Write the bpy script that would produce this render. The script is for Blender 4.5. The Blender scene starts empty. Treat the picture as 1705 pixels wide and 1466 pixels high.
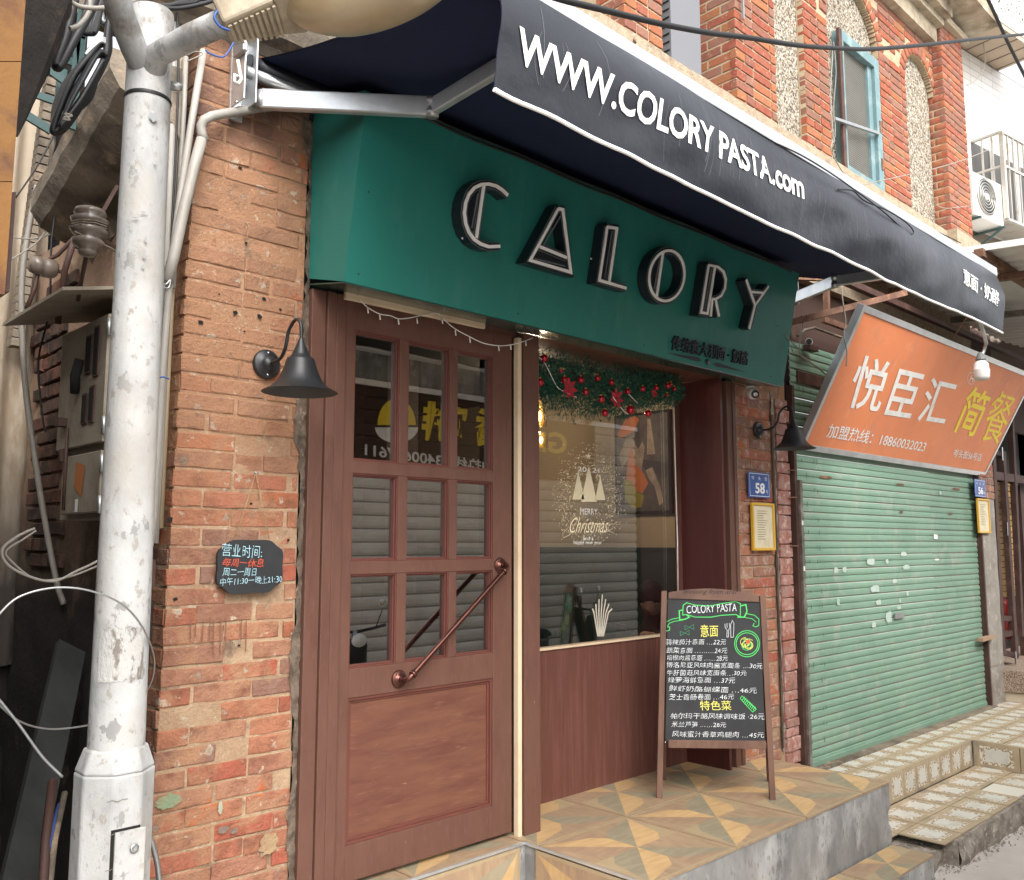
import bpy, math, random
from mathutils import Vector, Matrix, noise
random.seed(7)
S = bpy.context.scene
COL = S.collection
V = Vector
# ------------------------------------------------------------------ camera (eye at the origin, X along the shop front, Y into the building)
FPX, CXP, CYP = 1489.3, 852.5, 733.0
_X = V((2400 - CXP, -(905 - CYP), -FPX)).normalized()
_Z = V((0, FPX * FPX / 172, -FPX)); _Z = (_Z - _X * _Z.dot(_X)).normalized()
_Y = _X.cross(_Z) * -1
if _Y.dot(V((-1452, -172, -FPX))) < 0: _Y = -_Y
R3 = Matrix((_X, _Y, _Z))
cam = bpy.data.cameras.new('camera'); cam_o = bpy.data.objects.new('camera', cam); COL.objects.link(cam_o)
cam_o.matrix_world = R3.to_4x4()
cam.sensor_width = 36; cam.lens = FPX / 1705 * 36; cam.clip_start = 0.05; cam.clip_end = 400
S.camera = cam_o
# ------------------------------------------------------------------ light
EL, AZ = math.radians(56), math.radians(232)
world = bpy.data.worlds.new('World'); S.world = world; world.use_nodes = True
nt = world.node_tree; nt.nodes.clear()
wo = nt.nodes.new('ShaderNodeOutputWorld'); bg = nt.nodes.new('ShaderNodeBackground'); sk = nt.nodes.new('ShaderNodeTexSky')
sk.sky_type = 'NISHITA'; sk.sun_disc = False; sk.sun_elevation = EL; sk.sun_rotation = math.radians(200)
sk.air_density = 1.0; sk.dust_density = 3.0
hs = nt.nodes.new('ShaderNodeHueSaturation'); hs.inputs['Saturation'].default_value = 0.18
nt.links.new(sk.outputs[0], hs.inputs['Color']); nt.links.new(hs.outputs[0], bg.inputs[0]); bg.inputs[1].default_value = 0.15
nt.links.new(bg.outputs[0], wo.inputs[0])
sl = bpy.data.lights.new('sun', 'SUN'); sl.energy = 1.35; sl.angle = math.radians(50); sl.color = (1, 0.95, 0.88)
so = bpy.data.objects.new('sun', sl); COL.objects.link(so)
_sd = V((-0.30, -0.66, 0.69)).normalized()          # towards the sun: from the street side, high
so.rotation_euler = _sd.to_track_quat('Z', 'Y').to_euler()
sk.sun_elevation = math.asin(_sd.z); sk.sun_rotation = math.atan2(_sd.x, _sd.y)
S.view_settings.view_transform = 'Standard'; S.view_settings.look = 'None'; S.view_settings.exposure = 1.5
S.view_settings.gamma = 1; S.view_settings.use_curve_mapping = False
S.render.engine = 'CYCLES'
S.cycles.max_bounces = 6; S.cycles.diffuse_bounces = 4; S.cycles.glossy_bounces = 3; S.cycles.transparent_max_bounces = 8
S.cycles.caustics_reflective = False; S.cycles.caustics_refractive = False

# ------------------------------------------------------------------ picture-to-place helpers: a sight line met with a real plane
def ray(px, py): return R3 @ V((px - CXP, -(py - CYP), -FPX))
def Wy(px, py, y): d = ray(px, py); return d * (y / d.y)
def Wx(px, py, x): d = ray(px, py); return d * (x / d.x)
def Wz(px, py, z): d = ray(px, py); return d * (z / d.z)
def rr(px, py): d = ray(px, py); return d.x / d.y
def ee(px, py): d = ray(px, py); return d.z / d.y
class PL:
    def __init__(s, p, u, v): s.p = V(p); s.u = V(u).normalized(); s.v = V(v).normalized(); s.n = s.u.cross(s.v).normalized()
    def at(s, px, py, off=0.0):
        d = ray(px, py); q = s.p + s.n * off; return d * (q.dot(s.n) / d.dot(s.n))
    def uv(s, u, v, off=0.0): return s.p + s.u * u + s.v * v + s.n * off

# ------------------------------------------------------------------ materials
MC = {}
def mat(name, col, rough=0.7, metal=0.0, var=None, var2=None, bump=None, objr=0.0, spec=0.35, coord='pos', stretch=None, emit=None, coat=0, sheen=0, speck=None, trans=0):
    """var / var2 = (colour, scale, low, high) : a noise-shaped mix; bump = (scale, strength)"""
    m = bpy.data.materials.new(name); m.use_nodes = True; n = m.node_tree.nodes; L = m.node_tree.links
    b = n['Principled BSDF']
    b.inputs['Roughness'].default_value = rough; b.inputs['Metallic'].default_value = metal
    b.inputs['Specular IOR Level'].default_value = spec
    if coat: b.inputs['Coat Weight'].default_value = coat; b.inputs['Coat Roughness'].default_value = 0.15
    if trans: b.inputs['Transmission Weight'].default_value = trans
    if coord == 'pos': g = n.new('ShaderNodeNewGeometry'); vec = g.outputs['Position']
    else: g = n.new('ShaderNodeTexCoord'); vec = g.outputs['Object']
    mp = n.new('ShaderNodeMapping'); L.new(vec, mp.inputs[0]); vec = mp.outputs[0]
    if stretch: mp.inputs['Scale'].default_value = stretch
    rgb = n.new('ShaderNodeRGB'); rgb.outputs[0].default_value = (*col, 1); cur = rgb.outputs[0]
    if objr:
        oi = n.new('ShaderNodeObjectInfo')
        if isinstance(objr, (list, tuple)):
            cr = n.new('ShaderNodeValToRGB'); cr.color_ramp.interpolation = 'CONSTANT'
            e = cr.color_ramp.elements
            while len(e) > 1: e.remove(e[-1])
            for i, c in enumerate(objr):
                if i == 0: e[0].position = 0; e[0].color = (*c, 1)
                else: q = e.new(i / len(objr)); q.color = (*c, 1)
            L.new(oi.outputs['Random'], cr.inputs[0]); cur = cr.outputs[0]
        else:
            hv = n.new('ShaderNodeHueSaturation'); mr = n.new('ShaderNodeMapRange')
            mr.inputs[3].default_value = 1 - objr; mr.inputs[4].default_value = 1 + objr
            L.new(oi.outputs['Random'], mr.inputs[0]); L.new(mr.outputs[0], hv.inputs['Value']); L.new(cur, hv.inputs['Color']); cur = hv.outputs[0]
    def mixn(cur, v):
        c, sc, lo, hi = v[:4]
        t = n.new('ShaderNodeTexNoise'); t.inputs['Scale'].default_value = sc; t.inputs['Detail'].default_value = 6; t.inputs['Roughness'].default_value = 0.62
        L.new(vec, t.inputs[0])
        mr = n.new('ShaderNodeMapRange'); mr.inputs[1].default_value = lo; mr.inputs[2].default_value = hi
        L.new(t.outputs[0], mr.inputs[0])
        f = mr.outputs[0]
        if len(v) > 4:    # (z0, z1) : height band over which this mix fades in, such as the tan coat
            sp = n.new('ShaderNodeSeparateXYZ'); L.new(g.outputs['Position'], sp.inputs[0])
            a = n.new('ShaderNodeMapRange'); a.inputs[1].default_value = v[4]; a.inputs[2].default_value = v[5]; L.new(sp.outputs['Z'], a.inputs[0])
            ad = n.new('ShaderNodeMath'); ad.operation = 'MULTIPLY'; L.new(a.outputs[0], ad.inputs[0]); L.new(f, ad.inputs[1]); f = ad.outputs[0]
        mx = n.new('ShaderNodeMix'); mx.data_type = 'RGBA'; L.new(f, mx.inputs[0]); L.new(cur, mx.inputs[6]); mx.inputs[7].default_value = (*c, 1)
        return mx.outputs[2]
    if var: cur = mixn(cur, var)
    if var2:
        for vv in (var2 if isinstance(var2, list) else [var2]): cur = mixn(cur, vv)
    if speck:
        t = n.new('ShaderNodeTexVoronoi'); t.inputs['Scale'].default_value = speck[1]; L.new(vec, t.inputs[0])
        sp = n.new('ShaderNodeSeparateColor'); L.new(t.outputs['Color'], sp.inputs[0])
        cr = n.new('ShaderNodeValToRGB'); e = cr.color_ramp.elements; cr.color_ramp.interpolation = 'CONSTANT'
        cols = speck[0]; e[0].color = (*cols[0], 1); e[1].position = 1 / len(cols); e[1].color = (*cols[1], 1)
        for i, c in enumerate(cols[2:]): q = e.new((i + 2) / len(cols)); q.color = (*c, 1)
        L.new(sp.outputs[0], cr.inputs[0]); cur = cr.outputs[0]
    L.new(cur, b.inputs['Base Color'])
    if bump:
        t = n.new('ShaderNodeTexNoise'); t.inputs['Scale'].default_value = bump[0]; t.inputs['Detail'].default_value = 8; t.inputs['Roughness'].default_value = 0.65; L.new(vec, t.inputs[0])
        bp = n.new('ShaderNodeBump'); bp.inputs['Strength'].default_value = bump[1]; bp.inputs['Distance'].default_value = 0.01
        L.new(t.outputs[0], bp.inputs['Height']); L.new(bp.outputs[0], b.inputs['Normal'])
        rm = n.new('ShaderNodeMapRange'); rm.inputs[3].default_value = max(0, rough - 0.12); rm.inputs[4].default_value = min(1, rough + 0.12)
        L.new(t.outputs[0], rm.inputs[0]); L.new(rm.outputs[0], b.inputs['Roughness'])
    if emit:
        b.inputs['Emission Color'].default_value = (*emit[0], 1); b.inputs['Emission Strength'].default_value = emit[1]
    MC[name] = m
    return m
def glassmat(name, tint, f0):
    """clear pane: Schlick reflection on both faces, the same seen from either side"""
    m = bpy.data.materials.new(name); m.use_nodes = True; n = m.node_tree.nodes; L = m.node_tree.links; n.clear()
    o = n.new('ShaderNodeOutputMaterial'); mx = n.new('ShaderNodeMixShader'); t = n.new('ShaderNodeBsdfTransparent'); g = n.new('ShaderNodeBsdfGlossy'); f = n.new('ShaderNodeLayerWeight')
    f.inputs[0].default_value = 0.5; pw = n.new('ShaderNodeMath'); pw.operation = 'POWER'; pw.inputs[1].default_value = 4.0
    ml = n.new('ShaderNodeMath'); ml.operation = 'MULTIPLY_ADD'; ml.inputs[1].default_value = 1 - f0; ml.inputs[2].default_value = f0
    t.inputs[0].default_value = (*tint, 1); g.inputs['Roughness'].default_value = 0.0
    L.new(f.outputs['Facing'], pw.inputs[0]); L.new(pw.outputs[0], ml.inputs[0]); L.new(ml.outputs[0], mx.inputs[0]); L.new(t.outputs[0], mx.inputs[1]); L.new(g.outputs[0], mx.inputs[2]); L.new(mx.outputs[0], o.inputs[0])
    return m
tan = (0.360, 0.195, 0.115); tan2 = (0.42, 0.33, 0.22)
reds = [(0.36, 0.135, 0.085), (0.29, 0.150, 0.100), (0.37, 0.160, 0.095), (0.35, 0.105, 0.068), (0.35, 0.180, 0.115), (0.25, 0.145, 0.110), (0.42, 0.140, 0.070), (0.33, 0.160, 0.105)]
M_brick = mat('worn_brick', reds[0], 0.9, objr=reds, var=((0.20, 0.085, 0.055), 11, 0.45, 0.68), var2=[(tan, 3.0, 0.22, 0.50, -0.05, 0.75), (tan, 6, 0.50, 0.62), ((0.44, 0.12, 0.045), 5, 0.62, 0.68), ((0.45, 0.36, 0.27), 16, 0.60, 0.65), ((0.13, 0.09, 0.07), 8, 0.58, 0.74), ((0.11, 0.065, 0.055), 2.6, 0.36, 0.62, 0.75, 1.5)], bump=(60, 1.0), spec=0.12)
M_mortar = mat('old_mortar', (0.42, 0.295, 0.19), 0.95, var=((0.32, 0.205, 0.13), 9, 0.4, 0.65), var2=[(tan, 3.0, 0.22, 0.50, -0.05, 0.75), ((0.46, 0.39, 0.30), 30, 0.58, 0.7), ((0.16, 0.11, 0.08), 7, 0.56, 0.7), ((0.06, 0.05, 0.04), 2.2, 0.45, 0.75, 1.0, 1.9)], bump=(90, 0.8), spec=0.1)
ured = [(0.29, 0.085, 0.048), (0.22, 0.095, 0.068), (0.31, 0.115, 0.055), (0.25, 0.072, 0.045), (0.20, 0.11, 0.08), (0.32, 0.135, 0.062), (0.27, 0.085, 0.055), (0.24, 0.13, 0.095)]
M_ubrick = mat('upper_brick', ured[0], 0.85, objr=ured, var=((0.30, 0.12, 0.08), 18, 0.45, 0.7), var2=((0.5, 0.33, 0.24), 30, 0.62, 0.72), bump=(60, 0.4), spec=0.15)
M_umortar = mat('upper_mortar', (0.42, 0.34, 0.23), 0.95, var=((0.32, 0.25, 0.17), 12, 0.45, 0.7), bump=(60, 0.4), spec=0.1)
M_rbrick = mat('right_brick', reds[0], 0.85, objr=reds, var=((0.42, 0.30, 0.25), 16, 0.50, 0.62), var2=((0.24, 0.10, 0.07), 10, 0.5, 0.7), bump=(70, 0.6), spec=0.2)
M_pink = mat('pink_brick', (0.36, 0.205, 0.175), 0.8, objr=0.15, var=((0.31, 0.12, 0.085), 14, 0.45, 0.60), var2=[((0.50, 0.38, 0.33), 22, 0.55, 0.66), ((0.18, 0.11, 0.08), 9, 0.60, 0.70)], bump=(60, 0.5))
M_conc = mat('grey_render', (0.29, 0.285, 0.275), 0.8, var=((0.15, 0.15, 0.15), 3.2, 0.40, 0.64), var2=[((0.42, 0.42, 0.41), 7, 0.5, 0.66), ((0.20, 0.19, 0.17), 28, 0.55, 0.66)], bump=(30, 0.35), stretch=(1.2, 1, .6), spec=0.3)
M_concd = mat('dirty_concrete', (0.24, 0.20, 0.155), 0.95, var=((0.07, 0.06, 0.05), 3, 0.4, 0.65), var2=((0.33, 0.25, 0.18), 9, 0.55, 0.7), bump=(40, 0.7), spec=0.1)
M_street = mat('street_concrete', (0.50, 0.47, 0.43), 0.95, var=((0.42, 0.39, 0.355), 1.7, 0.4, 0.65), var2=((0.46, 0.43, 0.39), 14, 0.56, 0.7), bump=(45, 0.6), spec=0.15)
M_rubble = mat('rubble_mortar', (0.31, 0.27, 0.23), 0.98, var=((0.16, 0.14, 0.12), 11, 0.45, 0.65), var2=((0.46, 0.42, 0.36), 28, 0.55, 0.68), bump=(40, 1.0), spec=0.1)
M_wood = mat('painted_red_wood', (0.125, 0.060, 0.043), 0.5, var=((0.106, 0.049, 0.036), 5, 0.42, 0.66), var2=[((0.142, 0.070, 0.052), 16, 0.55, 0.72), ((0.26, 0.17, 0.13), 11, 0.70, 0.74)], bump=(14, 0.08), stretch=(3, 3, .8), spec=0.3)
M_woodh = mat('panel_red_wood', (0.150, 0.064, 0.040), 0.5, var=((0.112, 0.042, 0.031), 3, 0.40, 0.66), var2=[((0.185, 0.082, 0.052), 9, 0.56, 0.74), ((0.32, 0.17, 0.09), 8, 0.69, 0.74)], bump=(12, 0.14), stretch=(1.0, 1, 6), spec=0.3)
M_woodv = mat('grained_wood_cladding', (0.115, 0.046, 0.034), 0.45, var=((0.145, 0.060, 0.048), 7, 0.45, 0.62), bump=(10, 0.15), stretch=(6, 6, 0.5), spec=0.3)
M_moul = mat('red_moulding', (0.130, 0.043, 0.033), 0.5, var=((0.11, 0.04, 0.028), 8, 0.45, 0.7), bump=(30, 0.1))
M_maroon = mat('maroon_panel', (0.095, 0.026, 0.022), 0.4, var=((0.07, 0.022, 0.02), 5, 0.4, 0.7), stretch=(6, 6, 0.5), bump=(10, 0.1))
M_green = mat('green_fascia_paint', (0.020, 0.168, 0.138), 0.42, var=((0.027, 0.190, 0.158), 2.5, 0.4, 0.7), var2=[((0.05, 0.21, 0.18), 9, 0.56, 0.80), ((0.012, 0.115, 0.095), 5, 0.58, 0.80)], stretch=(1, 1, .35), bump=(160, 0.05), spec=0.4)
M_greend = mat('green_soffit', (0.05, 0.085, 0.07), 0.2, var=((0.03, 0.05, 0.04), 4, 0.4, 0.7), spec=0.6)
M_navy = mat('navy_awning_fabric', (0.0125, 0.0140, 0.0195), 0.34, var=((0.026, 0.029, 0.037), 3.0, 0.5, 0.75), bump=(5, 0.35), spec=0.5)
M_navyu = mat('navy_fabric_underside', (0.020, 0.027, 0.062), 0.8, var=((0.025, 0.032, 0.070), 2.0, 0.4, 0.7), spec=0.1)
M_white = mat('white_print', (0.80, 0.79, 0.76), 0.6, var=((0.55, 0.54, 0.52), 9, 0.5, 0.75))
M_alu = mat('aluminium', (0.62, 0.64, 0.65), 0.33, 0.7, var=((0.5, 0.51, 0.52), 8, 0.4, 0.7), bump=(60, 0.05), spec=0.5)
M_steel = mat('dull_steel', (0.42, 0.43, 0.43), 0.4, 0.8, bump=(40, 0.1))
M_chrome = mat('chrome', (0.7, 0.7, 0.7), 0.18, 1.0)
M_letter = mat('letter_body', (0.012, 0.016, 0.022), 0.35, spec=0.5)
M_tube = mat('white_tube', (0.90, 0.89, 0.87), 0.25, spec=.6)
M_black = mat('black_metal', (0.017, 0.018, 0.020), 0.42, var=((0.035, 0.035, 0.035), 25, 0.55, 0.75), spec=0.5)
M_blacki = mat('lamp_inside', (0.06, 0.06, 0.06), 0.6)
M_cable = mat('black_cable', (0.015, 0.015, 0.016), 0.5, spec=0.4)
M_wcable = mat('white_cable', (0.27, 0.25, 0.22), 0.5)
M_bcable = mat('blue_wire', (0.04, 0.09, 0.30), 0.5)
M_pvc = mat('white_pvc_conduit', (0.33, 0.31, 0.28), 0.45, var=((0.25, 0.225, 0.19), 5, 0.45, 0.7), bump=(40, 0.1), stretch=(1, 1, 0.4))
M_tanpvc = mat('tan_conduit', (0.42, 0.33, 0.21), 0.5, var=((0.3, 0.22, 0.14), 5, 0.45, 0.7), stretch=(1, 1, 0.4))
M_pole = mat('white_flaking_paint', (0.44, 0.44, 0.435), 0.6, var=((0.32, 0.325, 0.325), 5, 0.42, 0.60), var2=[((0.25, 0.25, 0.245), 17, 0.60, 0.63), ((0.30, 0.28, 0.25), 45, 0.58, 0.66), ((0.36, 0.33, 0.29), 3, 0.50, 0.70), ((0.14, 0.12, 0.10), 9, 0.48, 0.70, 0.9, 1.3)], bump=(22, 0.4), stretch=(1, 1, 0.7), spec=0.3)
M_lampb = mat('beige_lamp_housing', (0.42, 0.36, 0.27), 0.6, var=((0.25, 0.20, 0.14), 9, 0.45, 0.7), bump=(30, 0.3))
M_lampg = mat('yellowed_lamp_glass', (0.40, 0.30, 0.175), 0.28, var=((0.27, 0.21, 0.135), 3, 0.42, 0.66), var2=((0.47, 0.38, 0.26), 6, 0.5, 0.75), spec=0.5, coat=0.4)
M_orange = mat('orange_sign_vinyl', (0.72, 0.235, 0.095), 0.5, var=((0.64, 0.20, 0.085), 2.2, 0.45, 0.75), var2=[((0.55, 0.22, 0.12), 5, 0.58, 0.75), ((0.74, 0.29, 0.14), 12, 0.58, 0.75)], bump=(3, .25), stretch=(1, 1, .5), spec=0.4)
M_yellow = mat('yellow_vinyl', (0.80, 0.60, 0.03), 0.5)
M_shut = mat('green_shutter_paint', (0.185, 0.300, 0.220), 0.5, var=((0.15, 0.255, 0.185), 1.6, 0.42, 0.66), var2=[((0.27, 0.32, 0.26), 5, 0.54, 0.70), ((0.36, 0.20, 0.10), 7, 0.68, 0.72)], bump=(60, 0.08), spec=0.4)
M_shutl = mat('shutter_joint', (0.30, 0.20, 0.16), 0.7, var=((0.1, 0.2, 0.14), 4, 0.4, 0.7))
M_patch = mat('pale_paint_patch', (0.46, 0.52, 0.48), 0.7, var=((0.33, 0.47, 0.40), 25, 0.45, 0.65))
M_rust = mat('rusty_steel', (0.19, 0.10, 0.065), 0.8, var=((0.09, 0.045, 0.03), 9, 0.4, 0.66), var2=((0.33, 0.17, 0.09), 20, 0.56, 0.7), bump=(50, 0.4))
M_dbrown = mat('dark_brown_steel', (0.060, 0.030, 0.024), 0.6, var=((0.11, 0.06, 0.045), 7, 0.5, 0.7), bump=(30, 0.3))
M_corr = mat('corrugated_steel', (0.70, 0.68, 0.64), 0.5, 0.0, var=((0.58, 0.56, 0.52), 3, 0.45, 0.7), bump=(20, 0.15))
M_track = mat('grey_brown_steel', (0.17, 0.145, 0.125), 0.6, 0.2, var=((0.30, 0.27, 0.24), 14, 0.5, 0.66), var2=((0.08, 0.06, 0.05), 6, 0.5, 0.7), bump=(40, 0.3))
M_pebble = mat('pebble_dash', (0.4, 0.4, 0.4), 0.9, speck=([(0.38, 0.35, 0.29), (0.16, 0.13, 0.10), (0.48, 0.45, 0.39), (0.28, 0.235, 0.175), (0.09, 0.07, 0.05), (0.37, 0.315, 0.24)], 75), bump=(120, 1.0))
M_band = mat('worn_band_course', (0.36, 0.285, 0.20), 0.95, var=((0.27, 0.20, 0.14), 16, 0.45, 0.65), var2=((0.45, 0.38, 0.28), 40, 0.52, 0.7), bump=(60, 0.8))
M_corn = mat('weathered_cornice', (0.40, 0.34, 0.25), 0.9, var=((0.12, 0.09, 0.06), 2.2, 0.45, 0.68), var2=((0.50, 0.44, 0.34), 6, 0.55, 0.7), bump=(25, 0.5))
M_blue = mat('blue_window_paint', (0.14, 0.225, 0.24), 0.6, var=((0.24, 0.32, 0.32), 8, 0.5, 0.7), bump=(30, 0.2))
M_mesh = mat('window_screen', (0.085, 0.075, 0.06), 0.7, var=((0.12, 0.105, 0.085), 3, 0.45, 0.65))
M_louv = mat('grey_louver', (0.17, 0.175, 0.19), 0.5)
M_dark = mat('dark_gap', (0.012, 0.011, 0.010), 0.9)
M_wtile = mat('white_wall_tile', (0.52, 0.505, 0.475), 0.3, objr=0.04, spec=0.5)
M_grout = mat('tile_grout', (0.17, 0.14, 0.11), 0.9)
M_acw = mat('white_plastic', (0.70, 0.69, 0.66), 0.45)
M_acg = mat('dark_grille', (0.07, 0.08, 0.09), 0.5)
M_bracket = mat('green_bracket', (0.045, 0.085, 0.085), 0.5, var=((0.15, 0.10, 0.07), 15, 0.6, 0.7))
M_cage = mat('stainless_cage', (0.50, 0.48, 0.44), 0.4, 0.5, var=((0.32, 0.24, 0.17), 6, 0.55, 0.7))
M_asb = mat('fibre_cement_sheet', (0.36, 0.30, 0.23), 0.95, var=((0.26, 0.20, 0.14), 2.5, 0.42, 0.66), var2=[((0.43, 0.37, 0.29), 8, 0.5, 0.7), ((0.05, 0.042, 0.035), 3, 0.15, 0.5, 0.55, -0.2)], bump=(25, 0.4), stretch=(2, 1, 0.5))  # last mix darkens the foot of the sheet: alley shade put into the colour
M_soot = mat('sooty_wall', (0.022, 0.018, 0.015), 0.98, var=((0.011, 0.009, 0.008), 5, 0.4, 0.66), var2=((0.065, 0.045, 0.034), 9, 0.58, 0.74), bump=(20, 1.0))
M_plast = mat('side_plaster', (0.26, 0.17, 0.115), 0.98, var=((0.16, 0.10, 0.07), 4, 0.42, 0.66), var2=[((0.34, 0.25, 0.17), 10, 0.54, 0.7), ((0.02, 0.016, 0.014), 3, 0.15, 0.40, 0.30, -0.25)], bump=(30, 0.7))  # last mix paints the alley's shade into the lower plaster
M_ochre = mat('rusty_ochre_sheet', (0.185, 0.085, 0.02), 0.7, var=((0.10, 0.04, 0.018), 6, 0.50, 0.66), var2=((0.04, 0.025, 0.018), 3, 0.58, 0.68), bump=(60, 0.2))
M_mbox = mat('meter_box_paint', (0.30, 0.26, 0.20), 0.6, var=((0.19, 0.155, 0.12), 5, 0.42, 0.66), bump=(40, 0.2))
M_porc = mat('brown_porcelain', (0.17, 0.14, 0.115), 0.3, var=((0.10, 0.08, 0.065), 10, 0.4, 0.7), spec=0.5)
M_plank = mat('dark_plank', (0.024, 0.026, 0.025), 0.85, var=((0.014, 0.015, 0.014), 6, 0.4, 0.66), stretch=(1, 1, 0.2), bump=(30, 0.3))
M_copper = mat('antique_copper_pipe', (0.12, 0.050, 0.040), 0.32, 0.85, var=((0.11, 0.045, 0.035), 18, 0.45, 0.65), bump=(30, 0.05))
M_cream = mat('cream_plastic', (0.66, 0.52, 0.36), 0.4, var=((0.54, 0.40, 0.26), 3, 0.5, 0.7))
M_board = mat('chalkboard', (0.022, 0.023, 0.026), 0.6, var=((0.032, 0.033, 0.036), 6, 0.45, 0.7))
M_bwood = mat('walnut_stained_wood', (0.155, 0.082, 0.055), 0.55, var=((0.10, 0.05, 0.035), 12, 0.42, 0.66), bump=(30, 0.15), stretch=(1, 1, 0.35))
M_ck_w = mat('chalk_white', (0.72, 0.76, 0.78), 0.8); M_ck_y = mat('chalk_yellow', (0.75, 0.72, 0.16), 0.8); M_ck_g = mat('chalk_green', (0.10, 0.66, 0.16), 0.8)
M_ck_r = mat('chalk_red', (0.62, 0.10, 0.05), 0.8); M_ck_b = mat('chalk_blue', (0.42, 0.66, 0.74), 0.8); M_ck_dg = mat('chalk_dark_green', (0.05, 0.24, 0.13), 0.8)
M_ink = mat('dark_ink', (0.03, 0.02, 0.02), 0.7)
M_plate = mat('blue_enamel', (0.03, 0.085, 0.30), 0.35, spec=0.5)
M_gold = mat('yellow_frame', (0.62, 0.36, 0.035), 0.4, spec=0.5)
M_cert = mat('cream_paper', (0.64, 0.58, 0.42), 0.6, var=((0.56, 0.49, 0.33), 12, 0.45, 0.65))
M_twine = mat('jute_twine', (0.36, 0.24, 0.13), 0.9)
M_fir = mat('fir_needles', (0.035, 0.125, 0.075), 0.7, objr=0.2, spec=0.2); M_fir2 = mat('dark_fir_needles', (0.018, 0.07, 0.055), 0.7, spec=0.2)
M_red = mat('red_bauble', (0.42, 0.010, 0.025), 0.12, 0.35, spec=0.6); M_redp = mat('red_petal', (0.42, 0.02, 0.035), 0.6)
M_iwall = mat('beige_interior_wall', (0.46, 0.36, 0.25), 0.9); M_iteal = mat('dark_teal_wainscot', (0.014, 0.038, 0.036), 0.6)
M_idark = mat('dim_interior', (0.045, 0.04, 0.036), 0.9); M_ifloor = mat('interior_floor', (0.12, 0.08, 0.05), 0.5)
M_amber = mat('amber_glow', (0.9, 0.5, 0.1), 0.3, emit=((1.0, 0.50, 0.12), 1.8)); M_filament = mat('lit_filament', (1, 0.9, 0.6), 0.3, emit=((1.0, 0.80, 0.42), 10))
M_skin = mat('skin', (0.42, 0.25, 0.18), 0.55); M_hair = mat('black_hair', (0.006, 0.006, 0.007), 0.75, spec=.15, var=((.02, .02, .02), 40, .5, .7), stretch=(1, 1, .2)); M_cloth = mat('black_jacket', (0.012, 0.012, 0.015), 0.8)
M_grshut = mat('grey_shutter_paint', (0.82, 0.79, 0.74), 0.55, var=((0.62, 0.59, 0.55), 2, 0.4, 0.7)); M_gdark = mat('shutter_seam', (0.34, 0.325, 0.30), 0.8)
M_pinkw = mat('pink_cloth', (0.45, 0.06, 0.22), 0.7)
M_redx = mat('extinguisher_red', (0.50, 0.015, 0.012), 0.35, spec=0.5)
M_stone = mat('speckled_granite', (0.34, 0.26, 0.20), 0.6, speck=([(0.36, 0.27, 0.20), (0.25, 0.18, 0.14), (0.46, 0.37, 0.29), (0.14, 0.10, 0.08)], 160))
M_pale = mat('pale_stone_step', (0.58, 0.50, 0.38), 0.6, var=((0.5, 0.42, 0.31), 5, 0.4, 0.7))
wt = dict(bump=(12, 0.12), spec=0.4)
M_t = [mat('tile_light_wood', (0.523, 0.352, 0.176), 0.42, var=((0.437, 0.285, 0.140), 7, 0.42, 0.62), objr=0.07, stretch=(1, 4, 1), **wt),
       mat('tile_grey_wood', (0.243, 0.213, 0.145), 0.42, var=((0.304, 0.261, 0.182), 7, 0.45, 0.65), stretch=(1, 5, 1), **wt),
       mat('tile_mid_wood', (0.352, 0.249, 0.158), 0.42, var=((0.285, 0.201, 0.128), 7, 0.42, 0.62), objr=0.07, stretch=(4, 1, 1), **wt),
       mat('tile_brown_wood', (0.292, 0.201, 0.133), 0.42, var=((0.376, 0.249, 0.152), 7, 0.45, 0.65), stretch=(1, 5, 1), **wt),
       mat('tile_olive_wood', (0.364, 0.285, 0.176), 0.42, var=((0.340, 0.255, 0.145), 7, 0.45, 0.65), stretch=(5, 1, 1), **wt)]
M_nt = [mat('neighbour_tile_frame', (0.417, 0.333, 0.224), 0.6, var=((0.328, 0.258, 0.170), 8, 0.45, 0.66), var2=((0.239, 0.208, 0.170), 4, 0.58, 0.75), bump=(30, 0.2)),
        mat('neighbour_tile_mosaic', (0.497, 0.447, 0.357), 0.6, speck=([(0.596, 0.546, 0.457), (0.357, 0.268, 0.179), (0.636, 0.596, 0.516), (0.248, 0.188, 0.129)], 95)),
        mat('neighbour_tile_centre', (0.566, 0.556, 0.507), 0.5, var=((0.467, 0.447, 0.387), 9, 0.45, 0.7), bump=(30, 0.1))]
M_pic = [mat('canvas_grey', (0.105, 0.090, 0.088), 0.7, var=((0.06, 0.05, 0.055), 7, 0.4, 0.65)), mat('canvas_orange', (0.50, 0.15, 0.05), 0.7), mat('canvas_olive', (0.28, 0.24, 0.04), 0.7), mat('canvas_flesh', (0.36, 0.28, 0.23), 0.7, var=((.25, .19, .16), 14, .45, .6)), mat('canvas_dark', (.045, .04, .05), .7)]
M_glass_d = glassmat('door_glass', (0.70, 0.72, 0.72), .40); M_glass_w = glassmat('window_glass', (0.97, 0.97, 0.96), .17)
M_glow = mat('gold_foil', (0.80, 0.70, 0.48), 0.5)

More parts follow.
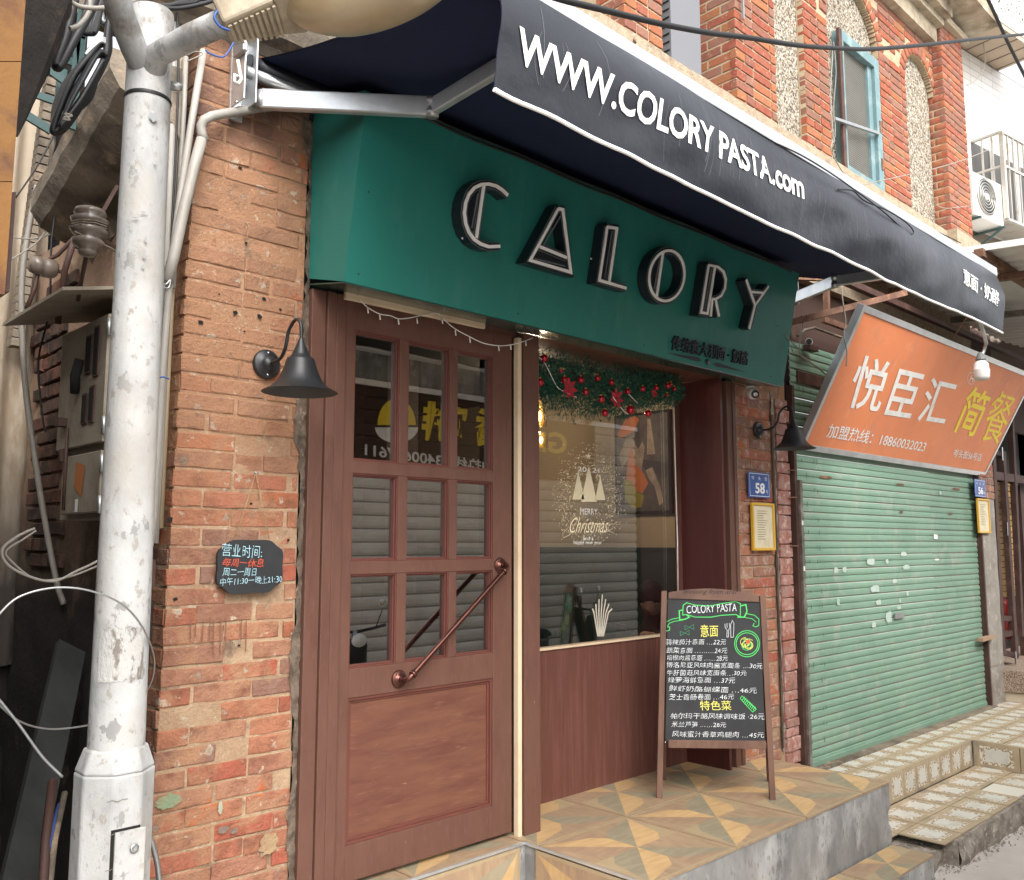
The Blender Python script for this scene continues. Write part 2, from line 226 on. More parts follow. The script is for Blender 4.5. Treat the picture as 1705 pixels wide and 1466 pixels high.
# ------------------------------------------------------------------ mesh builder
class MB:
    def __init__(s): s.v = []; s.f = []; s.m = []; s.sm = []
    def add(s, vs, fs, mi=0, smooth=False):
        o = len(s.v); s.v += [V(a) for a in vs]
        for f in fs: s.f.append([o + i for i in f]); s.m.append(mi); s.sm.append(smooth)
        return s
    def box(s, a, b, mi=0):
        (x0, y0, z0), (x1, y1, z1) = a, b
        if x0 > x1: x0, x1 = x1, x0
        if y0 > y1: y0, y1 = y1, y0
        if z0 > z1: z0, z1 = z1, z0
        vs = [(x0, y0, z0), (x1, y0, z0), (x1, y1, z0), (x0, y1, z0), (x0, y0, z1), (x1, y0, z1), (x1, y1, z1), (x0, y1, z1)]
        return s.add(vs, [(0, 3, 2, 1), (4, 5, 6, 7), (0, 1, 5, 4), (1, 2, 6, 5), (2, 3, 7, 6), (3, 0, 4, 7)], mi)
    def hexa(s, lo, hi, mi=0):      # two matching quads, lo and hi
        n = len(lo); vs = list(lo) + list(hi)
        fs = [tuple(reversed(range(n))), tuple(range(n, 2 * n))] + [(i, (i + 1) % n, n + (i + 1) % n, n + i) for i in range(n)]
        return s.add(vs, fs, mi)
    def beam(s, a, b, w, h, up=(0, 0, 1), mi=0):
        a, b = V(a), V(b); d = (b - a).normalized(); up = V(up); r = d.cross(up).normalized(); u = r.cross(d).normalized()
        q = [r * w / 2 + u * h / 2, -r * w / 2 + u * h / 2, -r * w / 2 - u * h / 2, r * w / 2 - u * h / 2]
        return s.hexa([a + k for k in q], [b + k for k in q], mi)
    def tube(s, pts, r, n=8, mi=0, cap=True, smooth=True):
        pts = [V(p) for p in pts]; rs = r if isinstance(r, (list, tuple)) else [r] * len(pts)
        vs = []; prev = None
        for i, p in enumerate(pts):
            t = (pts[min(i + 1, len(pts) - 1)] - pts[max(i - 1, 0)])
            t = t.normalized() if t.length > 1e-9 else V((0, 0, 1))
            if prev is None: a = V((0, 0, 1)) if abs(t.z) < 0.9 else V((1, 0, 0)); nn = t.cross(a).normalized()
            else: nn = (prev - t * prev.dot(t)); nn = nn.normalized() if nn.length > 1e-6 else prev
            prev = nn; bb = t.cross(nn)
            for k in range(n): a = 2 * math.pi * k / n; vs.append(p + (nn * math.cos(a) + bb * math.sin(a)) * rs[i])
        fs = [(i * n + k, i * n + (k + 1) % n, (i + 1) * n + (k + 1) % n, (i + 1) * n + k) for i in range(len(pts) - 1) for k in range(n)]
        s.add(vs, fs, mi, smooth)
        if cap:
            o = len(s.v) - len(vs); s.f.append([o + k for k in reversed(range(n))]); s.m.append(mi); s.sm.append(False)
            o2 = len(s.v) - n; s.f.append([o2 + k for k in range(n)]); s.m.append(mi); s.sm.append(False)
        return s
    def lathe(s, prof, o=(0, 0, 0), axis=(0, 0, 1), n=24, mi=0, smooth=True):   # prof: (radius, height)
        o = V(o); ax = V(axis).normalized(); a = V((0, 0, 1)) if abs(ax.z) < 0.9 else V((1, 0, 0)); u = ax.cross(a).normalized(); w = ax.cross(u)
        vs = [o + ax * h + (u * math.cos(2 * math.pi * k / n) + w * math.sin(2 * math.pi * k / n)) * r for r, h in prof for k in range(n)]
        fs = [(i * n + k, i * n + (k + 1) % n, (i + 1) * n + (k + 1) % n, (i + 1) * n + k) for i in range(len(prof) - 1) for k in range(n)]
        return s.add(vs, fs, mi, smooth)
    def sphere(s, c, r, n=12, m=8, mi=0, sc=(1, 1, 1)):
        c = V(c); pr = [(math.sin(math.pi * i / m), -math.cos(math.pi * i / m)) for i in range(m + 1)]
        vs = [c + V((math.cos(2 * math.pi * k / n) * a * r * sc[0], math.sin(2 * math.pi * k / n) * a * r * sc[1], b * r * sc[2])) for a, b in pr for k in range(n)]
        fs = [(i * n + k, i * n + (k + 1) % n, (i + 1) * n + (k + 1) % n, (i + 1) * n + k) for i in range(m) for k in range(n)]
        return s.add(vs, fs, mi, True)
    def grid(s, fn, nu, nv, mi=0, smooth=True):
        vs = [fn(i / nu, j / nv) for j in range(nv + 1) for i in range(nu + 1)]
        fs = [(j * (nu + 1) + i, j * (nu + 1) + i + 1, (j + 1) * (nu + 1) + i + 1, (j + 1) * (nu + 1) + i) for j in range(nv) for i in range(nu)]
        return s.add(vs, fs, mi, smooth)
    def prism(s, poly, d, mi=0):   # planar polygon extruded by vector d
        d = V(d); p = [V(a) for a in poly]; return s.hexa(p, [a + d for a in p], mi)
    def stroke(s, pts, w, n, mi=0, depth=0.0, closed=False):    # ribbon of width w in the plane of normal n, optional depth (thick)
        n = V(n).normalized(); pts = [V(p) for p in pts]
        if closed: pts = pts + [pts[0]]
        Ls = []; Rs = []
        for i, p in enumerate(pts):
            if closed and i in (0, len(pts) - 1): a = (pts[1] - pts[0]).normalized(); b = (pts[-1] - pts[-2]).normalized()
            else: a = (pts[min(i + 1, len(pts) - 1)] - p); b = (p - pts[max(i - 1, 0)]); a = a.normalized() if a.length > 1e-9 else b.normalized(); b = b.normalized() if b.length > 1e-9 else a
            t = (a + b); t = t.normalized() if t.length > 0.2 else a
            k = 1 / max(0.55, t.dot(a)); sd = n.cross(t).normalized() * (w / 2 * k)
            Ls.append(p + sd); Rs.append(p - sd)
        for i in range(len(pts) - 1):
            q = [Ls[i], Rs[i], Rs[i + 1], Ls[i + 1]]
            if depth: s.hexa(q, [a - n * depth for a in q], mi)
            else: s.add(q, [(0, 1, 2, 3)], mi)
        return s
    def mesh(s, name, mats):
        me = bpy.data.meshes.new(name); me.from_pydata([tuple(a) for a in s.v], [], s.f)
        for m in (mats if isinstance(mats, (list, tuple)) else [mats]): me.materials.append(m)
        me.polygons.foreach_set('material_index', s.m); me.polygons.foreach_set('use_smooth', s.sm); me.update()
        return me
    def build(s, name, mats, parent=None, bev=0, **k): return put(name, s.mesh(name, mats), parent, bev=bev, **k)
def put(name, data, parent=None, bev=0, label=None, cat=None, group=None, kind=None, loc=None, rot=None, scale=None):
    o = bpy.data.objects.new(name, data); COL.objects.link(o)
    if parent: o.parent = parent
    if loc is not None: o.location = loc
    if rot is not None: o.rotation_euler = rot
    if scale is not None: o.scale = scale
    if bev:
        b = o.modifiers.new('bevel', 'BEVEL'); b.width = bev; b.segments = 2; b.limit_method = 'ANGLE'
    if label: o['label'] = label
    if cat: o['category'] = cat
    if group: o['group'] = group
    if kind: o['kind'] = kind
    return o
def thing(name, label, cat, group=None): return put(name, None, label=label, cat=cat, group=group)
def box(name, a, b, m, parent=None, bev=0.0, **k): return MB().box(a, b).build(name, m, parent, bev, **k)

# text laid on a parallelogram: a = baseline left, b = baseline right, c = top left
def textmesh(mb, body, a, b, c, mi=0, bold=0.0, depth=0.0, shear=0.0, warp=None, mirror=False, spacing=1.0, fit='ink', font=None):
    cu = bpy.data.curves.new('t', 'FONT'); cu.body = body; cu.offset = bold; cu.shear = shear; cu.resolution_u = 3; cu.space_character = spacing
    if depth: cu.extrude = 0.5
    o = bpy.data.objects.new('t', cu); COL.objects.link(o); bpy.context.view_layer.update()
    me = bpy.data.meshes.new_from_object(o.evaluated_get(bpy.context.evaluated_depsgraph_get()))
    bpy.data.objects.remove(o); bpy.data.curves.remove(cu)
    if not len(me.vertices): return
    xs = [v.co.x for v in me.vertices]; ys = [v.co.y for v in me.vertices]
    x0, x1 = min(xs), max(xs); y0, y1 = min(ys), max(ys)
    if fit == 'base': y0 = 0
    a, b, c = V(a), V(b), V(c); n = (b - a).cross(c - a).normalized()
    if mirror: n = -n
    vs = []
    for v in me.vertices:
        s_ = (v.co.x - x0) / (x1 - x0); t_ = (v.co.y - y0) / max(1e-6, (y1 - y0))
        p = a + (b - a) * s_ + (c - a) * t_ + n * (v.co.z * depth)
        vs.append(warp(p) if warp else p)
    mb.add(vs, [list(p.vertices) for p in me.polygons], mi)
    bpy.data.meshes.remove(me)
def pxtext(mb, body, pl, a, b, c, off=0.002, **k): textmesh(mb, body, pl.at(*a, off), pl.at(*b, off), pl.at(*c, off), **k)

# ------------------------------------------------------------------ bricks: a few shared worn blocks, one object each
def brick_mesh(seed, m, rough=0.06):
    rnd = random.Random(seed); nx, nz = 5, 3; vs = []; xs = [0, 0.025, 0.35, 0.66, 0.975, 1]; zs = [0, 0.07, 0.93, 1]
    for j in range(nz + 1):
        for i in range(nx + 1):
            e = (i in (0, nx)) + (j in (0, nz)); y = 0.10 * (e > 0) + 0.08 * (e > 1) + rnd.uniform(-rough, rough)
            vs.append((xs[i] + (rnd.uniform(-0.012, 0.012) if 1 else 0), y, zs[j] + rnd.uniform(-0.03, 0.03)))
    nfr = len(vs); W_ = nx + 1
    ring = [i for i in range(W_)] + [j * W_ + nx for j in range(1, nz + 1)] + [nz * W_ + i for i in range(nx - 1, -1, -1)] + [j * W_ for j in range(nz - 1, 0, -1)]
    for i in ring: x, y, z = vs[i]; vs.append((x, 1.0, z))
    fs = [(j * W_ + i, j * W_ + i + 1, (j + 1) * W_ + i + 1, (j + 1) * W_ + i) for j in range(nz) for i in range(nx)]
    k = len(ring); fs += [(ring[(i + 1) % k], ring[i], nfr + i, nfr + (i + 1) % k) for i in range(k)]
    mb = MB(); mb.add(vs, fs, 0, False); return mb.mesh('brick', m)
M_sbrick = mat('dull_brick', (.13, .07, .055), .95, objr=[(.14, .075, .06), (.10, .06, .05), (.17, .085, .06), (.12, .08, .065)], var=((.05, .04, .035), 9, .42, .62), bump=(60, .9), spec=.1)  # duller, greyer copy of the worn brick for the alley wall
BM = {m.name: [brick_mesh(i * 7 + 3, m, 0.05 if m in (M_brick, M_pink) else 0.03) for i in range(9)] for m in (M_brick, M_ubrick, M_rbrick, M_pink, M_sbrick)}
def brick(parent, m, p, L, H, D, rz=0.0, tilt=0.0):   # p: lower left front corner; front faces local -Y
    o = put('brick', random.choice(BM[m.name]), parent, loc=p, rot=(0, tilt, rz), scale=(L, D, H)); return o
def bond(x0, x1, stretcher, header, joint, odd):
    """stretcher-header rows as half-open spans between x0 and x1"""
    out = []; x = x0 - (0 if not odd else stretcher * 0.5) ; k = 1 if odd else 0
    while x < x1 - 0.015:
        L = stretcher if k % 3 != 2 else header
        a = max(x, x0); b = min(x + L, x1)
        if b - a > 0.025: out.append((a, b))
        x += L + joint; k += 1
    return out
exec_parts = []
# ================================================================== GROUND AND STEPS
ZS = -1.80; ZP = -1.30; ZU = -1.47; ZL = -1.655
def rough_grid(mb, x0, x1, y0, y1, z, nx, ny, amp, mi=0, skirt=None, edge=0.0, seed=0):
    def fn(u, v):
        x = x0 + (x1 - x0) * u; y = y0 + (y1 - y0) * v
        h = noise.fractal(V((x * 3 + seed, y * 3, seed)), 1.0, 2.0, 4) * amp
        if edge and v < 0.12: y += noise.noise(V((x * 7, seed, 2))) * edge
        return (x, y, z + h)
    mb.grid(fn, nx, ny, mi)
mb = MB(); rough_grid(mb, 1.5, 12, 0.4, 2.6, ZS, 150, 40, 0.012)
mb.add([(-300, -300, ZS - 0.03), (300, -300, ZS - 0.03), (300, 300, ZS - 0.03), (-300, 300, ZS - 0.03)], [(0, 1, 2, 3)])
mb.build('street_ground', M_street, kind='structure')

# shop platform: grey rendered riser under inlaid wood-look tiles
PX0, PX1, PY0 = 2.885, 5.035, 2.212
plat = thing('shop_platform', 'raised platform with grey rendered riser and wood patterned tiles under the chalkboard', 'platform')
mb = MB()
def riser(u, v):
    x = PX0 + 0.012 + (PX1 - PX0 - 0.012) * u; z = ZS - 0.02 + (ZP - 0.012 - ZS + 0.02) * v
    return (x, PY0 + 0.006 + 0.006 * noise.noise(V((x * 4, z * 4, 3))) - (0.012 if (u > 0.985 and noise.noise(V((z * 9, 1, 1))) > 0.1) else 0) * -1, z)
mb.grid(riser, 90, 24)
mb.box((PX0 + 0.012, PY0 + 0.02, ZS - 0.05), (PX1, 2.96, ZP - 0.012))
mb.build('riser', M_conc, plat)
mb = MB(); mb.box((1.2, 2.905, ZS - 0.05), (PX0 + 0.010, 3.4, ZP - 0.012)); mb.box((PX0 + 0.010, 2.965, ZS - 0.05), (4.66, 3.4, ZP - 0.0125)); mb.build('base', M_conc, plat)
T = 0.61
def star_mesh(cx0, cx1, cy0, cy1):
    """one printed star tile, cut to [cx0,cx1]x[cy0,cy1] of the unit tile; 8 mm thick"""
    O = (0, 0); polys = []
    def R(p, k):
        for _ in range(k): p = (-p[1], p[0])
        return p
    for k in range(4):
        A = R((0.26, 0.0), k); B = R((0.37, 0.10), k); Cc = R((0.47, 0.47), k); D = R((0.10, 0.37), k); E_ = R((0.0, 0.26), k); B2 = R((0.37, -0.10), k); C2 = R((0.47, -0.47), k)
        polys.append(([O, A, B, Cc], [0, 0, 1, 1][k] if k != 0 else 0)); polys.append(([O, Cc, D, E_], [1, 3, 0, 2][k]))
        polys.append(([A, B2, C2, R((0.47, 0), k)], 2)); polys.append(([A, R((0.47, 0), k), Cc, B], 3 if k % 2 else 4))
        polys.append(([R((0.47, -0.47), k), R((0.494, -0.494), k), R((0.494, 0.494), k), R((0.47, 0.47), k)], 4 if k % 2 else 2))
    mb = MB()
    def clip(P, ax, lim, sg):
        out = []
        for i in range(len(P)):
            a, b = P[i], P[(i + 1) % len(P)]; fa = (a[ax] - lim) * sg; fb = (b[ax] - lim) * sg
            if fa >= 0: out.append(a)
            if (fa >= 0) != (fb >= 0):
                t = fa / (fa - fb); out.append((a[0] + (b[0] - a[0]) * t, a[1] + (b[1] - a[1]) * t))
        return out
    for P, mi in polys:
        for ax, lim, sg in ((0, cx0, 1), (0, cx1, -1), (1, cy0, 1), (1, cy1, -1)):
            if P: P = clip(P, ax, lim, sg)
        if len(P) > 2:
            ar = sum(P[i][0] * P[(i + 1) % len(P)][1] - P[(i + 1) % len(P)][0] * P[i][1] for i in range(len(P)))
            if abs(ar) < 1e-5: continue
            if ar < 0: P = P[::-1]
            mb.add([(x * T, y * T, 0) for x, y in P], [tuple(range(len(P)))], mi)
    a, b, c, d = max(cx0, -.494) * T, min(cx1, .494) * T, max(cy0, -.494) * T, min(cy1, .494) * T
    mb.add([(a, c, 0), (b, c, 0), (b, d, 0), (a, d, 0), (a, c, -0.01), (b, c, -0.01), (b, d, -0.01), (a, d, -0.01)], [(0, 4, 5, 1), (1, 5, 6, 2), (2, 6, 7, 3), (3, 7, 4, 0)], 2)
    return mb.mesh('tile', M_t)
full = star_mesh(-.494, .494, -.494, .494)
rows = [(PY0 + T / 2, full, 0), (PY0 + 1.5 * T, None, 0)]
for j in range(2):
    for i in range(4):
        cx = PX0 + T * (i + 0.5); cy = PY0 + T * (j + 0.5)
        hi_x = min(.494, (PX1 - cx) / T); hi_y = min(.494, (3.29 - cy) / T); 
        if hi_x < -.45: continue
        me = full if (hi_x >= .494 and hi_y >= .494) else star_mesh(-.494, hi_x, -.494, hi_y)
        put('tile', me, plat, loc=(cx, cy, ZP + 0.001 * random.random()))
for i in range(3):       # landing strip under the door
    cx = PX0 - T * (i + 0.5); put('tile', star_mesh(-.494, .494, -.494, -.02), plat, loc=(cx, 2.905 + .494 * T, ZP))
for i in range(2):       # tiled left side and front of the landing, stood on edge
    o = put('tile', star_mesh(-.494, .494, -.494, .494), plat, loc=(PX0 - 0.001, PY0 + 0.012 + T * 0.5, ZP - 0.012 - T / 2 - i * T), rot=(math.pi / 2, 0, -math.pi / 2))
for i in range(3):
    put('tile', star_mesh(-.494, .494, -.494, .494), plat, loc=(PX0 - 0.02 - T * (i + .5), 2.903, ZP - 0.012 - T / 2), rot=(math.pi / 2, 0, 0))
mb = MB(); mb.box((PX0 - 0.003, PY0, ZP - 0.008), (PX0 + 0.006, 2.90, ZP + 0.003)); mb.box((1.6, 2.896, ZP - 0.008), (PX0, 2.905, ZP + 0.003)); mb.build('edge_trim', M_alu, plat)
# lower wood-tiled step in front
st = thing('lower_step', 'low wood patterned tiled step below the grey platform riser', 'step')
box('riser', (3.2, 1.985, ZS - 0.05), (5.0, PY0 - 0.004, -1.632), M_conc, st, 0.004)
for i in range(3):
    cx = 5.0 - T * (i + 0.5); put('tile', star_mesh(-.494, .494, -.18, .18), st, loc=(cx, 2.095, -1.62))
# neighbour's tiled levels
TN = 0.205
def ntile(parent, c, u, v, w=TN, h=TN, th=0.008):
    u = V(u); v = V(v); n = u.cross(v); c = V(c); mb = MB(); g = 0.49
    def q(a, b): return c + u * (a * w) + v * (b * h)
    rings = [g, 0.36, 0.245]
    R_ = [[q(-k, -k), q(k, -k), q(k, k), q(-k, k)] for k in rings]
    mb.add([p - n * 0 for p in R_[0]] + R_[1], [(0, 1, 5, 4), (1, 2, 6, 5), (2, 3, 7, 6), (3, 0, 4, 7)], 0)
    mb.add(R_[1] + R_[2], [(0, 1, 5, 4), (1, 2, 6, 5), (2, 3, 7, 6), (3, 0, 4, 7)], 1)
    mb.add(R_[2], [(0, 1, 2, 3)], 2)
    mb.add(R_[0] + [p - n * th for p in R_[0]], [(0, 4, 5, 1), (1, 5, 6, 2), (2, 6, 7, 3), (3, 7, 4, 0)], 0)
    return mb.build('tile', M_nt, parent)
nb = thing('tiled_forecourt', 'two level tiled forecourt with broken edges in front of the green shutter', 'forecourt')
YU = 2.578; XC = 7.31
mb = MB()
mb.box((5.035, YU + 0.012, ZS - .05), (XC, 3.1, ZU - 0.010)); mb.box((XC + 0.012, 1.2, ZS - .05), (12, 3.1, ZU - 0.010))
mb.build('upper_base', M_conc, nb)
def lowtop(u, v):
    x = 5.04 + (12.0 - 5.04) * u; y = 2.02 + (YU + .012 - 2.02) * v
    return (x, y, ZL - 0.012)
mb = MB()
# ragged kerb block
def ragged(x0, x1, yb, yt, z0, z1, seed, n=60):
    mb = MB(); 
    def fn(u, v):
        x = x0 + (x1 - x0) * u; e = noise.fractal(V((x * 5, seed, v * 1.5)), 1.0, 2.0, 4)
        return (x, yb + (0.03 * (1 - v)) * 0 + 0.020 * e - 0.008 * math.sin(v * 3.1), z0 + (z1 - z0) * v)
    mb.grid(fn, n, 8)
    def tp(u, v):
        x = x0 + (x1 - x0) * u; e = noise.fractal(V((x * 5, seed, 1.5)), 1.0, 2.0, 4); y = (yb + 0.020 * e) * (1 - v) + yt * v
        return (x, y, z1 + 0.004 * noise.noise(V((x * 20, y * 20, seed))) * (v > 0) * (v < 1))
    mb.grid(tp, n, 6)
    mb.add([fn(0, 0), fn(0, 1), (x0, yt, z1), (x0, yt, z0)], [(0, 3, 2, 1)])
    return mb
ragged(5.46, 7.6, 2.03, YU + 0.02, ZS - 0.05, ZL - 0.010, 3).build('lower_base', M_rubble, nb)
mb = ragged(5.0, 5.50, 2.10, 2.62, ZS - 0.05, ZL - 0.05, 9, 30); mb.build('broken_mortar', M_rubble, nb)
x = 5.045 + TN / 2
while x < 9.4:
    for j in range(2):
        yc = YU + 0.0 + TN * (j + 0.5)
        if yc < 2.93: ntile(nb, (x, yc, ZU + random.uniform(-.002, .002)), (1, 0, 0), (0, 1, 0))
    if x < XC: ntile(nb, (x, YU - 0.0, (ZU + ZL) / 2 - 0.002), (1, 0, 0), (0, 0, 1), h=ZU - ZL - 0.004)
    x += TN
x = XC + TN / 2
while x < 9.4:
    for j in range(1, 6): ntile(nb, (x, YU - TN * (j - 0.5), ZU + random.uniform(-.002, .002)), (1, 0, 0), (0, 1, 0))
    x += TN
for j in range(6): ntile(nb, (XC, YU - 0.165 - 0.32 * j, (ZU + ZL) / 2 - 0.002), (0, -1, 0), (0, 0, 1), w=0.32, h=ZU - ZL - 0.004)
x = 5.045 + TN / 2 + 0.05
lw = 0.26
k = 0
while x < XC:
    for j in range(3):
        yc = YU - 0.008 - 0.26 * (j + 0.5)
        if j == 2: continue
        if j == 1 and (x < 5.45): continue
        if j == 1 and k in (6,): 
            MB().box((x - .125, yc - .11, ZL - .008), (x + .125, yc + .12, ZL)).build('tile', mat('replacement_tile', (0.66, 0.63, 0.56), 0.35), nb); continue
        ntile(nb, (x, yc, ZL + random.uniform(-.002, .003)), (1, 0, 0), (0, 1, 0), w=lw, h=lw)
    x += lw; k += 1
mb = MB(); mb.box((5.1, 2.915, ZU - 0.009), (8.95, 3.02, ZU + 0.012)); mb.build('shutter_sill', M_concd, nb, 0.004)
# loose rubble along the kerb
mb = MB(); rnd = random.Random(5)
for i in range(420):
    x = rnd.uniform(4.95, 7.2); y = 2.03 - abs(rnd.gauss(0, 0.05)) + (0.06 if x < 5.5 else 0); r = rnd.uniform(0.003, 0.012)
    c = V((x, y, ZS + r * 0.4)); vs = [c + V((rnd.uniform(-1, 1), rnd.uniform(-1, 1), rnd.uniform(-1, 1))) .normalized() * r for _ in range(4)]
    mb.add(vs, [(0, 1, 2), (0, 2, 3), (0, 3, 1), (1, 3, 2)])
for i in range(160):
    x = rnd.uniform(5.02, 5.5); y = rnd.uniform(2.12, 2.3); r = rnd.uniform(0.004, 0.014); c = V((x, y, ZL - 0.045)); vs = [c + V((rnd.uniform(-1, 1), rnd.uniform(-1, 1), rnd.uniform(-.6, .6))).normalized() * r for _ in range(4)]
    mb.add(vs, [(0, 1, 2), (0, 2, 3), (0, 3, 1), (1, 3, 2)])
mb.build('loose_gravel', M_rubble, kind='stuff', label='loose mortar crumbs along the broken kerb of the tiled forecourt', cat='gravel')

# ================================================================== LEFT BRICK PIER
pier = thing('brick_pier', 'weathered broad brick pier with tan render left of the shop door', 'brick pier')
XPR = 1.785
def xl(z): return 1.262 + 0.022 * (z + 1.3) / 1.0
mb = MB()
mb.add([(xl(-1.8) + .004, 3.0045, -1.8), (XPR - .005, 3.0045, -1.8), (XPR - .005, 3.0045, 1.86), (xl(1.86) + .004, 3.0045, 1.86),
        (xl(-1.8) + .012, 4.5, -1.8), (XPR, 3.3, -1.8), (XPR, 3.3, 1.86), (xl(1.86) + .012, 4.5, 1.86)], [(0, 1, 2, 3), (1, 5, 6, 2), (4, 0, 3, 7), (3, 2, 6, 7)])
mb.build('mortar_bed', M_mortar, pier)
CH = 0.0672; z = -1.62; k = 0; nbk = 0
rnd = random.Random(11)
while z < 1.84:
    L0 = xl(z)
    if k % 2 == 0: spans = [(L0, L0 + .105), (L0 + .114, L0 + .327), (L0 + .336, XPR)]
    else: spans = [(L0, L0 + .213), (L0 + .222, L0 + .435), (L0 + .444, XPR)]
    if k % 5 == 3: spans = [(L0, L0 + .213), (L0 + .222, L0 + .325), (L0 + .334, XPR)]
    for a, b in spans:
        j = rnd.uniform(-.004, .004); deep = rnd.uniform(0, .004) + (0.005 if rnd.random() < .12 else 0)
        b2 = b - (rnd.uniform(.0, .018) if b == XPR else 0) + j
        brick(pier, M_brick, (a + j, 3.0 - 0.002 + deep, z + rnd.uniform(-.002, .002)), b2 - a, CH - .009 + rnd.uniform(-.003, .002), 0.03 if a == L0 else 0.03, tilt=rnd.uniform(-.006, .006)); nbk += 1
    # return face on the alley side
    yb = 3.004 + (.0 if k % 2 else .0)
    for q in range(2 if (z > 0.8 or z < -.2) else 2):
        Ls = .205 if (k + q) % 2 else .10
        if nbk < 296: brick(pier, M_brick, (L0 + .0 + rnd.uniform(0, .004), yb + Ls, z), Ls - .008, CH - .011, 0.02, rz=-math.pi / 2); nbk += 1
        yb += Ls
    z += CH; k += 1
# jagged mortar edge beside the door frame
mb = MB()
def jag(u, v):
    z = -1.62 + 3.3 * v; e = noise.fractal(V((z * 6, 3, 1)), 1, 2, 4)
    w = 0.004 + 0.026 * max(0, noise.noise(V((z * 3.3, 8, 2))) + .1) + 0.008 * noise.noise(V((z * 19, 8, 2)))
    return (XPR - w * (1 - u) * 1.6 + 0.024 * u, 2.992 + 0.016 * u + 0.010 * noise.noise(V((z * 30, u * 3, 1))) + .004 * e, z)
mb.grid(jag, 3, 260)
mb.build('jagged_mortar', mat('jagged_mortar_brown', (0.20, 0.155, 0.12), .98, var=((.09, .07, .055), 14, .42, .64), var2=((.34, .28, .22), 25, .58, .68), bump=(40, 1.0), spec=.1), pier)
# holes and nail plugs
for px, py, r in ((334, 537, 5), (392, 521, 4.5), (432, 527, 4.5), (467, 516, 3), (407, 552, 2), (418, 839, 2.5), (398, 1075, 2.5), (283, 866, 5), (292, 998, 4), (480, 900, 3), (520, 195, 6), (400, 280, 4), (410, 405, 3), (365, 490, 2), (440, 498, 4)):
    p = Wy(px, py, 2.9975); q_ = [p + V((math.cos(t) * r * .0021 * random.uniform(.7, 1.3), 0, math.sin(t) * r * .0017 * random.uniform(.7, 1.3))) for t in [k * .6283 for k in range(10)]]
    MB().add(q_, [tuple(range(10))]).build('drill_hole', M_dark, pier)
# paint marks that stay on the bricks
STN = []
def blot(px, py, rx, ry, mi, y=2.990, n=26, seed=0):
    c = Wy(px, py, y); vs = [c] + [c + V((math.cos(2 * math.pi * k / n) * rx * (.75 + .4 * noise.noise(V((k * .9, seed, 1)))), random.uniform(-.001, .001), math.sin(2 * math.pi * k / n) * ry * (.75 + .4 * noise.noise(V((k * .9, seed, 5)))))) for k in range(n)]
    STN.append((vs, [(0, 1 + k, 1 + (k + 1) % n) for k in range(n)], mi))
blot(280, 1335, .060, .030, 0, seed=1); blot(367, 1345, .010, .030, 1, seed=2); blot(372, 1382, .028, .016, 5, seed=5); 
blot(448, 1405, .05, .05, 4, seed=8); blot(500, 590, .03, .03, 3, seed=9); blot(390, 1384, .02, .012, 5, seed=11)
SM = [mat('green_stain', (0.24, 0.235, 0.14), .9, var=((.20, .26, .16), 20, .45, .6), bump=(40, .8)), mat('pale_stain', (0.33, 0.36, 0.27), .9), M_soot, M_rubble, mat('sand_stain', (0.34, 0.235, 0.135), .95, var=((.28, .17, .1), 12, .45, .65), bump=(50, .8)), mat('grey_filler', (.20, .15, .12), .95, bump=(40, 1))]
for vs_, fs_, mi_ in STN: MB().add(vs_, fs_).build('paint_stain', SM[mi_], pier)
mb = MB()
for px in (318, 326, 338, 350, 356, 368, 376, 402, 410):
    L_ = random.uniform(25, 65); a = Wy(px, 1030 + random.uniform(-6, 10), 2.988); b = Wy(px - 1, 1035 + L_, 2.988); mb.stroke([a, b], .004, (0, -1, 0))
mb.build('drip_mark', mat('brown_drip', (0.19, 0.085, 0.055), .8), pier)
# concrete beam over the pier with dirty ledge
bm_ = thing('concrete_ledge', 'soot stained concrete ledge wrapping the top of the brick pier', 'ledge')
mb = MB()
def ledge(u, v):
    prof = [(0, 0.0), (0.02, 0.05), (0.10, 0.075), (0.17, 0.11), (0.20, 0.17), (0.20, 0.24), (0.0, 0.26)]
    i = min(int(v * (len(prof) - 1) + 1e-6), len(prof) - 1); d, h = prof[i]
    y = 3.0 + .80 * u; zb = 1.43 - 0.29 * u + (0.012 * noise.noise(V((y * 4, 1, d * 9))))
    return (1.262 - d * 1.25 + 0.007 * noise.noise(V((y * 14, h * 20, 3))), y, zb + h)
mb.grid(ledge, 40, 6, smooth=False)
mb.add([ledge(0, i / 6) for i in range(7)], [(6, 5, 4, 3, 2, 1, 0)])
mb.build('ledge', M_concd, bm_)
mb = MB()
def fb(u, v):
    prof = [(0, 0), (0.03, .03), (0.08, .05), (.11, .12), (.11, .5)]
    d, h = prof[min(int(v * 4 + 1e-6), 4)]; x = 0.98 + 1.3 * u
    return (x, 3.0 - d + .01 * noise.noise(V((x * 9, h * 9, 1))), 1.86 + h + .01 * noise.noise(V((x * 6, h * 9, 4))))
mb.grid(fb, 40, 4, smooth=False); mb.box((1.0, 2.93, 1.94), (2.3, 3.4, 2.6)); mb.build('beam', M_concd, bm_)
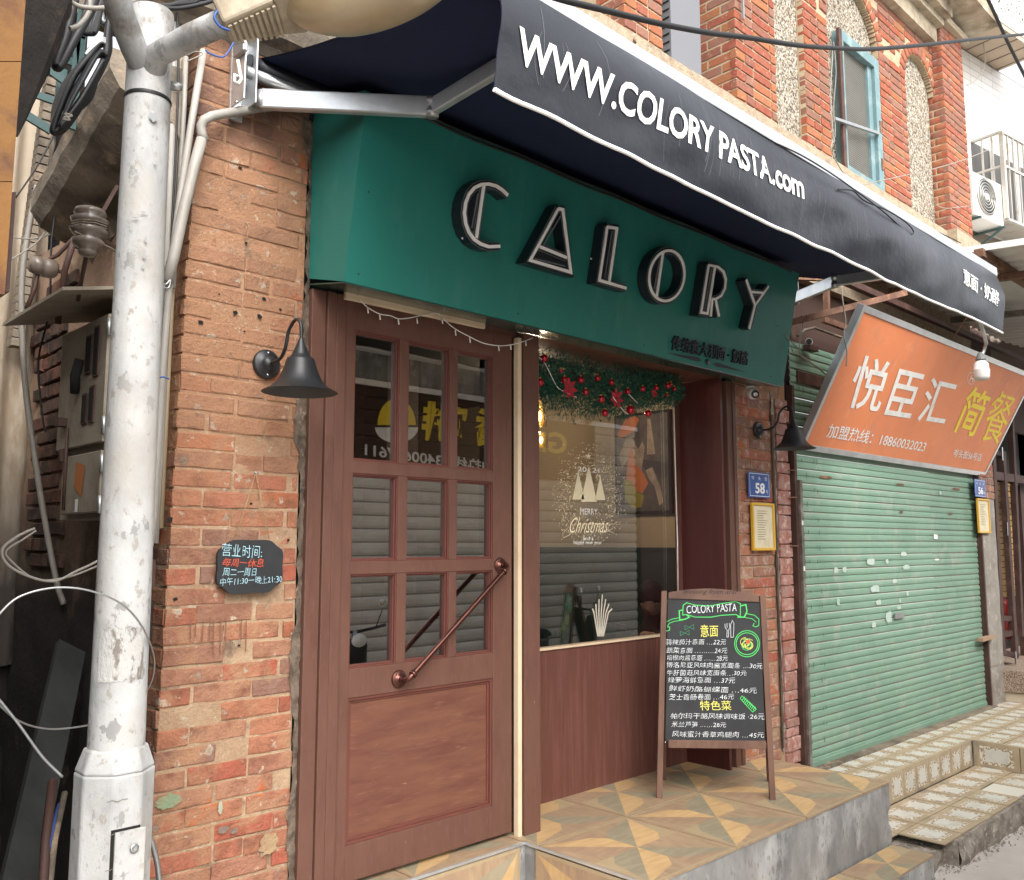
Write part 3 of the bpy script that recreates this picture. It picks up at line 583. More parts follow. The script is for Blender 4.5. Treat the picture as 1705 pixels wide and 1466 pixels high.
# ================================================================== ALLEY
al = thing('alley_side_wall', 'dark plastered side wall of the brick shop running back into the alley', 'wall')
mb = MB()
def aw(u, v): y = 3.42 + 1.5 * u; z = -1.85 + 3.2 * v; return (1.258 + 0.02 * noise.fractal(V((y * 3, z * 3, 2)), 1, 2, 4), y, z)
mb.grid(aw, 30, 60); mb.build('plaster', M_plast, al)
rnd = random.Random(3)
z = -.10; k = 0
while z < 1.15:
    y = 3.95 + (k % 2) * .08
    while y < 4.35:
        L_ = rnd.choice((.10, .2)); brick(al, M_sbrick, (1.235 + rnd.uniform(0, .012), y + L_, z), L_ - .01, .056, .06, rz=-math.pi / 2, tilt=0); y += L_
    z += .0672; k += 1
mb = MB()
def back(u, v):
    x = 0.1 + 1.2 * u; z = -0.55 + 3.6 * v; return (x, 4.55 + 0.018 * math.sin(x * 60) + 0.03 * noise.noise(V((x * 2, z * 2, 1))), z + 0.04 * noise.noise(V((x * 5, 1, 1))))
mb.grid(back, 90, 20); o = mb.build('corrugated_sheet', M_asb, label='pale corrugated fibre cement sheet closing the alley behind the pole', cat='sheet'); 
mb = MB()
def bk2(u, v):
    x = -.2 + 1.5 * u; z = -1.9 + 2.4 * v; return (x, 4.62 + 0.1 * noise.fractal(V((x * 4, z * 4, 6)), 1, 2, 5), z)
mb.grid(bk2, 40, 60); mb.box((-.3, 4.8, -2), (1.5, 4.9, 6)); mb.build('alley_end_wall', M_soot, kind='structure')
mb = MB()
for i in range(34):
    py = 575 - i * 14.5; p = Wy(28 + (575 - py) * .135, py, 4.42); mb.box((p.x - .02, 4.43, p.z), (p.x + .03, 4.50, p.z + .036))
mb.build('drain_brick_strip', M_concd, label='thin weathered brick strip rising against the pale sheet', cat='strip')
mb = MB()
def nw(u, v): y = 1.35 + 3.45 * u; z = -1.9 + 3.6 * v; return (0.12 + 0.03 * noise.fractal(V((y * 3, z * 3, 2)), 1, 2, 4), y, z)
mb.grid(nw, 20, 20); mb.build('unseen_shade_wall', M_soot, kind='structure')  # wall out of view, added to keep light out of the alley
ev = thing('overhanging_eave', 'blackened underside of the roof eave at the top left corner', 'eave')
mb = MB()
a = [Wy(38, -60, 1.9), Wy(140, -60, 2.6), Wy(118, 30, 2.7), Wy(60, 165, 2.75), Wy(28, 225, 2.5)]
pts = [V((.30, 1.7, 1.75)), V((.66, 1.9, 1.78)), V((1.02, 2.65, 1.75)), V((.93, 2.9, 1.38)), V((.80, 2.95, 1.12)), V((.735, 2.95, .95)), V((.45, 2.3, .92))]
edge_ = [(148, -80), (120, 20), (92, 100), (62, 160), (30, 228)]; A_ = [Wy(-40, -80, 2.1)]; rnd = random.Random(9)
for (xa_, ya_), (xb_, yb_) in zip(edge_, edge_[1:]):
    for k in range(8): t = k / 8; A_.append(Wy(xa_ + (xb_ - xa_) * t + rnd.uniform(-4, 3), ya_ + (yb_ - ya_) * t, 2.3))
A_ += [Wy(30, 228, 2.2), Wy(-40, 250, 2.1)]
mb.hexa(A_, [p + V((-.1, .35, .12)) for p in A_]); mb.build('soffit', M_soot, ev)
oc = thing('ochre_sheet_panel', 'rusty ochre metal panel at the far left edge', 'panel')
A_ = [Wy(-60, -60, 1.6), Wy(47, -60, 1.6), Wy(44, 120, 1.6), Wy(24, 300, 1.6), Wy(8, 490, 1.6), Wy(-60, 490, 1.6)]
for k_, (i, j) in enumerate(((0, 0), (0, 0), (0, 0))):
    ys = [(-60, 102), (103.5, 302), (303.5, 490)][k_]
    def ex(y): return 47 - (y + 60) * (39 / 550.)
    P_ = [Wy(-60, ys[0], 1.6), Wy(ex(ys[0]), ys[0], 1.6), Wy(ex(ys[1]), ys[1], 1.6), Wy(-60, ys[1], 1.6)]
    MB().prism(P_, (0, .03, 0)).build('panel', M_ochre, oc)
mb = MB(); P_ = [Wy(20, 320, 1.64), Wy(27, 320, 1.64), Wy(16, 486, 1.64), Wy(6, 486, 1.64)]; mb.prism(P_, (0, .05, 0)); mb.build('dark_edge', M_dbrown, oc)
# blue-green steel bracket frame up in the alley
bf = thing('steel_bracket_frame', 'blue green angle iron frame bolted above the alley behind the black cables', 'bracket')
def pb(a, b, w=.03, y=3.3, nm='angle_iron'): MB().beam(Wy(*a, y), Wy(*b, y), w, .012, (0, 1, 0)).build(nm, M_bracket, bf)
pb((140, 10), (128, 120), .035); pb((134, 60), (118, 215), .03); pb((40, 190), (85, 218), .03, 3.2); pb((60, 158), (108, 175), .025, 3.25); pb((78, 115), (112, 140), .025, 3.3); pb((88, 90), (130, 108), .03, 3.4); pb((104, 115), (96, 190), .03, 3.35)
# black cable coils hung by the ledge
cc = thing('cable_coil', 'large looped coil of black cables hanging from the corner ledge', 'cable coil')
def loop(ps, r, m, y=2.7, par=cc, nm='loop', jit=0, n=6):
    P_ = [V(Wy(q[0], q[1], (q[2] if len(q) > 2 else y) + jit * math.sin(i * 1.7))) for i, q in enumerate(ps)]
    out = []
    for i in range(len(P_) - 1):
        p0, p1, p2, p3 = P_[max(i - 1, 0)], P_[i], P_[i + 1], P_[min(i + 2, len(P_) - 1)]
        for s_ in range(6):
            t = s_ / 6; out.append(0.5 * ((2 * p1) + (p2 - p0) * t + (2 * p0 - 5 * p1 + 4 * p2 - p3) * t * t + (3 * p1 - p0 - 3 * p2 + p3) * t ** 3))
    out.append(P_[-1]); mb = MB().tube(out, r, n); return mb.build(nm, m, par) if par else mb.build(nm, m)
for d in range(5):
    loop([(176 + d, 70), (168 - d * 2, 68 + d * 3), (148 - d * 3, 95 + d * 3), (122 - d * 3, 130 + d * 2), (100 - d * 2, 180), (88 + d, 218), (100 + d * 2, 214), (128 + d * 2, 175), (158 + d, 130), (176 + d, 90), (178 + d, 60), (182, 30)], .010, M_cable, 2.72 + d * .02)
for d in range(6):
    loop([(178, 92), (165 - d * 2, 88 + d * 2), (140 - d, 130), (118 - d, 170), (100 + d * 2, 210), (112 + d * 2, 196 - d), (135 + d * 3, 165), (158 + d, 125), (172, 100)], .007, M_cable, 2.66 + d * .015)
for d in range(3): loop([(176, 66 + d * 3), (166, 64 + d * 3), (150, 80 + d * 2), (142, 92)], .005, M_steel, 2.64)
loop([(124, 0), (110, 60), (97, 95), (93, 110), (98, 112), (104, 104), (122, 70), (150, 20), (160, -10)], .013, M_cable, 2.6)
for d in range(4): loop([(150 + d * 6, -10), (138 + d * 4, 40), (140 + d * 4, 54), (150 + d * 3, 50), (165 + d, 10), (175, -10)], .010, M_cable, 2.7)
loop([(165, -8), (166, 20), (172, 38), (184, 36), (190, 24)], .012, M_steel, 2.75)
loop([(104, 198), (116, 200), (108, 190), (120, 193), (106, 196)], .003, M_wcable, 2.6, nm='tie')
loop([(112, -4), (130, 10), (160, 14), (186, 11), (215, 4), (235, -4)], .006, M_wcable, 2.3, None, 'white_cable')['label'] = 'thin white cable sagging across the top left in front of the black coils'
o = bpy.data.objects['white_cable']; o['category'] = 'cable'
loop([(150, -6), (148, 20), (132, 42), (116, 48)], .007, M_wcable, 2.5, cc, 'white_end')
# dangling white tube and wires in the alley
def cab(name, ps, r, m, y, label, jit=0, n=6):
    o = loop(ps, r, m, y, None, name, jit, n); o['label'] = label; o['category'] = 'cable'; return o
cab('hanging_tube', [(62, 310), (50, 370), (38, 450), (36, 530), (42, 640), (55, 740), (70, 840), (92, 960), (106, 1006)], .012, M_wcable, 3.9, 'long pale plastic tube curving down the alley left of the pole')
cab('hanging_wire', [(88, 220), (92, 240), (82, 275), (76, 320), (90, 355), (86, 400), (84, 450), (82, 520), (64, 600), (70, 690), (76, 720)], .004, M_cable, 3.7, 'thin dark wire hanging beside the pale tube')
cab('slack_wire', [(20, 395), (50, 398), (80, 392), (96, 380), (86, 374), (60, 405), (20, 432)], .003, M_wcable, 3.8, 'thin slack wire between the ochre panel and the insulators')
cab('slant_wire', [(26, 330), (60, 280), (92, 222)], .003, M_cable, 3.2, 'straight dark wire slanting up to the cable coils')
cab('looped_tube', [(58, 880), (30, 893), (4, 915), (12, 940), (48, 960), (90, 968), (130, 950), (152, 940), (180, 925)], .0045, M_wcable, 3.1, 'pale tube bent into a loop left of the pole at mid height')
cab('looped_tube', [(60, 884), (36, 900), (10, 918), (20, 936), (60, 965), (110, 962), (150, 948), (180, 935)], .0035, M_wcable, 3.15, 'second thinner pale tube nested inside the bent loop left of the pole')
cab('ring_wire', [(-8, 1030, 2.1), (30, 995, 2.1), (90, 979, 2.1), (150, 984, 2.1), (205, 1008, 2.12), (240, 1050, 2.2), (257, 1100, 2.35), (250, 1140, 2.42), (228, 1165, 2.45), (190, 1195, 2.45), (140, 1209, 2.42), (80, 1214, 2.4), (30, 1200, 2.35), (-10, 1165, 2.3)], .0024, M_steel, 2.05, 'big round steel wire ring passing in front of the pole')
cab('loose_cable', [(-6, 1160), (30, 1205), (70, 1260), (104, 1294)], .0035, M_steel, 2.3, 'grey cord slanting down to the foot of the pole')
# plank, pipes and junk in the dark corner
pk = MB().beam(Wy(118, 1078, 3.6), Wy(30, 1480, 2.9), .11, .02, (0, 1, 0)).build('leaning_plank', M_plank, label='dark grey plank leaning in the alley left of the pole', cat='plank')
for i, (a, b, r, m_) in enumerate((((88, 1300), (72, 1480), .012, M_dbrown), ((108, 1320), (82, 1480), .008, M_concd), ((100, 1340), (70, 1480), .008, M_bcable))):
    o = MB().tube([Wy(*a, 2.7), Wy((a[0] + b[0]) / 2 - 4, 1400, 2.6), Wy(*b, 2.5)], r, 8).build('old_pipe', m_, label=['rusty brown pipe standing in the dark alley corner', 'pale pipe standing beside the rusty pipe', 'dark blue pipe behind the pale pipe'][i], cat='pipe')
rnd = random.Random(8)
mb = MB()
for i in range(60):
    c = V((rnd.uniform(.45, 1.15), rnd.uniform(2.6, 4.2), -1.75 + rnd.random() ** 2 * .5)); r = rnd.uniform(.03, .1)
    vs = [c + V((rnd.uniform(-1, 1), rnd.uniform(-1, 1), rnd.uniform(-.6, .6))).normalized() * r for _ in range(6)]
    mb.add(vs, [(0, 1, 2), (0, 2, 3), (0, 3, 4), (0, 4, 1), (5, 2, 1), (5, 3, 2), (5, 4, 3), (5, 1, 4)])
mb.build('alley_debris', M_soot, kind='stuff', label='heap of sooty rubble filling the dark alley floor', cat='debris')
# insulators on iron pins
ins = thing('pin_insulator', 'stacked brown porcelain insulator on an iron pin left of the pole', 'insulator')
c = Wy(148, 385, 2.95); ax = V((.02, 0, 1)).normalized()
prof = [(0, -.085), (.022, -.082), (.03, -.07), (.026, -.06), (.045, -.05), (.05, -.035), (.035, -.022), (.05, -.012), (.058, .002), (.04, .012), (.052, .022), (.058, .036), (.04, .046), (.05, .056), (.045, .07), (.02, .08), (0, .082)]
MB().lathe(prof, c, ax, 20).build('porcelain', M_porc, ins)
mb = MB(); mb.beam(c + V((.0, 0, 0)), c + V((.16, .12, -.01)), .012, .012); mb.beam(Wy(195, 310, 3.0), Wy(160, 372, 3.0), .014, .01); mb.tube([Wy(146, 415, 3.0), Wy(135, 470, 3.1), Wy(130, 500, 3.2)], .007); mb.build('iron_pin', M_dbrown, ins)
mb = MB()
for k_ in range(3): mb.tube([c + V((math.cos(a / 8 * 6.283) * .056, math.sin(a / 8 * 6.283) * .056, -.008 + k_ * .008 + a * .002)) for a in range(9)], .003, 5)
mb.tube([c + V((-.05, -.02, -.02)), c + V((.06, -.03, -.05)), c + V((.14, .0, -.07))], .004, 5); mb.build('binding_wire', M_concd, ins)
in2 = thing('pin_insulator', 'small round brown insulator at the end of a rusty arm over the alley', 'insulator')
c = Wy(68, 444, 3.6); MB().lathe([(0, -.04), (.03, -.035), (.038, -.01), (.028, 0), (.038, .008), (.036, .045), (.03, .055), (0, .056)], c, (1, .2, 0), 16).build('porcelain', M_porc, in2)
mb = MB(); mb.beam(c + V((.05, .01, 0)), Wy(108, 455, 3.6), .012, .012); mb.tube([Wy(122, 405, 3.5), Wy(108, 450, 3.55), Wy(96, 540, 3.6)], .012); mb.tube([Wy(124, 396, 3.5), Wy(96, 425, 3.6), Wy(66, 440, 3.6), Wy(58, 480, 3.6), Wy(44, 515, 3.6)], .008); mb.build('rusty_arm', M_dbrown, in2)
# electricity meter cabinet on the side wall
mc = thing('meter_cabinet', 'grimy beige metal electricity meter cabinet fixed to the side wall behind the pole', 'cabinet')
XM = 1.10
ya, yb = 3.13, 3.62; z0, z1 = .085, .80
box('cabinet_body', (XM + .03, ya, z0), (1.262, yb, z1), M_mbox, mc, .003)
box('upper_door', (XM, ya + .01, .345), (XM + .028, yb - .01, z1 - .01), M_mbox, mc, .003)
box('lower_door', (XM, ya + .01, z0 + .02), (XM + .028, yb - .10, .315), M_mbox, mc, .003)
mb = MB(); mb.hexa([V((.93, ya - .05, z1 + .025)), V((1.27, ya - .05, z1 + .10)), V((1.27, yb + .14, z1 + .10)), V((.93, yb + .14, z1 + .025))], [V((.93, ya - .05, z1 + .037)), V((1.27, ya - .05, z1 + .112)), V((1.27, yb + .14, z1 + .112)), V((.93, yb + .14, z1 + .037))]); mb.build('rain_hood', M_mbox, mc)
for (y0, y1, q0, q1) in ((3.27, 3.33, .60, .74), (3.20, 3.25, .58, .76), (3.29, 3.34, .42, .53), (3.22, 3.27, .42, .55)):
    f_ = box('meter_window', (XM - .006, y0, q0), (XM + .001, y1, q1), M_dbrown, mc); box('dark_pane', (XM - .008, y0 + .006, q0 + .008), (XM - .006, y1 - .006, q1 - .008), M_dark, f_)
mb = MB(); mb.tube([(XM - .01, 3.37, .66), (XM - .02, 3.38, .60), (XM - .01, 3.40, .54)], .018); mb.build('door_handle', M_dark, mc)
for zz in (.74, .40, .27, .13): MB().lathe([(0, -.03), (.008, -.03), (.008, .03), (0, .03)], (XM, ya - .002, zz), (0, 0, 1), 8).build('hinge', M_steel, mc)
MB().add([(XM - .003, 3.30, .16), (XM - .003, 3.38, .20), (XM - .003, 3.37, .29), (XM - .003, 3.28, .27)], [(0, 1, 2, 3)]).build('sticker', mat('orange_sticker', (.42, .15, .05), .7), mc)
MB().add([(XM - .003, 3.33, .11), (XM - .003, 3.36, .11), (XM - .003, 3.36, .155), (XM - .003, 3.33, .155)], [(0, 3, 2, 1)]).build('sticker', M_white, mc)
mb = MB(); mb.tube([(XM - .006, 3.47, .12), (XM - .006, 3.475, .42)], .006); mb.box((XM - .03, 3.50, .43), (XM, 3.545, .46)); mb.box((XM - .02, 3.49, .30), (XM, 3.51, .34)); mb.build('lock_bar', M_dbrown, mc)
# ================================================================== STREET POLE
po = thing('street_pole', 'white painted steel pole with flaking paint and an octagonal base box at the corner', 'pole')
cx, cy = .878, 2.30
mb = MB()
def polef(u, v):
    z = -.50 + 1.92 * v; r = .066 - .010 * v; a = 2 * math.pi * u
    rr_ = r * (1 + .012 * noise.noise(V((math.cos(a) * 2, math.sin(a) * 2, z * 5))))
    if v > .985: rr_ *= .985
    return (cx + math.cos(a) * rr_, cy + math.sin(a) * rr_, z)
mb.grid(polef, 36, 60); mb.lathe([(0.0, 1.425), (.045, 1.424), (.0555, 1.419)], (cx, cy, 0), n=36); mb.build('shaft', M_pole, po)
mb = MB(); mb.lathe([(.0585, 1.165), (.0600, 1.170), (.0600, 1.172), (.0585, 1.176)], (cx, cy, 0), n=36); mb.build('collar_band', M_cable, po)
def oc8(r, z, k=.38): return [V((cx + a * r, cy + b * r, z)) for a, b in ((1, k), (k, 1), (-k, 1), (-1, k), (-1, -k), (-k, -1), (k, -1), (1, -k))]
mb = MB(); mb.hexa(oc8(.084, -1.9), oc8(.086, -.545)); mb.hexa(oc8(.086, -.5449), oc8(.068, -.49)); mb.build('base_box', M_pole, po, .006)
# the small service door with its slot on the street side of the box
dz0, dz1 = -1.5, -.672
d1, d2 = oc8(.0862, 0)[5], oc8(.0862, 0)[6]
dn = V((0, -1, 0))
mb = MB(); mb.box((d1.x + .006, d1.y - .006, dz0), (d2.x + .012, d1.y + .002, dz1)); dr = mb.build('service_door', M_pole, po, .002)
MB().box((d1.x - .002, d1.y - .0005, dz0), (d1.x + .006, d1.y + .001, dz1 + .006)).box((d1.x - .002, d1.y - .0006, dz1), (d2.x, d1.y + .001, dz1 + .006)).build('door_gap', M_dark, po)
MB().lathe([(.009, 0), (.011, .004), (.006, .005), (0, .003)], (d1.x + .05, d1.y - .006, -.715), (0, -1, 0), 14).build('lock', M_steel, dr)
mb = MB(); mb.tube([V((cx, cy, 1.22)), Wy(222, 78, 2.26), Wy(200, 20, 2.2), Wy(182, -60, 2.1)], [.03, .034, .034, .034], 18); mb.build('arm', M_pole, po)
mb = MB(); mb.tube([V((cx, cy, 1.18)), Wy(262, 92, 2.24), Wy(318, 62, 2.1), Wy(392, 28, 1.92)], [.03, .032, .032, .030], 18); mb.build('arm', M_pole, po)
mb = MB(); mb.lathe([(0, 0), (.012, 0), (.012, .02), (.008, .03), (0, .03)], Wy(284, 143, 2.24), (.9, -.4, 0), 8); mb.build('bolt', M_steel, po)
mb = MB()   # chipped patches standing a hair proud where paint has come off
def chip(px, py, rx, ry, seed):
    c = V((cx, cy, 0)); p = Wy(px, py, cy - .06); a0 = math.atan2(p.y - cy, p.x - cx); vs = []
    n = 12
    for k in range(n):
        t = 2 * math.pi * k / n; q = 1 + .5 * noise.noise(V((k * 1.3, seed, 0))); a = a0 + math.cos(t) * rx * q / .062; z = p.z + math.sin(t) * ry * q; vs.append((cx + math.cos(a) * .0665, cy + math.sin(a) * .0665, z))
    MB().add(vs, [tuple(range(n))]).build('bare_patch', BG_, po)
BG_ = mat('bare_grey', (.27, .28, .29), .7, var=((.4, .4, .39), 40, .5, .6))
for i, (px, py, a, b) in enumerate(((254, 195, .010, .014), (257, 272, .004, .004), (240, 355, .008, .003), (225, 362, .010, .003), (242, 400, .003, .008), (240, 425, .003, .012), (238, 445, .003, .006), (170, 1060, .012, .02), (195, 1075, .010, .014), (185, 1090, .008, .01), (215, 1050, .01, .012), (205, 1085, .006, .009))): chip(px, py, a, b, i)
mb = MB()
for (a0_, a1_, z0_, z1_) in ((-2.75, -1.05, -.330, -.205),):
    mb.grid(lambda u, v: (cx + math.cos(a0_ + (a1_ - a0_) * u) * .0665, cy + math.sin(a0_ + (a1_ - a0_) * u) * .0665, z0_ + (z1_ - z0_) * v + .012 * noise.noise(V((u * 9, v * 2, 1)))), 30, 8)
mb.build('sticker_residue', mat('sticker_residue', (.42, .42, .41), .7, var=((.20, .175, .15), 42, .46, .52), var2=[((.45, .44, .42), 18, .50, .56), ((.12, .14, .2), 60, .66, .7)], stretch=(1, 1, .5), bump=(60, .6)), po)
mb = MB()
for k in range(7):
    zz = -.60 - .045 * k * 1.7; a_, b_ = oc8(.0868, zz)[5 if k % 2 else 6], oc8(.0868, zz)[6]; t0 = random.uniform(0, .4)
    mb.stroke([V((cx - .05 + t0 * .1 + j * .012, oc8(.0868, zz)[5].y - .0008, zz + .006 * noise.noise(V((j * .7, k, 0))))) for j in range(5)], .0016, (0, -1, 0))
mb.build('paint_crack', M_concd, po, kind='stuff')
# street lamp on the right-hand arm
la = thing('street_lamp', 'beige street lamp head with a big yellowed glass bowl on the pole arm', 'street lamp')
A0 = Wy(385, 22, 1.93); B0 = Wy(618, -62, 1.72); ax = (B0 - A0).normalized(); sd = ax.cross(V((0, 0, 1))).normalized(); upv = sd.cross(ax).normalized()
def sec(t, w, h0, h1): c = A0 + ax * t; return [c + sd * w + upv * h0, c + sd * w * .8 + upv * h1, c - sd * w * .8 + upv * h1, c - sd * w + upv * h0]
Lh = (B0 - A0).length
mb = MB(); ss = [sec(-.03, .045, -.045, .05), sec(.10, .075, -.055, .085), sec(Lh - .20, .12, -.045, .12)]
for a, b in zip(ss, ss[1:]): mb.hexa(a, b)
mb.build('housing', M_lampb, la, .008)
mb = MB()
for k in range(9): t = -.02 + k * .014; mb.hexa(sec(t, .040 + k * .003, -.056 - .001 * k, -.045), sec(t + .008, .040 + k * .003, -.056 - .001 * k, -.045))
mb.build('cooling_rib', M_lampb, la)
mb = MB()
def bowl(u, v):
    a = 2 * math.pi * u; f = math.cos(v * math.pi / 2); g = math.sin(v * math.pi / 2)
    return B0 + ax * (.255 * math.cos(a) * f ** .75 + .0) + sd * (.135 * math.sin(a) * f ** .75) - upv * (.150 * g + .0)
mb.grid(bowl, 48, 16); mb.build('glass_bowl', M_lampg, la)
mb = MB()
def top(u, v):
    a = 2 * math.pi * u; f = math.cos(v * math.pi / 2); return B0 + ax * (.265 * math.cos(a) * f ** .7) + sd * (.142 * math.sin(a) * f ** .7) + upv * (.11 * math.sin(v * math.pi / 2) + .002)
mb.grid(top, 40, 8); mb.build('top_cover', M_lampb, la)
mb = MB(); mb.tube([B0 + ax * (.262 * math.cos(a / 36 * 6.2832)) + sd * (.141 * math.sin(a / 36 * 6.2832)) for a in range(37)], .006, 6); mb.build('rim', M_steel, la)
cab('blue_wire', [(362, 18), (357, 30), (366, 44), (382, 51)], .003, M_bcable, 1.88, 'blue wire tied round the lamp arm')
cab('blue_wire', [(395, 58), (384, 80), (372, 95), (350, 90), (342, 83)], .003, M_bcable, 2.75, 'blue wires looping from the awning bracket to the conduit')
# ================================================================== CONDUITS AT THE CORNER
def pipe(ps, r, m, y, label, name='conduit', grp=None, n=10):
    P_ = [V(Wy(p[0], p[1], p[2] if len(p) > 2 else y)) for p in ps]
    o = MB().tube(P_, r, n).build(name, m, label=label, cat='conduit'); 
    if grp: o['group'] = grp
    return o
G_ = 'conduits running up the corner of the pier'
pipe([(339, 84), (318, 210), (300, 330), (283, 460), (270, 620), (262, 750), (256, 860), (250, 905), (243, 925)], .0125, M_pvc, 2.96, 'slim white conduit with an open top running down the brick corner', grp=G_)
pipe([(336, 232), (324, 275), (306, 350), (290, 425), (278, 470)], .019, M_pvc, 2.94, 'fatter white pipe below the elbow slanting down the corner', grp=G_)
pipe([(515, 172, 2.97), (430, 180, 2.96), (372, 190, 2.95), (352, 194, 2.92), (340, 200, 2.93), (335, 210, 2.94), (336, 222, 2.94), (341, 236, 2.94)], .017, M_pvc, 2.94, 'white elbow pipe running from the awning to the corner')
pipe([(302, 20), (300, 130), (296, 250), (288, 420), (277, 640), (266, 880)], .013, M_tanpvc, 3.05, 'tan conduit between the pole and the pier', grp=G_)
pipe([(288, -10), (290, 60), (287, 200), (282, 380), (272, 560), (262, 760), (254, 905)], .020, M_pvc, 3.02, 'widest pale conduit close behind the pole', grp=G_)
pipe([(309, 95), (306, 180), (298, 330), (288, 480)], .010, M_pvc, 3.02, 'thin pale conduit beside the tan one', grp=G_)
cab('corner_wire', [(294, -5), (297, 120), (292, 260), (284, 420), (276, 560), (266, 700), (262, 800)], .004, M_cable, 2.98, 'dark wire clipped between the corner conduits')
cab('corner_cable', [(250, 1000), (246, 1080), (236, 1160), (228, 1200)], .010, M_cable, 2.9, 'dark cable dropping beside the pole below the junction box')
cab('corner_wire', [(236, 1362), (252, 1400), (262, 1440), (266, 1480)], .008, M_steel, 2.7, 'grey cable curving out at the foot of the pier')
box('junction_box', Wy(242, 932, 3.0), Wy(257, 978, 2.96), M_dbrown, label='small dark junction box at the lower end of the corner conduit', cat='box')
cab('tie_wire', [(262, 632), (270, 628), (281, 631)], .003, M_bcable, 2.92, 'blue tie round the corner conduits')
cab('tie_wire', [(266, 470), (276, 474), (284, 466), (280, 480), (268, 476)], .003, M_steel, 2.9, 'twisted steel tie round the corner conduits')
cab('thin_loop', [(312, 92), (326, 86), (338, 90), (326, 96), (312, 102)], .002, M_wcable, 2.93, 'thin loose wire loop at the conduit top')
# ================================================================== WALL LAMPS
def bell(label, at):
    t = thing('wall_lamp', label, 'wall lamp', 'black bell wall lamps beside the shop front'); t.location = at
    D_ = -.245
    MB().lathe([(0, 0), (.055, 0), (.055, .008), (.048, .014), (.030, .016), (.026, .030), (.012, .040), (0, .042)], (0, 0, 0), (0, -1, 0), 28).build('wall_plate', M_black, t)
    for s_ in (-1, 1): MB().sphere((0, -.014, .041 * s_), .005, 8, 5).build('screw', M_chrome, t)
    P_ = [(0, -.03, 0), (0, -.07, 0), (0, -.11, .01), (0, -.14, .045), (0, -.155, .095), (0, -.185, .125), (0, -.215, .132), (0, -.238, .115), (0, D_, .08), (0, D_, .03)]
    out = []
    for i in range(len(P_) - 1):
        p0, p1, p2, p3 = [V(P_[min(max(j, 0), len(P_) - 1)]) for j in (i - 1, i, i + 1, i + 2)]
        for s_ in range(4):
            q = s_ / 4; out.append(0.5 * ((2 * p1) + (p2 - p0) * q + (2 * p0 - 5 * p1 + 4 * p2 - p3) * q * q + (3 * p1 - p0 - 3 * p2 + p3) * q ** 3))
    MB().tube(out + [V(P_[-1])], .0065, 10).build('arm', M_black, t)
    pr = [(.009, .055), (.012, .045), (.030, .000), (.033, -.006), (.036, -.007), (.036, -.012), (.046, -.014), (.050, -.022), (.056, -.045), (.066, -.070), (.078, -.095), (.098, -.116), (.120, -.130), (.132, -.136)]
    MB().lathe(pr, (0, D_, 0), (0, 0, 1), 40).build('shade', M_black, t)
    MB().lathe([(.131, -.1365), (.118, -.131), (.096, -.117), (.076, -.096), (.06, -.07), (.044, -.02), (0, -.015)], (0, D_, 0), (0, 0, 1), 32).build('shade_lining', M_blacki, t)
    return t
p = Wy(443, 607, 2.995); l1 = bell('black bell shaped wall lamp on the broad left brick pier', p)
p2 = Wy(1262, 717, 2.985)
l2 = l1.copy(); COL.objects.link(l2); l2.location = p2; l2['label'] = 'black bell shaped wall lamp above the blue plate 58'
for ch in list(l1.children): c_ = ch.copy(); COL.objects.link(c_); c_.parent = l2
# ================================================================== HOURS BOARD
hb = thing('hours_board', 'small black scalloped board with opening hours hanging on the left pier', 'board')
hp = PL((0, 2.965, 0), (1, 0, 0), (0, 0, 1))
c0 = Wy(365, 905, 2.965); c1 = Wy(471, 985, 2.965)
x0_, x1_, z1_, z0_ = Wy(362, 945, 2.965).x, Wy(472, 945, 2.965).x, Wy(415, 899, 2.965).z, Wy(415, 989, 2.965).z
out = []
for k in range(64):
    a = 2 * math.pi * k / 64; ca, sa = math.cos(a), math.sin(a)
    e_ = 5; s_ = (abs(ca) ** e_ + abs(sa) ** e_) ** (-1 / e_); wv = 1 - .11 * abs(math.sin(2 * a)) ** 14 - .02 * abs(math.cos(2 * a)) ** 10
    out.append(V(((x0_ + x1_) / 2 + ca * s_ * (x1_ - x0_) / 2 * wv, 2.968, (z0_ + z1_) / 2 + sa * s_ * (z1_ - z0_) / 2 * wv)))
MB().prism(out, (0, .012, 0)).build('board', M_board, hb)
def wob0(p): return p + V((.004 * noise.noise(p * 40), 0, .004 * noise.noise(p * 37 + V((3, 1, 4)))))
mb = MB()
pxtext(mb, '营业时间:', hp, (371, 926), (437, 931), (371, 904), mi=0, bold=-.012, warp=wob0, shear=.1); pxtext(mb, '每周一休息', hp, (370, 943), (438, 945), (371, 929), mi=1, shear=.2, bold=-.008, warp=wob0)
pxtext(mb, '周二一周日', hp, (371, 959), (427, 959), (372, 946), mi=0, shear=.1, bold=-.012, warp=wob0); pxtext(mb, '中午11:30一晚上21:30', hp, (366, 976), (469, 970), (366, 963), mi=0, shear=.15, bold=-.012, warp=wob0)
mb.build('lettering', [M_ck_b, M_ck_r], hb)
mb = MB(); nl = Wy(426, 788, 2.985); mb.tube([nl, Wy(392, 898, 2.965)], .0018, 5); mb.tube([nl, Wy(448, 898, 2.965)], .0018, 5); mb.build('twine', M_twine, hb)
MB().sphere(nl, .006, 8, 5).build('nail', M_steel, hb)
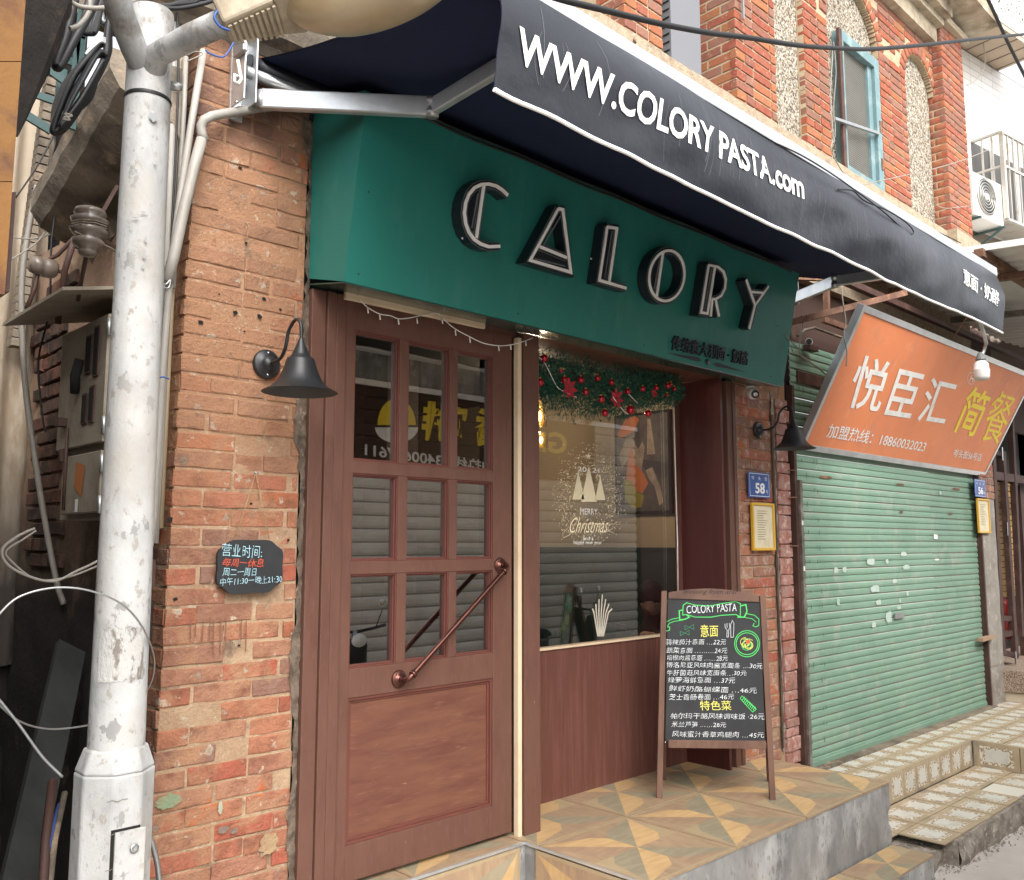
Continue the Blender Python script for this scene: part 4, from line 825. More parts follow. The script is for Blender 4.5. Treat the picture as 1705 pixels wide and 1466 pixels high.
# ================================================================== SHOP FRONT
sf = thing('wooden_shopfront', 'red brown painted wooden shop front with glazed door and recessed window', 'shop front')
XD0, XD1 = 1.966, 2.905; XJ = 3.045; ZT = 1.000; XR = 4.612
YD = 3.0
box('jamb_trim', (1.808, 2.985, ZP - .3), (1.872, 3.06, ZT - .01), M_wood, sf, .003)
box('jamb_trim', (1.874, 2.975, ZP - .3), (1.915, 3.06, ZT - .01), M_wood, sf, .003)
box('jamb_trim', (1.917, 2.978, ZP - .3), (1.962, 3.06, ZT - .01), M_wood, sf, .003)
box('jamb', (2.942, 2.955, ZP), (XJ, 3.27, ZT - .005), M_wood, sf, .003)
box('light_trunking', (2.912, 2.965, ZP - .0), (2.936, 2.995, ZT - .03), M_cream, sf, .002)
dr = put('door', None, sf)
cols = [(Wy(584.5, 930, YD).x, Wy(662, 930, YD).x), (Wy(676.5, 930, YD).x, Wy(748, 930, YD).x), (Wy(760, 930, YD).x, Wy(821, 930, YD).x)]
zr = [(Wy(589, 767, YD).z, Wy(596, 550, YD).z), (Wy(585, 935, YD).z, Wy(589, 788, YD).z), (Wy(579, 1115, YD).z, Wy(583, 957, YD).z)]
pz0, pz1 = Wy(571, 1411, YD).z, Wy(579, 1164, YD).z
zb = ZP + .018; YB = YD + .045
def bx(n, a, b, m=M_wood, bev=.0025): return box(n, a, b, m, dr, bev)
bx('stile', (XD0, YD, zb), (cols[0][0], YB, ZT - .02)); bx('stile', (cols[2][1], YD, zb), (XD1, YB, ZT - .02))
xa, xb = cols[0][0], cols[2][1]
bx('rail', (xa, YD + .001, zr[0][1]), (xb, YB, ZT - .02)); bx('rail', (xa, YD + .001, zr[1][1]), (xb, YB, zr[0][0])); bx('rail', (xa, YD + .001, zr[2][1]), (xb, YB, zr[1][0]))
bx('rail', (xa, YD + .001, pz1), (xb, YB, zr[2][0])); bx('rail', (xa, YD + .001, zb), (xb, YB, pz0))
for (q0, q1) in zr:
    for i in (0, 1): bx('muntin', (cols[i][1], YD + .002, q0), (cols[i + 1][0], YB, q1))
MB().box((xa - .01, YD + .020, pz0 - .01), (xb + .01, YD + .034, pz1 + .01)).build('panel', M_woodh, dr)
def mould(x0, x1, z0, z1, y0=YD + .006, w=.011):
    for t in range(2):
        w0 = w * t * .55; yy = y0 + .008 * t
        mb = MB(); mb.box((x0 + w0, yy, z0 + w0), (x0 + w0 + w * .55, yy + .02, z1 - w0)).box((x1 - w0 - w * .55, yy, z0 + w0), (x1 - w0, yy + .02, z1 - w0)).box((x0 + w0 + w * .55, yy + .0004, z0 + w0), (x1 - w0 - w * .55, yy + .02, z0 + w0 + w * .55)).box((x0 + w0 + w * .55, yy + .0004, z1 - w0 - w * .55), (x1 - w0 - w * .55, yy + .02, z1 - w0))
        mb.build('moulding', M_moul, dr, .0012)
mould(xa, xb, pz0, pz1, w=.02)
for (x0, x1) in cols:
    for (q0, q1) in zr:
        mould(x0, x1, q0, q1)
        MB().box((x0 + .004, YD + .031, q0 + .004), (x1 - .004, YD + .035, q1 - .004)).build('pane', M_glass_d, dr)
# slanting pipe handle
hA, hB = Wy(664, 1131, YD - .001), Wy(833, 942, YD - .001)
mb = MB(); o_ = V((0, -.058, 0)); a_ = hA + o_; b_ = hB + o_
mb.tube([hA, hA + o_ * .75, hA + o_ + (b_ - a_).normalized() * .012, a_ + (b_ - a_) * .05, b_ - (b_ - a_) * .05, hB + o_ - (b_ - a_).normalized() * .012, hB + o_ * .75, hB], .0115, 14)
hd = mb.build('handle_pipe', M_copper, dr)
for q in (hA, hB):
    MB().lathe([(0, -.002), (.036, -.002), (.036, .004), (.032, .007), (.018, .008), (.016, .022), (0, .022)], q, (0, -1, 0), 24).build('flange', M_copper, hd)
    for k in range(4): a = math.pi / 4 + k * math.pi / 2; MB().lathe([(0, .0065), (.0035, .0065), (.0035, .0078), (0, .0078)], q + V((math.cos(a) * .026, 0, math.sin(a) * .026)), (0, -1, 0), 8).build('screw', M_dark, hd)
for q, s_ in ((a_, 1), (b_, -1)):
    d_ = (b_ - a_).normalized() * s_; mb = MB(); mb.tube([q + d_ * .03, q + d_ * .045], .0165, 14); mb.build('collar', M_copper, hd)
    mb = MB(); qq = hA if s_ == 1 else hB; mb.tube([qq + o_ * .35, qq + o_ * .55], .0165, 14); mb.build('collar', M_copper, hd)
box('head_board', (1.964, 3.0045, ZT - .02), (2.94, 3.06, ZT + .02), M_wood, sf)
# threshold shadow and interior floor handled by the gap under the leaf
MB().box((1.775, 3.03, ZP - .4), (1.83, 3.34, 1.86)).box((XR + .03, 3.03, ZP - .3), (XR + .2, 3.3, 1.1)).build('leak_backing', M_dark, sf, kind='stuff')  # dark boxes added behind the joints to stop sky light leaking through
# recessed window
YW = 3.25; ZW0 = Wy(887, 1084, YW).z; XR = 4.612
k = 0; x = XJ
while x < XR - .01:
    box('cladding_board', (x, YW + random.uniform(0, .0012), ZP), (min(x + .158, XR), YW + .02, ZW0 - .006), M_woodv, sf, .0012); x += .1595; k += 1
box('window_sill', (XJ, YW - .012, ZW0 - .005), (XR, YW + .05, ZW0 + .006), M_cream, sf, .002)
wn = put('window', None, sf)
MB().box((XJ + .012, YW + .012, ZW0 + .006), (XR - .0, YW + .020, ZT - .012)).build('pane', M_glass_w, wn)
box('frame', (XJ, YW + .002, ZW0 + .006), (XJ + .03, YW + .04, ZT - .01), M_alu, wn, .001)
box('frame', (XR - .062, YW + .004, ZW0 + .006), (XR, YW + .011, ZT - .01), M_woodv, wn, .001)
box('frame', (XJ + .03, YW + .002, ZT - .05), (XR - .062, YW + .011, ZT - .01), M_cream, wn, .001)
box('recess_soffit', (XJ, 2.93, ZT), (XR + .004, YW + .03, ZT + .02), M_woodh, sf)
box('reveal_panel', (XR, 2.958, ZP), (XR + .025, YW + .03, ZT), M_maroon, sf, .001)
xg0, xg1 = Wy(1207, 820, 2.96).x, Wy(1222, 820, 2.96).x; xt1 = Wy(1241, 820, 2.96).x
print('gap', xg0, xg1, xt1)
box('door_track', (XR + .026, 2.966, ZP), (XR + .034, 2.972, ZT - .01), M_steel, sf); box('shadow_gap', (XR + .034, 3.01, ZP), (XR + .085, 3.02, ZT - .01), M_dark, sf)
box('jamb_trim', (XR + .085, 2.965, ZP), (XR + .118, 3.05, ZT - .01), M_wood, sf, .002); box('jamb_trim', (XR + .120, 2.972, ZP), (XR + .150, 3.05, ZT - .01), M_wood, sf, .002); box('jamb_trim', (XR + .152, 2.965, ZP), (XR + .185, 3.05, ZT - .01), M_wood, sf, .002)
# ------------------------------------------------------------------ fascia
fs = thing('green_fascia_sign', 'green painted sign fascia with CALORY in white tube letters', 'sign')
FB, FT = 2.755, 2.63; FZ0, FZ1 = .966, 1.66; FX0 = 1.80; FX1 = 5.03
fp = PL((FX0, FB, FZ0), (1, 0, 0), (0, FT - FB, FZ1 - FZ0))
def fpt(px, py, off=0): return fp.at(px, py, off)
q = [fpt(573, 474), fpt(1305, 635), fpt(1328, 440), fpt(610, 188)]
s1 = fp.at(866, 525).x; s2 = fp.at(1185, 590).x
TL_, BL_ = V((1.80, FT, FZ1)), V((1.80, FB, FZ0))
xs_ = [FX0, s1, s2 - .25, FX1 - .0]
xs_ = [1.803, Wy(850, 530, FB).x, Wy(1172, 600, FB).x, q[1].x]
for i in range(3):
    a, b = xs_[i] + (.0008 if i else 0), xs_[i + 1]
    def pt(x, t, off=0): return V((x, FB + (FT - FB) * t, FZ0 + (FZ1 - FZ0) * t)) + fp.n * off
    mb = MB(); bt = b + .03 * (i == 2); mb.hexa([pt(a, 0), pt(b, 0), pt(b + (.02 if i == 2 else 0), 1), pt(a, 1)], [pt(a, 0, -.012), pt(b, 0, -.012), pt(b + (.02 if i == 2 else 0), 1, -.012), pt(a, 1, -.012)]); mb.build('face_panel', M_green, fs, .0006)
box_l = MB(); box_l.hexa([V((1.80, 3.0, 1.03)), BL_, TL_, V((1.80, 3.0, 1.72))], [V((1.802, 3.0, 1.03)), BL_ + V((.002, 0, 0)), TL_ + V((.002, 0, 0)), V((1.802, 3.0, 1.72))]); box_l.build('side_panel', M_green, fs)
xr_ = q[1].x; mb = MB(); mb.hexa([V((xr_, 3.0, 1.0)), V((xr_, FB, FZ0)), V((xr_ + .02, FT, FZ1)), V((xr_, 3.0, 1.7))], [V((xr_ - .002, 3.0, 1.0)), V((xr_ - .002, FB, FZ0)), V((xr_ + .018, FT, FZ1)), V((xr_ - .002, 3.0, 1.7))]); mb.build('side_panel', M_green, fs)
MB().hexa([V((1.80, FB + .002, FZ0 - .006)), V((xr_, FB + .002, FZ0 - .006)), V((xr_, 3.0, 1.004)), V((1.80, 3.0, 1.004))], [V((1.80, FB + .002, FZ0 - .001)), V((xr_, FB + .002, FZ0 - .001)), V((xr_, 3.0, 1.009)), V((1.80, 3.0, 1.009))]).build('soffit_board', M_greend, fs)
MB().hexa([V((1.80, FT + .01, FZ1)), V((xr_, FT + .01, FZ1)), V((xr_, 3.0, 1.75)), V((1.80, 3.0, 1.75))], [V((1.80, FT + .01, FZ1 + .01)), V((xr_, FT + .01, FZ1 + .01)), V((xr_, 3.0, 1.76)), V((1.80, 3.0, 1.76))]).build('top_board', M_green, fs)
mb = MB(); mb.tube([fp.uv(u_ * .13, (FZ1 - FZ0) * (1.0 + .006 * math.sin(u_ * 1.2)), .007) for u_ in range(2, 25)], .005, 6); mb.tube([fp.uv(u_ * .13, (FZ1 - FZ0) * (1.02 + .004 * math.sin(u_ * 1.3)), .006) for u_ in range(2, 25)], .005, 6); mb.build('sign_cable', M_cable, fs)
for u_ in (.06, .9, 1.8, 2.35, 3.05):
    for v_ in (.04, .35): MB().lathe([(0, 0), (.004, 0), (.0035, .0015), (0, .002)], fp.uv(u_, v_, 0), fp.n, 8).build('screw', M_greend, fs)
# letters: pixel outlines of each glyph met with the plane of the letter fronts
LO = .062; SC = 620 / 1705.
def L_(pts): return [fp.at(700 + a * SC, 260 + b * SC, LO) for a, b in pts]
def arc(cx, cy, rx, ry, a0, a1, n=22, tilt=0):
    o = []
    for i in range(n + 1):
        a = math.radians(a0 + (a1 - a0) * i / n); x = math.cos(a) * rx; y = -math.sin(a) * ry; t = math.radians(tilt)
        o.append((cx + x * math.cos(t) - y * math.sin(t), cy + x * math.sin(t) + y * math.cos(t)))
    return o
letters = {
 'letter_c': ([[(398, 180), (375, 158), (345, 138), (310, 129), (275, 132), (245, 146), (220, 175), (205, 215), (199, 262), (205, 310), (220, 350), (243, 382), (275, 404), (310, 416), (362, 414)], [(288, 136), (254, 376)]], [[(262, 172), (234, 330)]], [[(288, 136), (245, 146), (220, 175), (205, 215), (199, 262), (205, 310), (220, 350), (254, 376)]]),
 'letter_a': ([[(628, 242), (500, 478), (687, 533), (650, 246), (628, 242)], [(543, 415), (668, 466)]], [[(640, 275), (560, 412)], [(520, 470), (662, 505)]], [[(540, 420), (668, 470), (683, 528), (505, 478)]]),
 'letter_l': ([[(853, 325), (817, 570), (940, 606)], [(853, 325), (898, 332), (862, 580)]], [[(876, 345), (842, 560)]], [[(853, 325), (898, 332), (862, 580), (817, 570)]]),
 'letter_o': ([arc(1126, 549, 80, 116, 0, 360, 40, 8), [(1110, 437), (1080, 642)]], [[(1092, 480), (1068, 610)]], [[(1110, 437), (1075, 460), (1052, 505), (1045, 560), (1055, 610), (1080, 642)]]),
 'letter_r': ([[(1318, 500), (1283, 717), (1312, 722), (1347, 507)], [(1318, 500), (1360, 508), (1386, 530), (1397, 565), (1393, 605), (1375, 640), (1350, 655), (1335, 655)], [(1350, 655), (1366, 735)], [(1335, 655), (1328, 735)]], [[(1332, 515), (1298, 712)]], [[(1318, 500), (1347, 507), (1312, 722), (1283, 717)]]),
 'letter_y': ([[(1490, 565), (1530, 683), (1503, 792)], [(1592, 597), (1530, 683)], [(1507, 622), (1572, 628)]], [[(1540, 690), (1516, 790)]], [[(1507, 622), (1572, 628), (1530, 683)]])}
for nm, (lines, thin, fills) in letters.items():
    g = put(nm, None, fs)
    mb = MB(); 
    for i, ln in enumerate(lines): mb.stroke([p - fp.n * (.0006 * i) for p in L_(ln)], .037, fp.n, depth=LO - .004 - .0006 * i)
    for i, fl in enumerate(fills): P_ = [p - fp.n * .003 for p in L_(fl)]; mb.hexa(P_, [p - fp.n * (LO - .006) for p in P_])
    mb.build('letter_body', M_letter, g)
    mb = MB()
    for i, ln in enumerate(lines): mb.stroke([p + fp.n * (.006 - .0004 * i) for p in L_(ln)], .0135, fp.n, depth=.007)
    mb.build('tube_light', M_tube, g)
    mb = MB()
    for ln in lines:
        P_ = L_(ln); 
        for sg in (-1, 1):
            Q = []
            for i, p in enumerate(P_):
                t = (P_[min(i + 1, len(P_) - 1)] - P_[max(i - 1, 0)]).normalized(); Q.append(p + fp.n * .001 + fp.n.cross(t).normalized() * .0158 * sg)
            mb.stroke(Q, .0020, fp.n, depth=.002)
    for ln in thin: mb.stroke([p + fp.n * .004 for p in L_(ln)], .005, fp.n, depth=.004)
    mb.build('acrylic_edge', mat('acrylic_edge', (.16, .17, .18), .3) if nm == 'letter_c' else MC['acrylic_edge'], g)
mb = MB()
def fpx(body, a, b, c, d=.02, **k): textmesh(mb, body, fp.at(*a, .003), fp.at(*b, .003), fp.at(*c, .003), depth=.018, **k)
fpx('传统意大利面 · 奶酪', (1116, 583), (1243, 609), (1119, 558), bold=.010)
mb.build('small_lettering', M_letter, fs)
mb = MB()
u1, u2, uc = fp.at(1112, 588, .004), fp.at(1241, 620, .004), fp.at(1178, 603, .004)
dd = (u2 - u1).normalized(); pp_ = fp.n.cross(dd).normalized()
mb.prism([u1, u1 + (uc - u1) * .75 + pp_ * .014, u1 + (uc - u1) * .85, u1 + (uc - u1) * .75 - pp_ * .010], -fp.n * .003); mb.prism([u2, u2 + (uc - u2) * .75 - pp_ * .012, u2 + (uc - u2) * .85, u2 + (uc - u2) * .75 + pp_ * .012], -fp.n * .003)
mb.lathe([(0, 0), (.017, 0), (.017, .003), (0, .003)], uc, fp.n, 16); mb.build('flourish', M_letter, fs)
mb = MB()
for px, py in ((770, 397), (984, 431)): mb.sphere(fp.at(px, py, .03), .005, 8, 5)
mb.build('pilot_light', M_white, fs)
# door head light bar and fairy lights
lb = thing('light_bar', 'slim cream light bar mounted over the glazed door', 'light bar'); a, b = Wy(574, 492, 2.97), Wy(806, 543, 2.97); MB().beam(a, b, .02, .032).build('tube', M_cream, lb, .004); MB().beam(b, b + (b - a).normalized() * .02, .021, .03).build('end_cap', M_dbrown, lb)
fl = thing('fairy_lights', 'white fairy light string drooping across the top of the door', 'fairy lights')
loop([(600, 500), (612, 512), (632, 523), (650, 526), (663, 531), (680, 530), (700, 526), (712, 524), (728, 522), (741, 534), (758, 548), (780, 560), (806, 572), (835, 576), (862, 572), (887, 563)], .0022, M_white, 2.955, fl, 'string')
mb = MB()
for px, py in ((612, 512), (632, 523), (663, 531), (694, 530), (736, 530), (758, 550), (782, 562), (830, 576), (850, 574), (875, 568)): p = Wy(px, py, 2.953); mb.tube([p, p + V((.004, 0, -.024))], .003, 6)
mb.build('bulb', M_white, fl)
loop([(595, 492), (606, 482), (640, 484), (680, 490), (708, 512)], .0016, M_wcable, 2.9, fl, 'string'); loop([(735, 505), (742, 518), (752, 512)], .0016, M_wcable, 2.9, fl, 'string')
MB().tube([Wy(1122, 668, 3.22), Wy(1125, 800, 3.22), Wy(1128, 900, 3.22), Wy(1129, 1000, 3.22)], .004, 6).build('loose_cable', M_white, label='white cord hanging straight down beside the window reveal', cat='cord')
# garland
ga = thing('fir_garland', 'fir garland with red baubles across the top of the window', 'garland')
gp = [(868, 622, 38), (905, 632, 40), (945, 640, 44), (985, 650, 42), (1025, 654, 40), (1060, 648, 36), (1095, 648, 32), (1125, 650, 24)]
rnd = random.Random(21); mb = MB()
YG = 3.13
def gpos(t):
    f = t * (len(gp) - 1); i = min(int(f), len(gp) - 2); f -= i; a, b = gp[i], gp[i + 1]
    return [a[j] + (b[j] - a[j]) * f for j in range(3)]
for _ in range(21000):
    px, py, r = gpos(rnd.random()); c = Wy(px, py, YG); R_ = r * 5.6 / 1489 * (rnd.random() ** .45) * (0.75 + .5 * (noise.noise(V((px * .06, 3, 0))) + .5))
    a = rnd.uniform(0, 6.283); b = rnd.uniform(-1, 1); d = V((math.cos(a) * (1 - b * b) ** .5, math.sin(a) * (1 - b * b) ** .5 * .7, b)); p = c + d * R_
    if p.x < XJ + .004 or p.y > YW - .004 or p.x > XR: continue
    l = rnd.uniform(.016, .03); w = (d + V((rnd.uniform(-.8, .8), rnd.uniform(-.8, .8), rnd.uniform(-.8, .8)))).normalized(); q = p + w * l
    if q.y > YW or q.x < XJ or q.x > XR: continue
    s_ = w.cross(V((rnd.uniform(-1, 1), rnd.uniform(-1, 1), rnd.uniform(-1, 1))))  .normalized() * .0026
    mb.add([p - s_, p + s_, q], [(0, 1, 2)], 0 if rnd.random() < .55 else 1)
o = mb.build('needles', [M_fir, M_fir2], ga)
for px, py, r in ((906, 597, 6), (899, 637, 6), (940, 633, 5.5), (967, 633, 6), (995, 630, 5), (1018, 637, 5), (975, 653, 5), (1001, 665, 6), (1045, 652, 5), (1070, 648, 5), (1050, 683, 7.5), (1007, 688, 6), (1079, 689, 6), (1093, 646, 4.5), (1112, 643, 5), (1123, 648, 4), (1117, 640, 3.5), (934, 618, 3), (889, 600, 5), (1111, 658, 3)):
    c = Wy(px, py, YG - .09); mb = MB(); mb.sphere(c, r * .0033, 14, 10); mb.lathe([(0.005, 0), (.005, .006), (0, .008)], c + V((0, 0, r * .0032)), n=8, mi=1); mb.build('bauble', [M_red, M_gold], ga)
for px, py in ((946, 648), (1024, 664), (1088, 655)):
    c = Wy(px, py, YG - .085); mb = MB(); s0 = .062 if px != 1088 else .03
    for k in range(7):
        a = k * 6.283 / 7 + px; d = V((math.cos(a), -.25, math.sin(a))).normalized(); sd_ = V((-math.sin(a), 0, math.cos(a))) * s0 * .24
        mb.add([c, c + d * s0 * .5 + sd_, c + d * s0, c + d * s0 * .5 - sd_], [(0, 1, 2, 3)])
    mb.build('poinsettia', M_redp, ga)
loop([(888, 592), (905, 602), (925, 640), (935, 650), (960, 662)], .0018, M_white, YG - .09, ga, 'string'); loop([(1020, 660), (1028, 672), (1040, 686), (1046, 690)], .0018, M_white, YG - .09, ga, 'string'); loop([(1045, 655), (1052, 662), (1062, 672)], .0018, M_white, YG - .09, ga, 'string')
# window stickers
ws = thing('window_decal', 'gold and white Merry Christmas sticker with three fir trees on the glass', 'sticker')
wp = PL((0, YW + .009, 0), (1, 0, 0), (0, 0, 1))
mb = MB(); W2 = lambda a, b: wp.at(a, b)
for (x0, x1, yb_, yt_) in ((953, 973, 832, 785), (967, 994, 836, 775), (991, 1008, 833, 792)): mb.add([W2(x0, yb_), W2(x1, yb_), W2((x0 + x1) / 2, yt_)], [(0, 1, 2)], 0)
for (sx, sy, r) in ((980, 760, 5), (962, 789, 2.5), (998, 793, 2.5)):
    mb.add([W2(sx + math.sin(k * math.pi / 5) * r * (1 if k % 2 == 0 else .4), sy - math.cos(k * math.pi / 5) * r * (1 if k % 2 == 0 else .4)) for k in range(10)], [tuple(range(9, -1, -1))], 0)
mb.build('trees', M_glow, ws)
mb = MB(); rnd = random.Random(4)
for _ in range(1300):
    a = rnd.uniform(0, 6.283); q = rnd.gauss(.95, .24); px = 982 + math.cos(a) * 44 * q; py = 828 + math.sin(a) * 62 * q
    if py > 905: continue
    r = rnd.uniform(.4, 1.1); c = W2(px, py); e = r * .0036
    mb.add([c + V((-e, 0, 0)), c + V((0, 0, -e)), c + V((e, 0, 0)), c + V((0, 0, e))], [(0, 1, 2, 3)])
mb.build('glitter', M_glow, ws, kind='stuff')
mb = MB()
pxtext(mb, 'MERRY', wp, (966, 857), (995, 857), (966, 847), off=0.0005); pxtext(mb, 'and a', wp, (971, 900), (988, 900), (971, 893), off=.0005); pxtext(mb, 'happy new year', wp, (955, 908.5), (1002, 908.5), (955, 900), off=.0005); pxtext(mb, '20  21', wp, (962, 785), (998, 788), (962, 777), off=.0005)
pxtext(mb, 'Christmas', wp, (948, 888), (1012, 887), (950, 862), off=.0007, mi=1, shear=.45)
mb.stroke([W2(*p) for p in ((945, 880), (937, 888), (938, 896), (950, 890), (960, 868), (957, 858), (950, 868), (949, 890))], .0022, (0, -1, 0), mi=1); mb.stroke([W2(*p) for p in ((1010, 886), (1020, 880), (1021, 872), (1014, 874), (1012, 884), (1022, 888))], .0022, (0, -1, 0), mi=1)
mb.build('lettering', [M_white, M_glow], ws)
# plant cut-out standing in the window
mb = MB()
for k in range(-3, 4):
    b = wp.at(1000, 1040); 
    mb.stroke([W2(1000 + k * 1.5, 1060), W2(1001 + k * 4, 1020), W2(1003 + k * 5.5, 990 + abs(k) * 8)], .010, (0, -1, 0))
mb.build('leaf_sticker', mat('faded_sticker', (.50, .46, .38), .8), label='pale leaf shaped sticker low on the shop window', cat='sticker')
# ------------------------------------------------------------------ interior
XI = 5.30
ir = thing('dining_room', 'dim beige dining room behind the shop window', 'room')
MB().box((XI, 3.30, -.03), (XI + .05, 7.2, 1.3)).build('wall', M_iwall, ir)
MB().box((XI - .012, 3.30, ZP), (XI + .05, 7.2, -.03)).build('wainscot', M_iteal, ir)
box('dado_rail', (XI - .022, 3.3, -.05), (XI - .012, 7.2, -.03), M_iteal, ir)
MB().box((1.0, 7.2, ZP), (XI, 7.25, 1.3)).build('wall', M_idark, ir); MB().box((1.3, 3.4, ZP), (1.35, 7.2, 1.3)).build('wall', M_idark, ir)
MB().box((1.3, 3.08, ZP - .03), (XI, 7.2, ZP - .012)).build('floor', M_ifloor, ir); MB().box((1.3, 3.08, 1.22), (XI + .05, 7.2, 1.26)).build('ceiling', M_idark, ir)
MB().box((XR + .026, YW + .03, ZP), (XI + .05, YW + .05, 1.22)).build('wall', M_idark, ir)
MB().box((XJ, YW + .022, ZP), (XR, YW + .04, ZW0 - .01)).box((XJ, YW + .032, ZT), (XR, YW + .04, 1.22)).box((1.79, 3.062, ZT), (XJ, 3.07, 1.22)).build('wall', M_idark, ir)
box('column', (3.35, 4.6, ZP), (3.6, 4.85, 1.2), M_dbrown, ir)
# painting on the right-hand wall (a plain generic figure composition)
pt_ = thing('framed_painting', 'black framed painting with orange and olive shapes on the beige inner wall', 'painting')
pa = [Wx(1027, 698, XI - .03), Wx(1112, 685, XI - .03), Wx(1112, 850, XI - .03), Wx(1027, 853, XI - .03)]
y0_, y1_ = pa[1].y, pa[0].y; zt_, zb_ = (pa[0].z + pa[1].z) / 2, (pa[2].z + pa[3].z) / 2
box('frame', (XI - .035, y0_ - .02, zb_ - .02), (XI - .001, y1_ + .02, zt_ + .02), M_dark, pt_)
def cv(u, v, k=0): return V((XI - .037 - .0006 * k, y1_ - u * (y1_ - y0_), zt_ - v * (zt_ - zb_)))
def shp(nm, pts, mi, k): MB().add([cv(a, b, k) for a, b in pts], [tuple(range(len(pts)))]).build(nm, M_pic[mi], pt_)
shp('canvas', [(0, 0), (1, 0), (1, 1), (0, 1)], 0, 0)
shp('painted_shape', [(.62, .05), (.68, .05), (.76, .42), (.60, .42)], 3, .2)
shp('painted_shape', [(.40, .45), (.98, .52), (.98, .66), (.60, .60)], 4, .4); shp('painted_shape', [(.02, .60), (.20, .55), (.14, .97), (.02, .97)], 4, .5); shp('painted_shape', [(.42, .36), (.52, .28), (.56, .34), (.50, .56)], 3, .7)
shp('painted_shape', [(.02, .17), (.10, .10), (.20, .02), (.38, .00), (.46, .04), (.36, .16), (.20, .20), (.06, .22)], 1, 1)
shp('painted_shape', [(.20, .22), (.30, .22), (.44, .36), (.50, .58), (.42, .60), (.30, .40), (.10, .55), (.06, .40)], 3, 2)
shp('painted_shape', [(.30, .30), (.36, .50), (.55, .62), (.62, .72), (.50, .82), (.34, .78), (.18, .70), (.22, .50)], 1, 3)
shp('painted_shape', [(.14, .66), (.30, .68), (.40, .80), (.54, .84), (.48, .96), (.30, .97), (.16, .86)], 2, 4)
shp('painted_shape', [(.58, .58), (.70, .55), (.86, .78), (.90, .92), (.82, .95), (.74, .75), (.62, .66)], 3, 5)
# pendant with lit amber glass
pe = thing('pendant_lamp', 'lit amber glass pendant lamp just inside the window', 'pendant lamp')
pc = Wy(898, 690, 4.3)
MB().tube([pc + V((0, 0, .55)), pc + V((0, 0, .10))], .004, 6).build('cord', M_copper, pe)
MB().lathe([(.02, .10), (.03, .08), (.055, -.04), (.05, -.09)], pc, n=20).build('glass_shade', mat('amber_glass', (.85, .55, .18), .1, trans=.9), pe)
MB().sphere(pc + V((0, 0, -.01)), .024, 12, 8, sc=(1, 1, 1.6)).build('bulb', M_filament, pe)
pl2 = Wy(901, 732, 4.3); MB().lathe([(.03, .05), (.045, 0), (.04, -.06)], pl2, n=20).build('glass_shade', MC['amber_glass'], pe); MB().sphere(pl2, .018, 12, 8, sc=(1, 1, 1.5)).build('bulb', M_filament, pe)
li = bpy.data.lights.new('pendant_light', 'POINT'); li.energy = 20; li.color = (1, .80, .55); li.shadow_soft_size = .08; lo = bpy.data.objects.new('pendant_light', li); COL.objects.link(lo); lo.location = pc + V((-.15, -.02, .02)); 
MB().box((Wy(878, 668, 6.0).x, 5.98, Wy(878, 672, 6).z), (Wy(918, 668, 6).x, 6.0, Wy(878, 661, 6).z)).build('lit_panel', mat('lit_panel', (1, 1, 1), .5, emit=((1, .96, .85), 1.2)), ir)
# ------------------------------------------------------------------ seated guest
def skinned(name, joints, edges, m, parent, sub=2):
    me = bpy.data.meshes.new('sk'); me.from_pydata([tuple(j[0]) for j in joints], edges, [])
    o = bpy.data.objects.new('sk', me); COL.objects.link(o)
    s = o.modifiers.new('skin', 'SKIN'); s.use_smooth_shade = True
    for i, j in enumerate(joints): r = j[1]; me.skin_vertices[0].data[i].radius = (r, r) if not isinstance(r, tuple) else r
    me.skin_vertices[0].data[0].use_root = True
    b = o.modifiers.new('sub', 'SUBSURF'); b.levels = sub; b.render_levels = sub
    bpy.context.view_layer.update()
    m2 = bpy.data.meshes.new_from_object(o.evaluated_get(bpy.context.evaluated_depsgraph_get())); bpy.data.objects.remove(o)
    m2.materials.clear(); m2.materials.append(m); m2.polygons.foreach_set('use_smooth', [True] * len(m2.polygons))
    m2.polygons.foreach_set('material_index', [0] * len(m2.polygons))
    return put(name, m2, parent)
pr_ = thing('person', 'seated person in a black jacket looking down at a phone behind the window', 'person')
H = Wy(1085, 1000, 3.72)
hx, hy, hz = H
J = [((hx + .06, hy + .05, hz - .80), .13), ((hx + .07, hy + .05, hz - .60), .125), ((hx + .05, hy + .04, hz - .38), .14), ((hx + .03, hy + .02, hz - .24), .10), ((hx + .01, hy, hz - .13), .048), ((hx, hy, hz - .06), .05),
     ((hx - .02, hy - .14, hz - .25), .055), ((hx - .06, hy - .18, hz - .46), .042), ((hx - .14, hy - .16, hz - .24), .028),
     ((hx + .06, hy + .18, hz - .26), .055), ((hx - .04, hy + .16, hz - .46), .042), ((hx - .20, hy + .04, hz - .28), .028),
     ((hx - .02, hy - .06, hz - .86), .085), ((hx - .38, hy - .08, hz - .82), .06), ((hx - .38, hy - .08, -1.27), .045), ((hx - .02, hy + .14, hz - .86), .085), ((hx - .38, hy + .14, hz - .82), .06), ((hx - .38, hy + .14, -1.27), .045)]
E_ = [(0, 1), (1, 2), (2, 3), (3, 4), (4, 5), (3, 6), (6, 7), (7, 8), (3, 9), (9, 10), (10, 11), (0, 12), (12, 13), (13, 14), (0, 15), (15, 16), (16, 17)]
skinned('jacket', J, E_, M_cloth, pr_)
hd_ = MB(); fdir = V((-.80, -.42, -.42)).normalized(); up_ = V((-.30, -.12, .92)); up_ = (up_ - fdir * up_.dot(fdir)).normalized(); sdv = fdir.cross(up_)
def hp_(f, u, s): return H + fdir * f + up_ * u + sdv * s
